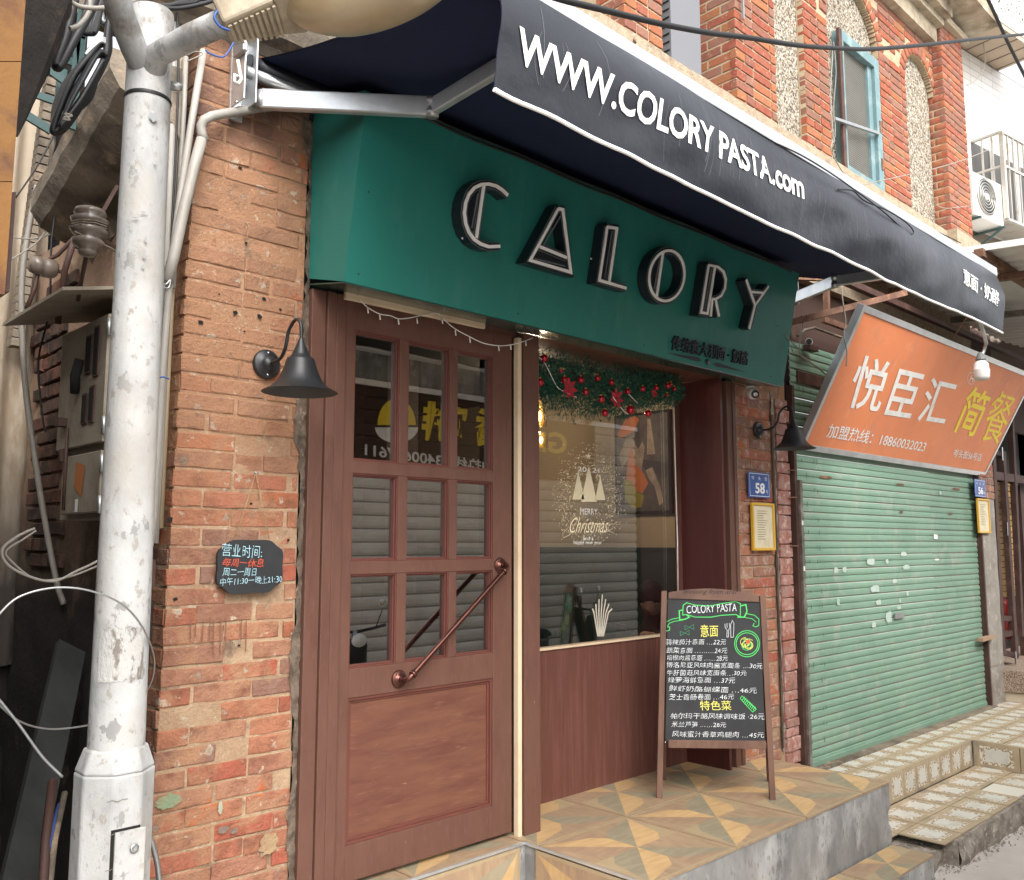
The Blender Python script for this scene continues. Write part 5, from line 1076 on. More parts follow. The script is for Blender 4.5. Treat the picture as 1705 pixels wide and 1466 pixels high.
def headf(u, v):
    a = 2 * math.pi * u; b = math.pi * (v - .5); cb, sb = math.cos(b), math.sin(b)
    r = .098; f = math.cos(a) * cb; s_ = math.sin(a) * cb
    w = 1 - .22 * max(0, -sb) ** 1.2
    nose = .022 * math.exp(-((s_ / .16) ** 2) - ((sb + .12) / .20) ** 2) if f > 0 else 0
    eye = -.010 * (math.exp(-(((abs(s_) - .34) / .15) ** 2) - ((sb - .10) / .10) ** 2)) if f > 0 else 0
    lip = .006 * math.exp(-((s_ / .25) ** 2) - ((sb + .52) / .07) ** 2) if f > 0 else 0
    return hp_(f * r * w * 1.05 + nose + eye + lip, sb * .125, s_ * r * .80 * w)
hd_.grid(headf, 40, 28); bd = hd_.build('head', M_skin, pr_)
mb = MB()
def hair(u, v):
    a = 2 * math.pi * u; b = math.pi * (v * .62 - .12); cb, sb = math.cos(b), math.sin(b); f = math.cos(a) * cb; s_ = math.sin(a) * cb
    lift = .055 if f > .25 else -.0; 
    return hp_(f * .112 - .012 + (0 if f < .3 else -.004), sb * .140 + (.055 if f > .2 else 0) * (1 - v), s_ * .094)
mb.grid(hair, 36, 16); mb.build('hair', M_hair, pr_)
mb = MB()
for s_ in (-1, 1): mb.tube([hp_(.088, .006, .016 * s_), hp_(.089, .001, .030 * s_), hp_(.084, .006, .044 * s_)], .0022, 5); mb.tube([hp_(.094, .028, .014 * s_), hp_(.090, .032, .044 * s_)], .002, 5)
mb.tube([hp_(.094, -.062, -.018), hp_(.099, -.063, 0), hp_(.094, -.062, .018)], .003, 5)
mb.build('eyes_and_brows', M_hair, pr_)
def hand(W0, pd, nm, curl=1):
    g = put(nm, None, pr_); mb = MB(); pd = V(pd).normalized(); sdh = pd.cross(V((0, 0, 1))).normalized(); uh = sdh.cross(pd)
    J = [(W0, .022), (W0 + pd * .045, (.034, .016))]; J = [(W0, .022), (W0 + pd * .04, .026), (W0 + pd * .075, .024)]; E = [(0, 1), (1, 2)]
    for k, L in enumerate((.060, .070, .066, .052)):
        b0 = W0 + pd * .08 + sdh * (-.03 + .02 * k); i0 = len(J)
        J += [(b0, .0095), (b0 + pd * L * .5 - uh * .006 * curl, .0085), (b0 + pd * L * .8 - uh * .022 * curl, .0078), (b0 + pd * L * .92 - uh * .040 * curl, .007)]; E += [(2, i0), (i0, i0 + 1), (i0 + 1, i0 + 2), (i0 + 2, i0 + 3)]
    b0 = W0 + pd * .03 - sdh * .03; i0 = len(J); J += [(b0, .011), (b0 + pd * .03 - sdh * .02, .010), (b0 + pd * .055 - sdh * .018 - uh * .012, .008)]; E += [(1, i0), (i0, i0 + 1), (i0 + 1, i0 + 2)]
    return skinned('hand', J, E, M_skin, pr_, 1)
hand(V((hx - .14, hy - .16, hz - .24)), (-.7, .2, .45), 'hand'); hand(V((hx - .20, hy + .04, hz - .28)), (-.8, -.1, .3), 'hand')
ph = thing('mobile_phone', 'dark mobile phone held up by the person inside', 'phone'); q = V((hx - .29, hy - .02, hz - .20))
MB().hexa([q + V((-.02, -.04, -.075)), q + V((.0, .04, -.075)), q + V((-.05, .04, .07)), q + V((-.07, -.04, .07))], [q + V((-.03, -.04, -.078)), q + V((-.01, .04, -.078)), q + V((-.06, .04, .067)), q + V((-.08, -.04, .067))]).build('phone_body', M_black, ph, .003)
# ------------------------------------------------------------------ A-frame menu board
af = thing('menu_board', 'walnut framed A-shaped chalkboard with the handwritten pasta menu standing on the platform', 'menu board')
PLf, PRf = Wz(1096, 1330, ZP), Wz(1286, 1333, ZP)
ud = (PRf - PLf).normalized(); nd = V((ud.y, -ud.x, 0)).normalized()   # faces the street / camera
if nd.dot(PLf) > 0: nd = -nd
ap = PL(PLf, ud, V((0, 0, 1)) - nd * .115)
if ap.n.dot(nd) < 0: print('flip'); 
def apx(px, py, off=0): return ap.at(px, py, off if ap.n.dot(nd) > 0 else -off)
AN = ap.n if ap.n.dot(nd) > 0 else -ap.n
def bar(nm, a, b, w, d, m=M_bwood, par=af): 
    a, b = apx(*a), apx(*b); t = (b - a).normalized(); s_ = AN.cross(t).normalized() * w / 2
    q = [a + s_, a - s_, b - s_, b + s_]; return MB().hexa([p + AN * .0 for p in q], [p - AN * d for p in q]).build(nm, m, par, .002)
bar('leg', (1106, 984), (1098, 1330), .030, .022); bar('leg', (1270, 992), (1287, 1333), .030, .022)
bar('rail', (1113, 1239), (1276, 1241), .040, .020); 
TLp, TRp = apx(1113, 990), apx(1264, 996); tt = (TRp - TLp).normalized(); up2 = AN.cross(tt) if AN.cross(tt).z > 0 else -AN.cross(tt)
arch = [TLp - up2 * .022] + [TLp + (TRp - TLp) * (k / 14) + up2 * (.012 + .028 * math.sin(math.pi * k / 14)) for k in range(15)] + [TRp - up2 * .022]
MB().prism(arch, -AN * .020).build('top_rail', M_bwood, af, .002)
pa_ = [apx(1112, 993, -.008), apx(1265, 998, -.008), apx(1274, 1236, -.008), apx(1108, 1234, -.008)]
MB().hexa(pa_, [p - AN * .006 for p in pa_]).build('slate', M_board, af)
hinge_n = -AN
for a, b in (((1112, 1000), (1108, 1275)), ((1268, 1000), (1281, 1302))):
    A_ = apx(*a, -.03); F_ = Wz(b[0], b[1], ZP) if a[0] > 1200 else None
    if F_ is None: F_ = PLf + (Wz(1281, 1302, ZP) - PRf)
    MB().beam(A_, F_ + V((0, 0, .005)), .022, .026, AN).build('back_leg', M_bwood, af, .002)
A_ = apx(1120, 1015, -.03); B_ = apx(1262, 1020, -.03); F1 = PLf + (Wz(1281, 1302, ZP) - PRf); F2 = Wz(1281, 1302, ZP)
def lerp(a, b, t): return a + (b - a) * t
q = [lerp(A_, F1, .03), lerp(B_, F2, .03), lerp(B_, F2, .72), lerp(A_, F1, .72)]; MB().hexa([p for p in q], [p - AN * .008 for p in q]).build('back_slate', M_board, af)
MB().tube([lerp(A_, F1, .78), apx(1108, 1236, -.02)], .002, 5).tube([lerp(B_, F2, .78), apx(1276, 1238, -.02)], .002, 5).build('stay', M_chrome, af)
def ck(body, a, b, c, mi=0, **k):
    sg = .0008; textmesh(mb, body, apx(*a, -.008 + .0015), apx(*b, -.008 + .0015), apx(*c, -.008 + .0015), mi=mi, mirror=False, **k)
mb = MB()
textmesh(mb, 'Blessing from arar', apx(1138, 991, .001), apx(1230, 992, .001), apx(1137, 981, .001), mi=0, shear=.5)
mb.build('carved_lettering', M_ink, af)
def wob(p): return p + ud * (.0040 * noise.noise(p * 42)) + V((0, 0, .0040 * noise.noise(p * 38 + V((9, 3, 1)))))
mb = MB()
ck('COLORY PASTA', (1144, 1022), (1227, 1018), (1143, 1009), 0, shear=.08, bold=-.004, warp=wob)
ck('意面', (1167, 1061), (1196, 1060), (1166, 1041), 1, warp=wob)
ck('特色菜', (1166, 1183), (1218, 1183), (1165, 1167), 1)
rows_ = [('蒜辣茄汁意面 …22元', 1108, 1209, 1066, 1074, 1064, 1074), ('蔬菜意面 ………24元', 1110, 1211, 1079, 1088, 1078, 1088), ('培根肉酱意面 ……28元', 1110, 1212, 1091, 1100, 1090, 1101),
 ('博洛尼亚风味肉酱宽面条 …30元', 1110, 1270, 1102, 1112, 1102, 1114), ('牛肝菌菇风味宽面条…30元', 1110, 1243, 1115, 1125, 1117, 1126), ('绿萝海鲜意面 …37元', 1112, 1224, 1128, 1137, 1129, 1138),
 ('鲜虾奶酪蝴蝶面 …46元', 1114, 1260, 1141, 1151, 1143, 1155), ('芝士香肠卷面 …46元', 1114, 1222, 1156, 1166, 1155, 1165), ('帕尔玛干酪风味调味饭 ·26元', 1117, 1273, 1186, 1197, 1187, 1198),
 ('米兰芦笋 ……28元', 1118, 1209, 1200, 1211, 1201, 1212), ('风味蜜汁香草鸡腿肉 …45元', 1119, 1272, 1216, 1227, 1218, 1229)]
for t_, xa_, xb_, ya_, yb_, yc_, yd_ in rows_:
    ya_ = yb_ - 9.5
    ck(t_, (xa_, yb_), (xb_, yd_), (xa_, ya_), 0, shear=.10, bold=-.010, warp=wob)
def cs(pts, w, mi, closed=False): mb.stroke([apx(a, b, -.0062) for a, b in pts], w, AN, mi, closed=closed)
B1 = lambda pts: [(1080 + a * 240 / 926., 960 + b * 240 / 926.) for a, b in pts]
cs(B1([(218, 250), (222, 185), (245, 170), (300, 185), (400, 190), (470, 175), (560, 162), (590, 175), (588, 260), (560, 245), (470, 250), (400, 262), (300, 262), (240, 245), (218, 250)]), .004, 2)
cs(B1([(218, 215), (196, 222), (200, 280), (235, 275), (262, 262), (245, 250)]), .006, 2); cs(B1([(590, 190), (625, 182), (632, 225), (615, 262), (570, 262)]), .006, 2)
cs(B1([(200, 265), (150, 275), (110, 295), (98, 330), (115, 352), (135, 345), (135, 325), (118, 325)]), .0035, 2); cs(B1([(220, 282), (170, 288), (135, 300), (120, 320)]), .003, 2)
cs(B1([(630, 240), (680, 250), (708, 275), (708, 315), (690, 325), (670, 318), (678, 300)]), .0035, 2); cs(B1([(620, 265), (665, 272), (692, 295)]), .003, 2)
cs(B1(arc(632, 433, 80, 84, 0, 360, 36)), .0035, 2, True); cs(B1(arc(632, 433, 70, 70, 0, 360, 36)), .0035, 2, True)
for k in range(9): cs(B1(arc(632 + 14 * math.sin(k * 2.1), 433 + 12 * math.cos(k * 1.7), 34 - k * 2, 30 - k, k * 40, k * 40 + 290, 16)), .0025, 1 if k % 3 else 2)
mb.add([apx(*p, -.0055) for p in B1(arc(640, 420, 14, 12, 0, 360, 10)[:-1])], [tuple(range(9, -1, -1))], 3)
for k in range(8): x0 = 600 + k * 10; y0 = 790 + k * 9; cs(B1([(x0, y0 + 8), (x0 + 14, y0 - 14), (x0 + 20, y0 + 2)]), .0035, 2)
cs(B1([(588, 785), (600, 768), (690, 855), (668, 872), (588, 785)]), .003, 2)
for (a, b) in ((262, 328), (232, 365)): cs(B1([(a - 30, b - 12), (a, b), (a - 28, b + 16), (a - 30, b - 12)]), .0025, 4); cs(B1([(a, b), (a + 28, b - 20), (a + 28, b + 12), (a, b)]), .0025, 4)
cs(B1([(490, 305), (492, 330), (505, 345), (502, 390), (512, 390), (515, 342), (522, 328), (518, 300)]), .0022, 0); cs(B1([(503, 300), (504, 330)]), .0022, 0); cs(B1([(528, 392), (527, 310), (538, 282), (548, 305), (545, 390), (528, 392)]), .0022, 0)
mb.build('chalk_writing', [M_ck_w, M_ck_y, M_ck_g, M_ck_r, M_ck_dg], af)

# ================================================================== AWNING
aw_ = thing('retractable_awning', 'dark navy retractable awning with white web address lettering on its valance', 'awning')
AX0, AX1 = 1.50, 5.485; YF, ZF = 1.705, 1.54; YWl, ZWl = 2.93, 1.80
def fab(u, v, o=0):
    x = AX0 + .02 + (AX1 - AX0 - .04) * u; y = YWl + (YF + .03 - YWl) * v; z = ZWl + (ZF - ZWl) * v - .03 * math.sin(math.pi * v) + .004 * noise.noise(V((x * 2, y * 2, 1)))
    return (x, y, z + o)
mb = MB(); mb.grid(lambda u, v: fab(u, v), 80, 20, 0); mb.grid(lambda u, v: fab(1 - u, v, .004), 80, 20, 1); mb.build('canopy_fabric', [M_navyu, M_navy], aw_)
VZ0 = 1.190
def vy(x, z):
    t = max(0, min(1, (ZF - z) / (ZF - VZ0)))
    f = noise.noise(V((x * 1.1 + z * 1.5, z * 2, 4))) * .020 + noise.noise(V((x * 3.3 - z * 6, z * 3, 9))) * .012
    return YF - .050 - .050 * math.sin(min(1, t / .55) * math.pi / 2) + .055 * max(0, t - .35) ** 1.3 + f * math.sin(math.pi * min(1, t + .02)) ** .7
def val(u, v):
    x = AX0 + .02 + (AX1 - AX0 - .04) * u; z = ZF - .010 + (VZ0 - ZF + .010) * v
    z2 = z + (.018 * noise.noise(V((x * 1.3, 2, 2))) + .006 * noise.noise(V((x * 6, 5, 2)))) * v - .012 * v * math.sin(math.pi * u); 
    return (x, vy(x, z), z2)
mb = MB(); mb.grid(val, 260, 26); mb.grid(lambda u, v: tuple(V(val(1 - u, v)) + V((0, .003, 0))), 260, 26, 1); mb.build('valance', [M_navy, M_navyu], aw_)
mb = MB(); mb.tube([V(val(u / 120, 1)) + V((0, 0, -.002)) for u in range(121)], .0065, 7); mb.build('piping', M_tube, aw_)
mb = MB(); mb.tube([(AX0, YF, ZF + .012), (AX1, YF, ZF + .012)], .034, 20); mb.build('front_bar', M_alu, aw_)
mb = MB(); mb.box((AX0, YF - .056, ZF - .014), (AX1, YF - .028, ZF + .034)); mb.build('front_rail', M_alu, aw_, .002)
for x_ in (AX0 - .012, AX1): MB().lathe([(0, 0), (.044, 0), (.044, .012), (0, .012)], (x_, YF, ZF + .005), (1, 0, 0), 20).build('end_cap', M_tube, aw_, .002)
mb = MB(); mb.tube([(AX0 - .02, YWl + .01, ZWl - .03), (AX1 + .02, YWl + .01, ZWl - .03)], .036, 18); mb.build('roller_tube', M_navy, aw_)
mb = MB(); mb.tube([(AX0 - .04, YWl - .012, ZWl - .075), (2.4, YWl - .012, ZWl - .075)], .022, 12); mb.build('square_bar', M_alu, aw_)
for x_ in (AX0 - .06, AX1 - .05):
    bk = put('wall_bracket', None, aw_)
    MB().hexa([V((x_, 3.0, ZWl - .24)), V((x_ + .05, 3.0, ZWl - .24)), V((x_ + .05, 3.0, ZWl + .10)), V((x_, 3.0, ZWl + .10))], [V((x_, 2.985, ZWl - .24)), V((x_ + .05, 2.985, ZWl - .24)), V((x_ + .05, 2.985, ZWl + .10)), V((x_, 2.985, ZWl + .10))]).box((x_ + .0, 2.88, ZWl - .20), (x_ + .006, 2.985, ZWl + .08)).box((x_ + .046, 2.88, ZWl - .20), (x_ + .052, 2.985, ZWl + .08)).build('plate', M_alu, bk, .0015)
    MB().box((x_ - .02, 2.86, ZWl - .03), (x_ + .0, 2.94, ZWl + .03)).build('gearbox', M_steel, bk, .004)
    for zz in (-.20, -.10): MB().lathe([(0, 0), (.008, 0), (.008, .006), (0, .007)], (x_ - .001, 2.93, ZWl + zz), (-1, 0, 0), 8).build('bolt', M_chrome, bk)
MB().tube([Wy(396, 100, 2.85), Wy(399, 118, 2.85), Wy(402, 132, 2.85), Wy(397, 140, 2.85), Wy(390, 136, 2.85), Wy(391, 124, 2.85)], .006, 8).build('crank_hook', M_acw, aw_)
def arm(x0, y0, z0, x1, y1, z1, x2, y2, z2):
    a, b, c_ = V((x0, y0, z0)), V((x1, y1, z1)), V((x2, y2, z2)); g = put('folding_arm', None, aw_)
    MB().beam(a, b, .034, .074).build('upper_arm', M_alu, g, .006); MB().beam(b, c_, .028, .062).build('forearm', M_alu, g, .006)
    MB().lathe([(0, -.036), (.024, -.036), (.024, -.012), (.020, -.010), (.020, .010), (.024, .012), (.024, .036), (0, .036)], b, (0, 0, 1), 18).build('elbow', M_steel, g)
    MB().lathe([(0, -.03), (.022, -.03), (.022, .03), (0, .03)], a, (0, 0, 1), 14).build('shoulder', M_steel, g)
arm(1.52, 2.90, 1.630, 1.925, 2.40, 1.560, 1.86, 1.73, 1.530)
arm(5.43, 2.90, 1.630, 5.02, 2.40, 1.560, 5.08, 1.73, 1.530)
# printed lettering follows the fabric
vp = PL((0, YF - .09, 0), (1, 0, 0), (0, 0, 1))
def vw(p): return V((p.x, vy(p.x, p.z) - .0035, p.z))
mb = MB()
a, b, c_ = vp.at(862, 100), vp.at(1338, 331), vp.at(858, 42)
zb_ = (a.z + b.z) / 2; c_ = V((a.x, a.y, a.z + (c_.z - a.z))); print('awning text', a, b, c_)
textmesh(mb, 'WWW.COLORY PASTA.com', a, b, c_, bold=.024, warp=vw, spacing=.98, fit='base')
a, b, c_ = vp.at(1604, 473), vp.at(1663, 512), vp.at(1595, 441); c_ = V((a.x, a.y, c_.z))
textmesh(mb, '意面 · 奶酪', a, b, c_, bold=.012, warp=vw)
mb.build('lettering', M_white, aw_)
mb = MB(); rnd = random.Random(12)
for _ in range(90):
    x = rnd.uniform(AX0 + .1, AX1 - .05) if rnd.random() < .4 else rnd.uniform(3.2, AX1 - .05); z0 = VZ0 + rnd.uniform(.01, .1); z1 = z0 + rnd.uniform(.1, .24); k_ = rnd.uniform(-.03, .03)
    P_ = [vw(V((x + k_ * math.sin(math.pi * t / 8), 0, z0 + (z1 - z0) * t / 8))) + V((0, .0022, 0)) for t in range(9)]; mb.stroke(P_, rnd.uniform(.0009, .0018), (0, -1, 0))
mb.build('crease_mark', mat('pale_crease', (.14, .145, .16), .6), aw_, kind='stuff')

# ================================================================== RIGHT-HAND PIER (58)
pr58 = thing('brick_pier', 'narrow chipped brick pier with blue plate 58 between window and green shutter', 'brick pier')
x0 = XR + .190; x1 = Wy(1290, 800, 3.0).x; x2 = Wy(1313, 800, 3.0).x
print('pier58', x0, x1, x2)
MB().box((x0 - .01, 3.008, ZU - .2), (x2 + .0, 3.3, 1.3)).build('mortar_bed', M_mortar, pr58)
rnd = random.Random(31); z = ZP - .05; k = 0
while z < 1.1:
    xa_ = x0 + rnd.uniform(0, .03); spans = [(xa_, x0 + .20), (x0 + .21, x1 - .022)] if k % 2 else [(xa_, x0 + .09), (x0 + .10, x1 - .022 - rnd.uniform(0, .02))]
    for a, b in spans:
        if b - a > .03: brick(pr58, M_rbrick, (a, 2.998 + rnd.uniform(0, .010), z), b - a, .058, .03, tilt=rnd.uniform(-.01, .01))
    z += .0672; k += 1
z = ZU; 
while z < .93:
    h = rnd.uniform(.055, .13); brick(pr58, M_pink, (x1 + .012 + rnd.uniform(0, .012), 2.978 + rnd.uniform(0, .012), z), x2 - x1 - .014 - rnd.uniform(0, .018), h - .006, .04, tilt=rnd.uniform(-.02, .02)); z += h
mb = MB(); mb.grid(lambda u, v: (x0 - .012 + .05 * u + .02 * noise.noise(V((v * 20, 1, u))), 2.990 + .012 * noise.noise(V((v * 40, u * 4, 2))), ZP + 2.3 * v), 4, 160); mb.grid(lambda u, v: (x1 - .022 + .03 * u + .008 * noise.noise(V((v * 25, 4, u))), 2.996 + .012 * noise.noise(V((v * 40, u * 4, 7))), ZP + 2.3 * v), 3, 160); mb.build('jagged_mortar', M_rubble, pr58)
mb = MB(); mb.grid(lambda u, v: (x1 - .035 + .022 * u + .008 * noise.noise(V((v * 14, 4, 3))), 2.988 + .006 * noise.noise(V((v * 30, u * 4, 7))), ZP + .02 + 2.12 * v), 2, 140); mb.build('rotten_batten', mat('rotten_wood', (.13, .085, .055), .95, var=((.06, .04, .03), 9, .45, .65), bump=(40, .8), stretch=(1, 1, .2)), pr58)
for zz in (.80, .48, .30, -.02): MB().tube([(x2 - .05, 2.975, zz), (x2 + .02, 2.955, zz + .004)], .005, 6).build('rusty_nail', M_rust, pr58)
# steel posts between pier and shutter
sp = thing('steel_post', 'dark brown steel angle post at the left edge of the green shutter', 'post')
xa_, xb_, xc_ = x2 + .004, Wy(1335, 900, 2.97).x, Wy(1350, 900, 2.97).x
q1_, q2_ = Wy(1328, 800, 2.955).x, Wy(1336, 800, 2.94).x
MB().box((x2 + .004, 2.955, ZU), (q1_, 3.0, 1.06)).build('angle_post', M_dbrown, sp, .002)
MB().box((q1_ + .003, 2.94, ZU), (q2_, 2.962, .42)).build('guide_rail', M_track, sp, .002)
xs0 = q2_ - .02
MB().box((x2 - .02, 3.02, ZU), (q2_ + .05, 3.3, 1.1)).build('leak_backing', M_dark, sp)  # added dark box, blocks light leaking between pier and post
for zz, l_ in ((-.18, 0), (.12, 0)): MB().box((q1_ + .005, 2.935, zz), (q1_ + .02, 2.94, zz + .03)).build('paper_scrap', M_white, sp)
# plate 58, certificate, camera
pt58 = thing('number_plate', 'blue enamel house number plate reading 58 on the narrow pier', 'number plate')
pp2 = PL((0, 2.972, 0), (1, 0, 0), (0, 0, 1))
def rectpx(ax_, ay_, bx__, by__, y): a = Wy(ax_, (ay_ + by__) / 2, y); b = Wy(bx__, (ay_ + by__) / 2, y); m_ = (ax_ + bx__) / 2; return a.x, Wy(m_, by__, y).z, b.x, Wy(m_, ay_, y).z
def plate(t, r, num, street):
    X0, Z0, X1, Z1 = r; MB().box((X0, 2.974, Z0), (X1, 2.980, Z1)).build('plate', M_plate, t, .001)
    q = lambda u, v: V((X0 + (X1 - X0) * u, 2.9732, Z0 + (Z1 - Z0) * v))
    mb = MB(); mb.stroke([q(.06, .06), q(.94, .06), q(.94, .94), q(.06, .94)], .0035, (0, -1, 0), closed=True)
    textmesh(mb, num, q(.30, .16), q(.74, .16), q(.30, .58), bold=.03); 
    for i, ch in enumerate(street): textmesh(mb, ch, q(.14 + .30 * i, .68), q(.27 + .30 * i, .68), q(.14 + .30 * i, .84))
    textmesh(mb, '号', q(.79, .17), q(.89, .17), q(.79, .32)); mb.build('lettering', M_white, t)
plate(pt58, rectpx(1246, 787, 1282, 829, 2.975), '58', '岑头街')
def cert(label, r):
    t = thing('framed_certificate', label, 'certificate'); X0, Z0, X1, Z1 = r; w = .016
    for n_, a, b in (('frame_bar', (X0, Z0), (X0 + w, Z1)), ('frame_bar', (X1 - w, Z0), (X1, Z1)), ('frame_bar', (X0 + w, Z0), (X1 - w, Z0 + w)), ('frame_bar', (X0 + w, Z1 - w), (X1 - w, Z1))): MB().box((a[0], 2.966, a[1]), (b[0], 2.984, b[1])).build(n_, M_gold, t, .002)
    MB().box((X0 + w, 2.976, Z0 + w), (X1 - w, 2.982, Z1 - w)).build('sheet', M_cert, t)
    mb = MB(); rnd = random.Random(2); n_ = 13; q = lambda u, v: V((X0 + w + (X1 - X0 - 2 * w) * u, 2.9755, Z0 + w + (Z1 - Z0 - 2 * w) * v))
    for k in range(n_):
        v = .86 - .055 * k; mb.add([q(.22, v), q(rnd.uniform(.45, .85), v), q(.6, v + .018), q(.22, v + .018)], [(0, 1, 2, 3)])
    mb.build('printed_lines', mat('faded_print', (.30, .24, .14), .7) if 'faded_print' not in MC else MC['faded_print'], t); return t
cert('slim yellow framed certificate below the blue plate 58', rectpx(1252, 838, 1289, 917, 2.975))
cam_ = thing('security_camera', 'small white dome security camera under the right end of the green fascia', 'security camera')
cq = Wy(1254, 656, 2.90)
MB().lathe([(0, 0), (.030, 0), (.030, .010), (.012, .014), (.010, .05), (0, .05)], V((cq.x + .02, cq.y + .03, FZ0 + .01)), (0, 0, -1), 18).build('mount', M_acw, cam_)
MB().sphere(cq, .036, 20, 14).build('housing', M_acw, cam_)
cd = (V((-.55, -.78, -.25))).normalized(); MB().lathe([(.024, .026), (.026, .034), (.022, .038), (0, .036)], cq, cd, 20).build('lens', M_black, cam_); MB().lathe([(.014, .0375), (.010, .0385), (0, .0385)], cq, cd, 16).build('glass', M_chrome, cam_)

# ================================================================== GREEN ROLLER SHUTTER (56)
sh = thing('roller_shutter', 'closed pale green steel roller shutter with paint patches beside the narrow pier', 'roller shutter')
SX0, SX1 = xs0, 8.90; SZ0, SZ1 = ZU + .012, 1.30
H_ = .098
def slat_mesh():
    mb = MB(); n = 10; pr = [(0, 0), (.002, .004), (-.006, .010), (-.007, .028), (-.005, .044), (0, .048), (0, .052), (-.006, .058), (-.008, .074), (-.005, .090), (0, .0965)]
    vs = []; 
    for x in (0, 1): vs += [(x, y, z) for y, z in pr]
    k = len(pr); mb.add(vs, [(i, k + i, k + i + 1, i + 1) for i in range(k - 1)], 0, False)
    mb.m[0] = 1
    return mb.mesh('slat', [M_shut, M_shutl])
sm = slat_mesh(); z = SZ0; i = 0
while z < SZ1: put('slat', sm, sh, loc=(SX0, 3.0 + random.uniform(-.001, .001), z), scale=(SX1 - SX0, 1, 1.0)); z += H_; i += 1
MB().box((SX0, 2.985, SZ0 - .012), (SX1, 3.01, SZ0 + .03)).build('bottom_bar', M_shut, sh, .003)
mb = MB()
for px in (1420, 1475, 1525, 1585): p = Wy(px, 1283 - (px - 1366) * .345, 2.982); mb.lathe([(0, 0), (.008, 0), (.008, .006), (0, .007)], p + V((0, 0, .03)), (0, -1, 0), 8)
mb.build('rivet', M_rust, sh)
MB().box((SX1, 2.95, ZU), (SX1 + .03, 3.04, 1.0)).build('guide_rail', M_dbrown, sh)
rnd = random.Random(6)
def patch(px, py, w, h, mi=0):
    c = Wy(px, py, 2.9865); n = 18; MB().add([c + V((math.copysign(abs(math.cos(t)) ** .6, math.cos(t)) * w * rnd.uniform(.78, 1.08), 0, math.copysign(abs(math.sin(t)) ** .6, math.sin(t)) * h * rnd.uniform(.72, 1.1))) for t in [2 * math.pi * k / n for k in range(n)]], [tuple(range(n))]).build(('paint_patch', 'rust_mark', 'paper_scrap')[mi], [M_patch, M_rust, M_white][mi], sh)
for px, py, w, h in ((1392, 950, .06, .035), (1406, 949, .06, .035), (1450, 936, .13, .04), (1477, 935, .05, .03), (1505, 923, .11, .03), (1509, 945, .12, .035), (1490, 968, .08, .03), (1457, 981, .14, .045), (1463, 1003, .09, .035), (1511, 989, .035, .03), (1480, 1028, .10, .075), (1455, 1041, .07, .035), (1396, 1003, .04, .045), (1497, 1012, .07, .025), (1566, 821, .05, .03), (1499, 1000, .03, .03)): patch(px, py, w * .55, h * .6)
for px, py, w, h in ((1375, 795, .10, .010), (1499, 807, .08, .008), (1592, 815, .10, .010), (1501, 853, .03, .012), (1583, 856, .05, .010)): patch(px, py, w, h, 1)
patch(1558, 894, .05, .022, 2); patch(1560, 932, .05, .008, 2)
MB().box(Wy(1491, 1031, 2.975), Wy(1504, 1020, 2.983)).build('keyhole_plate', M_steel, sh)
mb = MB()
for zz in [SZ0 + H_ * (k * 1.0) + .058 for k in range(1, 27)]:
    for dx in (.10, .16, .27, .31):
      if rnd.random() < .65: mb.box((SX0 + dx, 2.9815, zz - rnd.uniform(.004, .022)), (SX0 + dx + .004, 2.984, zz + rnd.uniform(.004, .022)))
mb.build('rub_mark', mat('rubbed_green', (.12, .20, .145), .6), sh, kind='stuff')
# concrete column, plate 56
co = thing('concrete_column', 'rough grey concrete column with blue plate 56 right of the shutter', 'column')
def colf(u, v):
    z = -1.5 + 3.0 * v; w = 0
    x = (8.94, 9.30, 9.30, 8.94)[int(u * 3 + .01)]; y = (2.96, 2.96, 3.4, 3.4)[int(u * 3 + .01)]
    if u > .2 and z < -1.15: x += (.20 if u < .9 else 0) * min(1, (-1.15 - z) / .15) * (1 if u > .2 else 0); y -= .0
    return (x + .012 * noise.noise(V((x * 3, z * 4, 1))), y + .008 * noise.noise(V((x * 3, z * 4, 7))), z)
mb = MB(); mb.grid(colf, 3, 80, smooth=False); mb.grid(lambda u, v: (8.94 + .36 * u, 2.955 + .007 * noise.noise(V((u * 2, v * 12, 7))), -1.12 + 2.3 * v), 6, 60); mb.build('shaft', mat('column_concrete', (.30, .275, .24), .95, var=((.20, .18, .155), 4, .42, .66), var2=((.40, .37, .33), 13, .55, .7), bump=(35, .6)), co)
MB().beam(Wy(1632, 1066, 2.94), Wy(1652, 1060, 2.94), .05, .03).build('embedded_brick', mat('embedded_brick_tan', (.36, .24, .16), .9), co)
z = .42
while z < .72:
    brick(co, M_rbrick, (8.95, 2.945, z), .17, .058, .03); brick(co, M_rbrick, (9.13, 2.945, z), .17, .058, .03); z += .067
pt56 = thing('number_plate', 'blue enamel house number plate reading 56 on the concrete column', 'number plate')
_y = 2.975
def shiftplate(t, dy):
    for c in t.children: c.location.y += dy
r56 = rectpx(1623, 799, 1641, 828, 2.935); plate(pt56, r56, '56', '岑头街'); shiftplate(pt56, -.04)
c56 = cert('far yellow framed certificate on the concrete column below plate 56', rectpx(1628, 831, 1647, 888, 2.935)); shiftplate(c56, -.04)
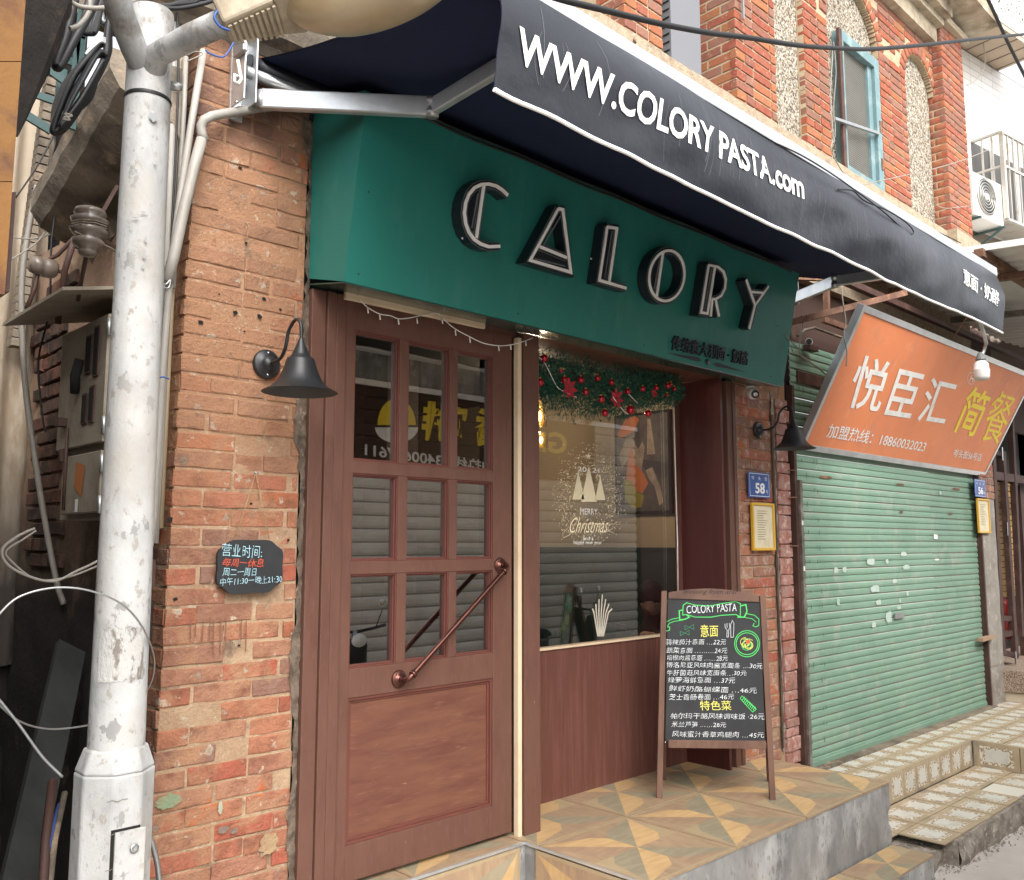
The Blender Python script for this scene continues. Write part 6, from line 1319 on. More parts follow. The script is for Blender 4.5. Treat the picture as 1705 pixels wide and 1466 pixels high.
# ------------------------------------------------------------------ dark doors of the next shop
nd_ = thing('folding_glass_door', 'dark brown folding glass door standing open at the far right edge', 'door')
def npx(px, py, y=2.7): return Wx(px, py, 9.55)
for (a, b, nm, w) in (((1651, 752), (1668, 1088), 'stile', .05), ((1668, 752), (1690, 1095), 'stile', .05), ((1683, 700), (1700, 1060), 'stile', .04)):
    MB().beam(Wy(a[0], a[1], 3.0), Wy(b[0], b[1], 3.0), w * 1.6, .05, (0, 1, 0)).build(nm, M_dbrown, nd_, .003)
for a, b in (((1648, 752), (1672, 758)), ((1660, 1058), (1686, 1054)), ((1665, 1086), (1692, 1092)), ((1662, 1030), (1684, 1030))): MB().beam(Wy(a[0], a[1], 3.01), Wy(b[0], b[1], 3.01), .05, .04, (0, 1, 0)).build('rail', M_dbrown, nd_)
P_ = [Wy(1653, 760, 3.03), Wy(1670, 762, 3.03), Wy(1688, 1080, 3.03), Wy(1668, 1078, 3.03)]; MB().add(P_, [(0, 1, 2, 3)]).build('pane', M_glass_d, nd_)
for zz in (745, 870, 1085): MB().beam(Wy(1668 + (zz - 745) * .066, zz, 2.96), Wy(1669 + (zz - 745) * .066, zz + 22, 2.96), .02, .012, (0, 1, 0)).build('hinge', M_chrome, nd_)
nw_ = thing('neighbour_porch', 'dark shop porch with yellow brick inner wall at the far right edge', 'porch')
MB().box((9.3, 3.5, -1.2), (14, 3.55, 2.0)).build('wall', M_idark, nw_)
mb = MB(); z = -.6; k = 0
while z < .75:
    for i in range(8): mb.box((9.9 + i * .22 + (k % 2) * .11, 3.46, z), (9.9 + i * .22 + (k % 2) * .11 + .205, 3.5, z + .055))
    z += .067; k += 1
mb.build('yellow_brickwork', mat('yellow_brick', (.50, .30, .10), .8), nw_, kind='stuff')
box('door_frame', (9.32, 2.98, .62), (12, 3.1, .70), M_dbrown, nw_); box('door_frame', (10.6, 3.1, -1.2), (10.75, 3.2, .62), M_dbrown, nw_); box('dark_opening', (9.75, 3.44, -1.15), (10.6, 3.45, .6), M_dark, nw_)
box('granite_plinth', (9.28, 2.75, -1.38), (14, 3.5, -1.18), M_stone, nw_, .004); box('pale_step', (9.3, 2.35, -1.47), (14, 3.5, -1.385), M_pale, nw_, .004); box('grey_step_riser', (9.34, 2.38, -1.7), (14, 3.5, -1.472), M_conc, nw_)
box('road_mat', (9.6, 1.6, ZU + .001), (12, 2.3, ZU + .006), mat('pink_grey_mat', (.42, .36, .36), .9), nw_)
fe = thing('fire_extinguisher', 'two red extinguisher cylinders glimpsed behind the folding door', 'extinguisher')
for q in ((1672, 1015), (1675, 1048)): MB().lathe([(0, -.10), (.05, -.10), (.052, .06), (.03, .10), (.015, .11), (.015, .13), (0, .13)], Wy(q[0], q[1], 3.15), n=16).build('cylinder', M_redx, fe)
# ------------------------------------------------------------------ orange lightbox sign
og = thing('orange_sign', 'tilted orange lightbox sign with white and yellow characters above the green shutter', 'sign')
OX0, OX1 = 5.585, 9.08
OB, OT = V((0, 2.95, .648)), V((0, 2.486, 1.519))
op = PL((OX0, OB.y, OB.z), (1, 0, 0), (OT - OB)); OH = (OT - OB).length; ON = op.n
MB().hexa([op.uv(0, 0, -.002), op.uv(OX1 - OX0, 0, -.002), op.uv(OX1 - OX0, OH, -.002), op.uv(0, OH, -.002)], [op.uv(0, 0, -.04), op.uv(OX1 - OX0, 0, -.04), op.uv(OX1 - OX0, OH, -.04), op.uv(0, OH, -.04)]).build('face', M_orange, og)
def obar(nm, u0, v0, u1, v1): MB().hexa([op.uv(u0, v0, .006), op.uv(u1, v0, .006), op.uv(u1, v1, .006), op.uv(u0, v1, .006)], [op.uv(u0, v0, -.045), op.uv(u1, v0, -.045), op.uv(u1, v1, -.045), op.uv(u0, v1, -.045)]).build(nm, M_alu, og, .002)
Wd = OX1 - OX0
obar('frame_bar', -.012, -.02, .022, OH + .02); obar('frame_bar', Wd - .022, -.02, Wd + .012, OH + .02); obar('frame_bar', .022, -.02, Wd - .022, .022); obar('frame_bar', .022, OH - .022, Wd - .022, OH + .02)
mb = MB()
def ot(body, a, b, c, mi=0, **k): textmesh(mb, body, op.at(*a, .001), op.at(*b, .001), op.at(*c, .001), mi=mi, **k)
CR = lambda x, y: (1240 + x * 465 / 1705, 460 + y * 465 / 1705.)
ot('悦', CR(612, 800), CR(815, 835), CR(705, 475), bold=.010); ot('臣', CR(850, 845), CR(1010, 870), CR(945, 565), bold=.010); ot('汇', CR(1045, 885), CR(1215, 910), CR(1135, 615), bold=.010)
ot('简', CR(1265, 950), CR(1400, 985), CR(1385, 665), 1, bold=.012); ot('餐', CR(1425, 1000), CR(1555, 1030), CR(1540, 690), 1, bold=.0)
ot('加盟热线：18860032023', CR(495, 985), CR(1092, 1078), CR(522, 900), bold=.008); ot('岑头街56号店', CR(1268, 1105), CR(1440, 1132), CR(1282, 1055), bold=.006)
ot('H', CR(1372, 640), CR(1392, 645), CR(1384, 605), bold=.01); mb.stroke([op.at(*CR(*p), .001) for p in arc(1383, 625, 22, 36, 0, 360, 20)], .006, ON, closed=True)
mb.build('lettering', [M_white, M_yellow], og)
MB().box((OX0 + .1, 2.80, 1.50), (OX1, 2.83, 1.54)).build('hanger_rail', M_rust, og)
# energy-saving lamp hung in front
bl = thing('bulb_lamp', 'frosted white bulb lamp hanging on a grey gooseneck in front of the orange sign', 'lamp')
q = Wy(1633, 600, 2.15)
MB().tube([Wy(1630, 533, 2.0), Wy(1637, 552, 2.05), Wy(1642, 572, 2.12), Wy(1637, 588, 2.15), q + V((0, 0, .02))], .012, 10).build('gooseneck', M_steel, bl)
MB().lathe([(.014, .10), (.022, .085), (.034, .05), (.034, .045), (.02, .045)], q + V((0, 0, -.045)), n=20).build('socket', mat('grey_plastic', (.16, .17, .16), .6), bl)
MB().lathe([(0, .05), (.03, .048), (.046, .03), (.050, -.01), (.056, -.015)], q + V((0, 0, -.055)), n=24).build('base', M_acw, bl); MB().lathe([(.055, -.015), (.052, -.065), (.042, -.085), (0, -.092)], q + V((0, 0, -.055)), n=24).build('diffuser', mat('frosted_diffuser', (.62, .60, .58), .4), bl)
MB().tube([Wy(1612, 525, 2.0), Wy(1600, 545, 2.1), Wy(1587, 562, 2.3)], .003, 5).tube([Wy(1628, 520, 1.9), Wy(1622, 540, 2.0), Wy(1618, 548, 2.05)], .004, 5).build('tie_wire', M_rust, bl)
# ------------------------------------------------------------------ corrugated canopy
cn = thing('corrugated_canopy', 'grey corrugated steel canopy on rusty steel tubes over the orange sign', 'canopy')
CX0, CX1 = 6.5, 11.5; CY0, CY1 = 3.02, 1.35
def cz(y): return 2.09 - (3.0 - y) * .075
def cf(u, v, o=0):
    x = CX0 + (CX1 - CX0) * u; y = CY0 + (CY1 - CY0) * v; t = (x / .155) % 1.0; h = .022 * max(0, min(1, (abs(t - .5) * 6 - .9)))
    return (x, y, cz(y) + h + o)
mb = MB(); mb.grid(lambda u, v: cf(u, v), 420, 2, 0, False); mb.grid(lambda u, v: cf(1 - u, v, .003), 420, 2, 0, False); mb.build('corrugated_sheet', M_corr, cn)
mb = MB(); mb.beam((CX0, CY0, cz(CY0) + .01), (CX0, CY1, cz(CY1) + .01), .012, .045); mb.build('edge_flashing', M_acw, cn)
def tube_(nm, a, b, w=.05, m=M_rust): MB().beam(a, b, w, w).build(nm, m, cn, .003)
tube_('steel_tube', (CX0 - .05, 2.05, cz(2.05) - .035), (CX1, 2.05, cz(2.05) - .035), .06, M_rust); 
tube_('steel_tube', (8.3, 2.9, cz(2.9) - .09), (8.3, 1.4, cz(1.4) - .09), .05, M_track); tube_('steel_tube', (7.0, 2.9, cz(2.9) - .09), (7.0, 1.9, cz(1.9) - .09), .05)
tube_('cross_rail', (5.60, 2.6, 1.72), (CX1, 2.6, 1.72), .045, M_dbrown)
# rusty struts and clutter in the shaded gap above the sign
cl = thing('rusty_bracing', 'rusty steel bracing in the shaded gap between the green fascia and orange sign', 'bracing')
MB().beam(Wy(1306, 540, 2.9), Wy(1508, 488, 2.4), .035, .04).build('strut', M_rust, cl); MB().beam(Wy(1376, 470, 2.8), Wy(1376, 522, 2.8), .035, .035, (0, 1, 0)).build('strut', M_rust, cl)
MB().beam(Wy(1300, 462, 2.9), Wy(1500, 470, 2.9), .04, .03).build('strut', M_rust, cl)
MB().tube([Wy(1310, 508, 3.1), Wy(1345, 535, 3.2), Wy(1400, 560, 3.4)], .016, 8).build('pipe', M_steel, cl)
MB().tube([Wy(1328, 560, 2.95), Wy(1340, 550, 2.95), Wy(1356, 546, 2.95), Wy(1400, 562, 2.95), Wy(1420, 568, 2.95)], .010, 8).build('pipe', M_concd, cl)
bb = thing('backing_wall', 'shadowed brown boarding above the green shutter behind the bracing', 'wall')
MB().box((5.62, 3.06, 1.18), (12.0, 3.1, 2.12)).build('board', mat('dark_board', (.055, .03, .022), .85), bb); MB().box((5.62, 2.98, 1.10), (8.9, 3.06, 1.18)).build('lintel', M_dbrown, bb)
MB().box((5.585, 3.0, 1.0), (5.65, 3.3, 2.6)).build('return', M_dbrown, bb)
cm2 = thing('security_camera', 'small white bullet camera in the dark gap above the shutter', 'security camera')
q = Wy(1347, 569, 2.9); MB().tube([q, q + V((.12, .06, .02))], .024, 12).build('housing', M_acw, cm2); MB().tube([q + V((-.004, -.002, 0)), q], .02, 12).build('lens', M_black, cm2); MB().beam(q + V((-.04, 0, -.045)), q + V((.16, .04, -.03)), .05, .03).build('bracket', M_dbrown, cm2)
cab('loose_cable', [(1335, 525), (1336, 545), (1332, 570), (1332, 590), (1345, 600), (1365, 615), (1376, 624), (1387, 622)], .005, M_wcable, 2.85, 'pale cord hanging off the rusty strut to the orange sign')
cab('loose_cable', [(1401, 430), (1401, 470), (1403, 500), (1408, 535), (1405, 560), (1410, 585), (1409, 610)], .005, M_wcable, 2.6, 'pale cord hanging from the awning beside the orange sign corner')
cab('loose_cable', [(1306, 558), (1320, 572), (1330, 582), (1322, 588), (1317, 576)], .004, M_wcable, 2.7, 'short knotted pale cord at the edge of the green fascia')
# ================================================================== UPPER STOREY
us = thing('upper_storey', 'red brick upper storey with arched pebble dash panels and a blue window over the awning', 'upper storey')
ZB = 2.87; BR = []
def ub(p, L, H, D, rz=0, tilt=0): BR.append((p, L, H, D, rz, tilt))
rnd = random.Random(41)
CU = .0705
A1 = (6.805, 4.10, .475); A2 = (8.16, 4.14, .34)
def inside(x, z, g=0):
    if 6.33 + g < x < 7.28 - g and z < A1[1]: return True
    if z >= A1[1] and math.hypot(x - A1[0], z - A1[1]) < A1[2] - g: return True
    if 7.82 + g < x < 8.50 - g and z < A2[1]: return True
    if z >= A2[1] and math.hypot(x - A2[0], z - A2[1]) < A2[2] - g: return True
    return False
def wallrun(x0, x1, z0, z1, y=3.0, arches=False):
    z = z0; k = int(round((z0 - ZB) / CU))
    while z < z1:
        for a, b in bond(x0, x1, .215, .103, .010, k % 2):
            if arches:
                m_ = (a + b) / 2; zc = z + .03
                bad = [inside(t, zc, -.10 if zc > 4.0 else 0) for t in (a + .01, m_, b - .01)]
                if any(bad): continue
            if b - a > .03: ub((a, y + rnd.uniform(0, .004), z), b - a, CU - .011, .05)
        z += CU; k += 1
def siderun(x, y0, y1, z0, z1, tilt=0):
    z = z0; k = 0
    while z < z1:
        y = y0; q = k % 2
        while y < y1 - .02:
            L = .215 if q else .105; L = min(L, y1 - y)
            if L > .03: ub((x + rnd.uniform(0, .003), y + L, z), L - .010, CU - .011, .03, -math.pi / 2)
            y += L; q = not q
        z += CU; k += 1
wallrun(3.81, 4.17, ZB, 3.42); siderun(3.81, 3.006, 3.22, ZB, 3.3)
wallrun(4.99, 5.51, ZB, 4.0); siderun(4.99, 3.006, 3.36, ZB, 3.85)
wallrun(5.95, 6.33, ZB, 4.05); wallrun(7.28, 7.82, ZB, 4.14)
wallrun(5.95, 8.50, 4.075 + .0, 4.78, arches=True)
wallrun(8.50, 9.04, ZB + .02, 4.92, y=2.91); siderun(8.50, 2.915, 3.06, ZB + .02, 4.8)
for (cx_, cz_, r_, n_) in ((A1[0], A1[1], A1[2], 19), (A2[0], A2[1], A2[2], 14)):
    for k in range(n_):
        a = math.pi * (k + .5) / n_; R_ = r_ + .004; w = math.pi * r_ / n_ - .008
        c = V((cx_ + math.cos(a) * R_, 2.999, cz_ + math.sin(a) * R_)); t = V((math.sin(a), 0, -math.cos(a)))
        ub(tuple(c + t * w / 2 * -1 * -1 * 0 - t * 0 + V((math.sin(a), 0, -math.cos(a))) * (w / 2)), .105, w, .06, 0, -a)
cand = sorted(BR, key=lambda b: (V(b[0]).length - (3 if b[4] == 0 else 2) * b[1] * 4))
for b in cand[:296]: brick(us, M_ubrick, b[0], b[1], b[2], b[3], b[4], b[5])
if len(cand) > 296:
    mb = MB(); src = BM[M_ubrick.name]
    for b in cand[296:]:
        me = random.choice(src); Mx = Matrix.Translation(V(b[0])) @ Matrix.Rotation(b[4], 4, 'Z') @ Matrix.Rotation(b[5], 4, 'Y') @ Matrix.Diagonal((b[1], b[3], b[2], 1))
        mb.add([Mx @ v.co for v in me.vertices], [list(p.vertices) for p in me.polygons], random.randrange(3), True)
    ms = [mat('far_brick_%s' % c, cc, .85, var=((.30, .12, .08), 18, .45, .7), bump=(60, .4)) for c, cc in (('red', ured[0]), ('dull', ured[1]), ('orange', ured[2]))]
    mb.build('brickwork', ms, us, kind='stuff')
print('upper bricks', len(cand))
mb = MB()
for x0, x1, z1, y0 in ((3.815, 4.17, 6.0, 3.0), (4.995, 5.51, 6.0, 3.0), (5.95, 6.33, 4.12, 3.0), (7.28, 7.82, 4.14, 3.0)): mb.box((x0, y0 + .010, ZB - .02), (x1, 3.40 if x0 < 5 else 3.062, z1))
mb.box((8.505, 2.920, ZB - .02), (9.035, 3.5, 5.0)); mb.box((3.815, 3.011, 4.85), (8.5, 3.3, 5.2))
x = 5.95; dx = .017
while x < 8.50:
    zt = 4.12
    for (cx_, cz_, r_) in (A1, A2):
        d = abs(x + dx / 2 - cx_)
        if d < r_: zt = cz_ + math.sqrt(r_ * r_ - d * d)
    mb.box((x, 3.010, max(zt, 4.12)), (x + dx, 3.062, 4.95)); x += dx
mb.build('mortar_bed', M_umortar, us)
MB().box((5.45, 3.064, ZB - .05), (8.52, 3.16, 5.0)).build('pebble_panel', M_pebble, us)
mb = MB()
def band(u, v):
    pr = [(0, .0), (.055, .0), (.055, -.16), (.03, -.30), (.03, -.5)]
    d, h = pr[min(int(v * 4 + 1e-6), 4)]; x = 2.6 + 5.9 * u
    return (x, 3.0 - d + .006 * noise.noise(V((x * 6, h * 9, 1))), ZB + h + .008 * noise.noise(V((x * 5, d * 30, 5))))
mb.grid(band, 200, 4, smooth=False); mb.box((2.6, 2.995, ZB - .5), (9.0, 3.42, ZB - .006)); mb.box((8.46, 2.86, ZB - .5), (9.08, 2.99, ZB + .01)); mb.build('band_course', M_band, us)
MB().box((1.9, 2.99, 1.86), (9.04, 3.3, ZB - .49)).build('lower_band', M_band, us)
# louvred metal panel and dark loggia
lv = put('louver_box', None, us)
MB().box((4.42, 3.12, ZB), (4.75, 3.5, 5.0)).build('casing', M_louv, lv)
for k in range(16): z = ZB + .06 + k * .055; MB().beam((4.417, 3.13, z), (4.417, 3.30, z), .004, .008).build('slit', M_dark, lv)
MB().box((4.6, 3.36, ZB), (5.1, 3.4, 5)).build('casing', M_louv, lv)
MB().box((1.9, 3.6, ZB), (4.6, 3.65, 5)).build('dark_recess', mat('loggia_shade', (.05, .035, .03), .9), us)
MB().box((4.67, 2.965, 3.75), (4.70, 2.985, 5.0)).build('conduit', M_louv, us) if False else MB().box(Wy(1233, -30, 2.98), Wy(1240, 32, 2.965)).build('flat_conduit', M_steel, us)
# window with blue frame
wy = 3.035
wx0, wx1 = Wy(1392, 100, wy).x, Wy(1461, 240, wy).x; wz1 = Wy(1420, 76, wy).z + .0; wz0 = ZB + .03
w_ = put('window', None, us)
for n_, a, b in (('frame', (wx0, wz0), (wx0 + .05, wz1)), ('frame', (wx1 - .09, wz0), (wx1, wz1)), ('frame', (wx0 + .05, wz1 - .09), (wx1 - .09, wz1)), ('frame', (wx0 + .05, wz0), (wx1 - .09, wz0 + .05))): MB().box((a[0], 2.99, a[1]), (b[0], 3.075, b[1])).build(n_, M_blue, w_, .004)
MB().box((wx1 - .16, 3.02, wz0 + .05), (wx1 - .09, 3.07, wz1 - .09)).build('sash', M_blue, w_, .004)
MB().box((wx0 + .05, 3.045, wz0 + .05), (wx1 - .16, 3.05, wz1 - .09)).build('screen', M_mesh, w_)
mb = MB()
for k in range(int((wz1 - wz0) / .018)): mb.box((wx0 + .05, 3.0435, wz0 + .055 + k * .018), (wx1 - .16, 3.0445, wz0 + .060 + k * .018))
mb.build('screen_wires', MC['grey_plastic'], w_, kind='stuff')
MB().box((wx0 - .055, 2.975, wz0), (wx0 - .005, 3.0, wz1 - .02)).build('open_leaf', M_dbrown, w_, .003)
MB().beam(Wy(1389, 198, 2.96), Wy(1463, 223, 2.985), .022, .022).build('stay_bar', M_steel, w_)
for zz in (.35, .95): MB().box((wx1 - .05, 2.984, wz0 + zz * .55), (wx1 - .02, 2.99, wz0 + zz * .55 + .10)).build('hinge', M_rust, w_)
for q in ((1056, 66), (1178, 165)): MB().tube([Wy(q[0] - 6, q[1] - 3, 2.97), Wy(q[0], q[1], 2.94), Wy(q[0] + 2, q[1] + 6, 2.93)], .006, 6).build('rusty_hook', M_rust, us)
# cornice
co_ = put('cornice', None, us)
def slab(nm, y, z0, z1, x0=5.0, x1=9.0, m=M_corn): 
    mb = MB(); mb.grid(lambda u, v: (x0 + (x1 - x0) * u, y + .008 * noise.noise(V((u * 60, v * 3, y))), z0 + (z1 - z0) * v), 80, 3, smooth=False)
    mb.add([(x0, y, z0), (x1, y, z0), (x1, 3.3, z0), (x0, 3.3, z0), (x1, y, z1), (x1, 3.3, z1)], [(0, 3, 2, 1), (1, 2, 5, 4)]); mb.build(nm, m, co_)
slab('frieze', 2.93, 4.70, 4.86, 5.0, 8.44); slab('moulding', 2.87, 4.86, 4.93, 5.0, 8.47); slab('block', 2.80, 4.93, 5.08, 5.0, 8.5)
slab('capital', 2.86, 4.93, 5.0, 8.46, 9.10); slab('drip_slab', 2.62, 5.08, 5.2, 5.0, 9.25)
# ================================================================== RIGHT BACKGROUND BUILDING
ang = math.radians(8)
D8 = V((math.cos(ang), -math.sin(ang), 0)); N8 = V((-math.sin(ang), -math.cos(ang), 0)); O8 = V((9.06, 3.16, 0))
def b8(s_, o_, z): return O8 + D8 * s_ + N8 * o_ + V((0, 0, z))
tb = thing('white_tiled_building', 'sunlit white tiled building beyond the brick shop at the upper right', 'building')
def hex8(s0, s1, o0, o1, z0, z1): return MB().hexa([b8(s0, o0, z0), b8(s1, o0, z0), b8(s1, o1, z0), b8(s0, o1, z0)], [b8(s0, o0, z1), b8(s1, o0, z1), b8(s1, o1, z1), b8(s0, o1, z1)])
hex8(-.2, 7, -.6, -.006, 1.6, 5.19).build('wall', M_grout, tb)
tm = MB().box((0, 0, 0), (1, 1, 1)).mesh('tile', M_wtile); z = 2.9; k = 0; nt_ = 0
while z < 5.1:
    s_ = -.05 + (k % 2) * .0
    while s_ < 2.6:
        if nt_ < 299 and (z > 3.15 or s_ < .3): put('tile', tm, tb, loc=b8(s_, .0, z), rot=(0, 0, -ang), scale=(.239, .008, .0745)); nt_ += 1
        s_ += .243
    z += .0785; k += 1
hex8(2.6, 7, -.006, .002, 2.0, 5.19).build('plain_wall', M_wtile, tb)
hex8(-.3, 1.35, -.1, .42, 5.20, 5.25).build('soffit', mat('tiled_soffit', (.50, .40, .30), .7, var=((.42, .33, .25), 3, .4, .7)), tb)
mb = MB()
for k in range(8): q0 = -.25 + k * .22; mb.hexa([b8(q0, .0, 5.194), b8(q0 + .01, .0, 5.194), b8(q0 + .01, .42, 5.194), b8(q0, .42, 5.194)], [b8(q0, .0, 5.199), b8(q0 + .01, .0, 5.199), b8(q0 + .01, .42, 5.199), b8(q0, .42, 5.199)])
mb.build('soffit_joint', M_grout, tb)
hex8(-.3, 1.35, .37, .43, 5.251, 5.36).build('parapet', M_acw, tb)
for k in range(26):
    s_ = -.28 + k * .063; hex8(s_, s_ + .016, .39, .41, 5.36, 5.75).build('baluster', M_acw, tb)
hex8(-.3, 1.35, .37, .43, 5.75, 5.79).build('handrail', M_acw, tb)
mb = MB(); rnd = random.Random(77)
for _ in range(240):
    c = b8(rnd.uniform(.2, 1.3), rnd.uniform(.30, .45), 5.4 + abs(rnd.gauss(0, .25))); a = [V((rnd.uniform(-1, 1), rnd.uniform(-1, 1), rnd.uniform(-1, 1))) * .018 for _ in range(3)]; mb.add([c + q for q in a], [(0, 1, 2)])
mb.build('roof_plants', mat('roof_leaves', (.08, .13, .04), .7), label='small leafy plants spilling over the white balcony railing', cat='plant', kind='stuff')
cg = thing('window_cage', 'stainless steel burglar cage boxed around the window of the white building', 'window cage')
zc1, zc0 = 3.60, 2.72; sA, sB, oC = .62, 3.3, .30
zc1 = (ee(1644, 198)) * b8(sA, oC, 0).y; print('cage z', zc1, rr(1644, 198) * b8(sA, oC, 0).y, b8(sA, oC, 0).x)
zc0 = zc1 - .92
hex8(sA - .02, sB, .001, .006, zc0, zc1).build('dark_window', mat('cage_window', (.07, .065, .06), .4), cg)
hex8(sA + .35, sA + .40, .01, .03, zc0, zc1).build('window_frame', M_acw, cg); hex8(sA + .9, sA + .95, .01, .03, zc0, zc1).build('window_frame', M_acw, cg)
for z_ in (zc1, zc0, (zc0 + zc1) / 2 + .1): hex8(sA, sB, oC - .012, oC + .012, z_ - .012, z_ + .012).build('rail', M_cage, cg); hex8(sA - .012, sA + .012, 0, oC - .012, z_ - .012, z_ + .012).build('rail', M_cage, cg)
bmh = hex8(0, .014, -.007, .007, 0, 1).mesh('bar', M_cage)
s_ = sA
k = 0
while s_ < sB:
    w = .020 if k == 0 else .008; hex8(s_ - w, s_ + w, oC - w, oC + w, zc0, zc1).build('bar', M_cage, cg); s_ += .115; k += 1
for o_ in (.10, .20): hex8(sA - .008, sA + .008, o_ - .008, o_ + .008, zc0, zc1).build('bar', M_cage, cg)
hex8(sA, sB, .0, oC, zc0 - .02, zc0 - .012).build('cage_floor', M_cage, cg)
hex8(-.2, sA - .1, .0, .012, 2.2, 3.0).build('panel', M_acw, tb)
ac = thing('air_conditioner', 'white air conditioner outdoor unit on a green bracket below the window cage', 'air conditioner')
a0, a1, ao0, ao1, az0, az1 = .04, .62, .02, .27, 3.10, 3.56
az1 = ee(1617, 283) * b8(a0, ao1, 0).y; az0 = az1 - .44
hex8(a0, a1, ao0, ao1, az0, az1).build('casing', M_acw, ac, .012)
cc_ = b8(a0 + .24, ao1, (az0 + az1) / 2 + .01)
MB().lathe([(0, .001), (.185, .001), (.185, .004), (0, .004)], cc_, N8, 32).build('fan_opening', M_acg, ac)
mb = MB()
for r_ in (.05, .08, .11, .14, .17, .188): mb.tube([cc_ + N8 * .01 + D8 * math.cos(t * 6.2832 / 32) * r_ + V((0, 0, math.sin(t * 6.2832 / 32) * r_)) for t in range(33)], .0045, 5)
mb.build('fan_grille', M_cage, ac); MB().lathe([(0, .016), (.03, .016), (.034, .006)], cc_, N8, 16).build('fan_hub', M_acw, ac)
MB().beam(b8(a1 - .05, 0, az0 - .02), b8(a1 - .05, .30, az0 - .02), .025, .02).beam(b8(a1 - .05, .28, az0 - .02), b8(a1 - .05, 0.01, az0 - .17), .02, .02).beam(b8(a0 + .05, 0, az0 - .02), b8(a0 + .05, .30, az0 - .02), .025, .02).build('support_bracket', M_bracket, ac)
# far wall seen under the canopy
MB().box((12, 3.5, .6), (20, 3.55, 2.2)).build('far_pale_wall', M_wtile, label='pale sunlit wall seen under the corrugated canopy', cat='wall')
# ================================================================== OVERHEAD CABLES
def ccab(ps, r, m, y, label, **k): return cab('overhead_cable', ps, r, m, y, label, n=8)
ccab([(880, -22), (930, -2), (1010, 18), (1100, 40), (1180, 55), (1245, 63), (1330, 76), (1400, 81), (1450, 82), (1530, 76), (1620, 66), (1720, 56)], .0075, M_cable, 1.25, 'thick black cable sagging across the upper right in front of the brickwork')
ccab([(1635, -20), (1652, 14), (1680, 75), (1712, 138)], .014, M_cable, 2.2, 'black cable running steeply down past the white balcony')
for d in range(4): ccab([(905 + d * 7, -10), (960 + d * 7, 38 + d * 1), (1010 + d * 8, 78 - d), (1060 + d * 6, 112), (1110 + d * 8, 148)], .0055, M_cable, 2.0, ['lowest of the four black cables resting behind the awning bar', 'second of the four black cables behind the awning bar', 'third of the four black cables behind the awning bar', 'uppermost of the four black cables behind the awning bar'][d])
ccab([(1062, 112), (1066, 104), (1074, 102), (1078, 108), (1074, 116)], .004, M_cable, 1.95, 'small kink of black wire standing up behind the awning bar')
ccab([(1290, 238), (1340, 262), (1400, 300), (1470, 352), (1505, 384), (1516, 391), (1521, 386), (1510, 372), (1480, 352), (1440, 335), (1420, 318), (1395, 316)], .003, M_cable, 1.61, 'thin dark wire looping over the front bar of the awning')
ccab([(1380, 298), (1412, 303), (1417, 308), (1415, 318)], .0035, M_cable, 1.7, 'short bent dark wire lying on top of the awning')
ccab([(1425, 318), (1450, 322), (1475, 348), (1490, 358), (1560, 386), (1600, 405)], .003, M_cable, 1.9, 'thin dark wire trailing off the awning to the corrugated canopy')
ccab([(1382, 66), (1386, 90), (1383, 150), (1385, 200), (1387, 232), (1384, 250), (1400, 282), (1420, 305), (1440, 322), (1465, 338)], .004, M_wcable, 2.9, 'pale wire hanging down beside the blue framed window')
ccab([(1388, 70), (1392, 120), (1388, 180), (1391, 215), (1388, 240)], .003, M_wcable, 2.9, 'second pale wire beside the blue framed window')
ccab([(1330, 335), (1395, 320), (1450, 305), (1540, 285), (1600, 268), (1650, 248), (1712, 222)], .003, M_wcable, 2.4, 'thin pale wire rising right across the upper brickwork')
ccab([(1466, 220), (1480, 232), (1510, 270), (1545, 318), (1565, 345), (1600, 345), (1640, 340)], .003, M_wcable, 2.7, 'thin pale wire drooping from the window stay to the air conditioner')
ccab([(1636, 60), (1640, 100), (1635, 120), (1622, 136), (1610, 142)], .004, M_wcable, 2.9, 'thin wire curling on the white tiled wall')
ccab([(1700, 590), (1690, 640)], .003, M_wcable, 2.4, 'short pale wire at the far right below the canopy') if False else None
ccab([(1684, 700), (1672, 707), (1660, 703), (1655, 697)], .007, M_wcable, 2.8, 'short pale cable drooping above the folding door')
for d in range(4): ccab([(262 + d * 2, 8 + d), (275, 12 - d), (300 + d * 8, 4), (340, -2 - d * 3), (380, -14)], .006, M_cable, 2.4, ['lowest black cable passing behind the pole top', 'second black cable passing behind the pole top', 'third black cable passing behind the pole top', 'highest black cable passing behind the pole top'][d])
ccab([(270, 14), (300, 14), (340, 6), (372, -6)], .006, M_cable, 2.3, 'black cable sagging behind the lamp arm')
# ================================================================== OPPOSITE SIDE OF THE STREET (seen mirrored in the glass)
YO = -1.435
op_ = thing('opposite_shopfront', 'grey roller shutter shop across the street mirrored in the door glass', 'shop front')
def gs_mesh():
    mb = MB(); pr = [(0, 0), (0, .012), (.012, .03), (.016, .06), (.010, .085), (0, .10)]
    k = len(pr); vs = [(x, y, z) for x in (0, 1) for y, z in pr]; mb.add(vs, [(i, i + 1, k + i + 1, k + i) for i in range(k - 1)]); mb.m[0] = 1; return mb.mesh('slat', [M_grshut, M_gdark])
gm = gs_mesh(); z = -1.75
while z < 1.62: put('slat', gm, op_, loc=(2.2, YO - .03, z), scale=(8.0, 1, 1.35)); z += .135
MB().box((1.6, YO - .5, -1.9), (2.2, YO, 2.2)).box((1.6, YO - .5, 1.66), (10.2, YO, 2.2)).build('wall', M_conc, op_); MB().box((10.2, YO - .6, -1.9), (16, YO - .1, 2.4)).build('dark_wall', M_soot, op_)
MB().box((2.2, YO, 1.60), (10.2, YO + .03, 1.66)).build('head_rail', M_alu, op_)
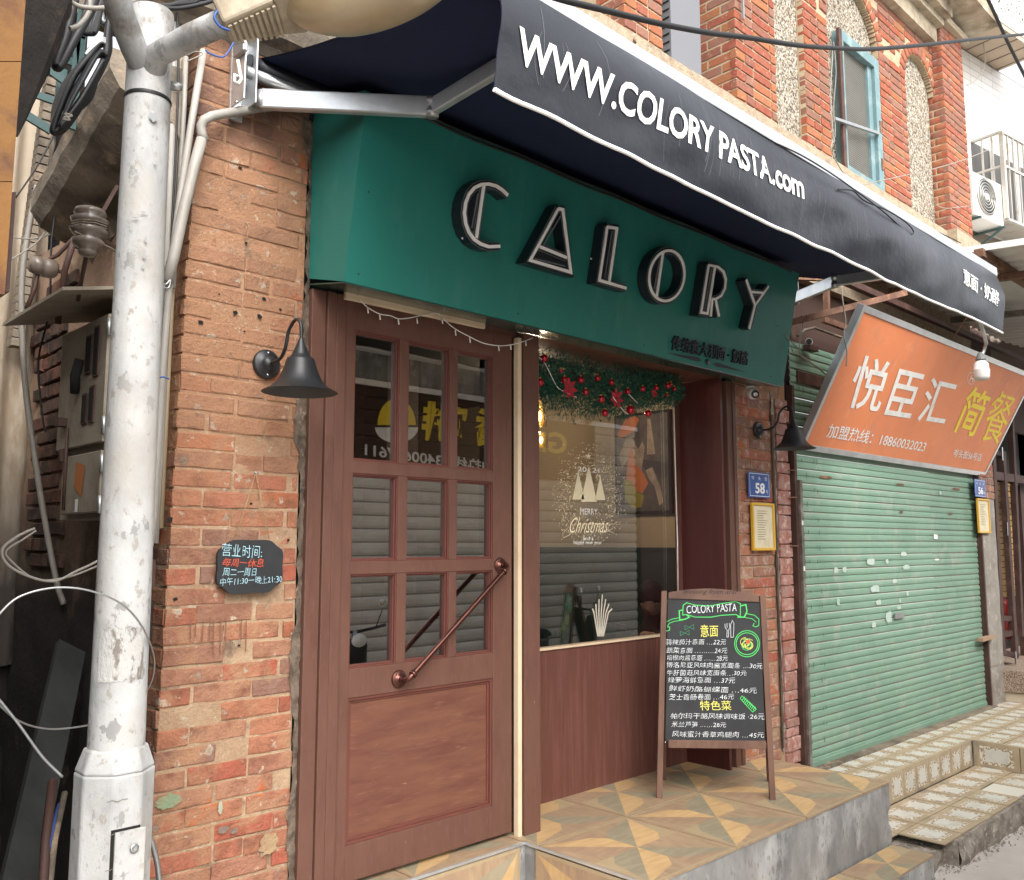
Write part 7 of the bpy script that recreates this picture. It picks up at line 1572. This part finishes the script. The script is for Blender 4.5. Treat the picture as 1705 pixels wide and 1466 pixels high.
MB().box((1.6, YO - .1, 1.95), (10.4, YO + .75, 2.0)).build('canopy', M_corr, op_)
z = .82
while z < 1.58: MB().box((2.25, YO - .02, z), (9.3, YO + .001, z + .128)).build('dark_slat_strip', MC['dark_board'], op_); z += .135  # dark strips laid over the upper slats, behind the lettering
def Mp(px, py, g=3.033, o=.0): p = Wy(px, py, 2 * g - (YO + .004)); return V((p.x, YO + .004 + o, p.z))
mb = MB()
def mt(body, a, b, c, mi=0, g=3.033, **k): textmesh(mb, body, Mp(*a, g), Mp(*b, g), Mp(*c, g), mi=mi, **k)
mt('咨询热线:13400677611', (846, 794), (607, 760), (846, 773), 0, bold=.02)
mt('排', (741, 737), (700, 733), (746, 672), 1, bold=.04); mt('鸡', (775, 740), (745, 737), (780, 674), 1, bold=.04); mt('香', (828, 746), (788, 742), (832, 684), 1, bold=.04)
mt('Gil', (945, 757), (893, 752), (945, 722), 1, g=3.26, bold=.03); mt('士', (1032, 774), (1000, 768), (1036, 727), 0, g=3.26, bold=.03)
mb.build('lettering', [M_white, M_yellow], op_)
MB().add([Mp(660 + 36 * math.cos(t), 712 + 26 * math.sin(t)) for t in [k * math.pi / 12 for k in range(13)]], [tuple(range(13))]).build('emblem', M_white, op_); MB().add([Mp(660 + 32 * math.cos(t), 708 - 44 * math.sin(t)) for t in [k * math.pi / 12 for k in range(13)]], [tuple(range(12, -1, -1))]).build('emblem', M_yellow, op_)
def scooter(label, loc, rz):
    t = thing('electric_scooter', label, 'scooter', 'electric scooters parked across the street'); 
    for x_ in (-.55, .55):
        MB().lathe([(.21, -.045), (.245, -.03), (.25, 0), (.245, .03), (.21, .045), (.21, -.045)], (x_, 0, .25), (0, 1, 0), 28).build('tyre', M_cable, t); MB().lathe([(0, -.02), (.21, -.03), (.21, .03), (0, .02)], (x_, 0, .25), (0, 1, 0), 20).build('rim', M_steel, t)
    MB().hexa([V((-.30, -.15, .28)), V((.30, -.15, .28)), V((.30, .15, .28)), V((-.30, .15, .28))], [V((-.28, -.17, .36)), V((.34, -.17, .36)), V((.34, .17, .36)), V((-.28, .17, .36))]).build('deck', M_cable, t, .02)
    MB().hexa([V((.32, -.19, .30)), V((.42, -.12, .30)), V((.42, .12, .30)), V((.32, .19, .30))], [V((.44, -.13, 1.0)), V((.56, -.08, .95)), V((.56, .08, .95)), V((.44, .13, 1.0))]).build('leg_shield', M_black, t, .03)
    MB().hexa([V((-.62, -.13, .45)), V((-.18, -.16, .34)), V((-.18, .16, .34)), V((-.62, .13, .45))], [V((-.66, -.12, .74)), V((-.12, -.15, .70)), V((-.12, .15, .70)), V((-.66, .12, .74))]).build('body', M_black, t, .03)
    MB().hexa([V((-.70, -.12, .745)), V((-.08, -.15, .71)), V((-.08, .15, .71)), V((-.70, .12, .745))], [V((-.68, -.10, .83)), V((-.12, -.12, .79)), V((-.12, .12, .79)), V((-.68, .10, .83))]).build('seat', M_cloth, t, .03)
    MB().tube([(.55, 0, .3), (.46, 0, 1.05)], .025, 10).build('steering_column', M_steel, t)
    MB().tube([(.36, -.34, 1.08), (.44, -.16, 1.06), (.46, 0, 1.04), (.44, .16, 1.06), (.36, .34, 1.08)], .014, 8).build('handlebar', M_black, t)
    for s_ in (-1, 1): MB().tube([(.42, .22 * s_, 1.07), (.44, .27 * s_, 1.22)], .005, 6).build('mirror_stem', M_black, t); MB().sphere((.44, .28 * s_, 1.27), .05, 12, 8, sc=(.3, 1, .8)).build('mirror', M_chrome, t)
    MB().sphere((.56, 0, .98), .07, 14, 8, sc=(.6, 1, .8)).build('headlight', M_white, t)
    t.location = loc; t.rotation_euler = (0, 0, rz); return t
s1_ = scooter('black electric scooter mirrored low in the shop window', (7.75, -.75, ZS), math.radians(70))
s2_ = scooter('black electric scooter mirrored in the lowest left door pane', (4.55, -.95, ZS), math.radians(100))
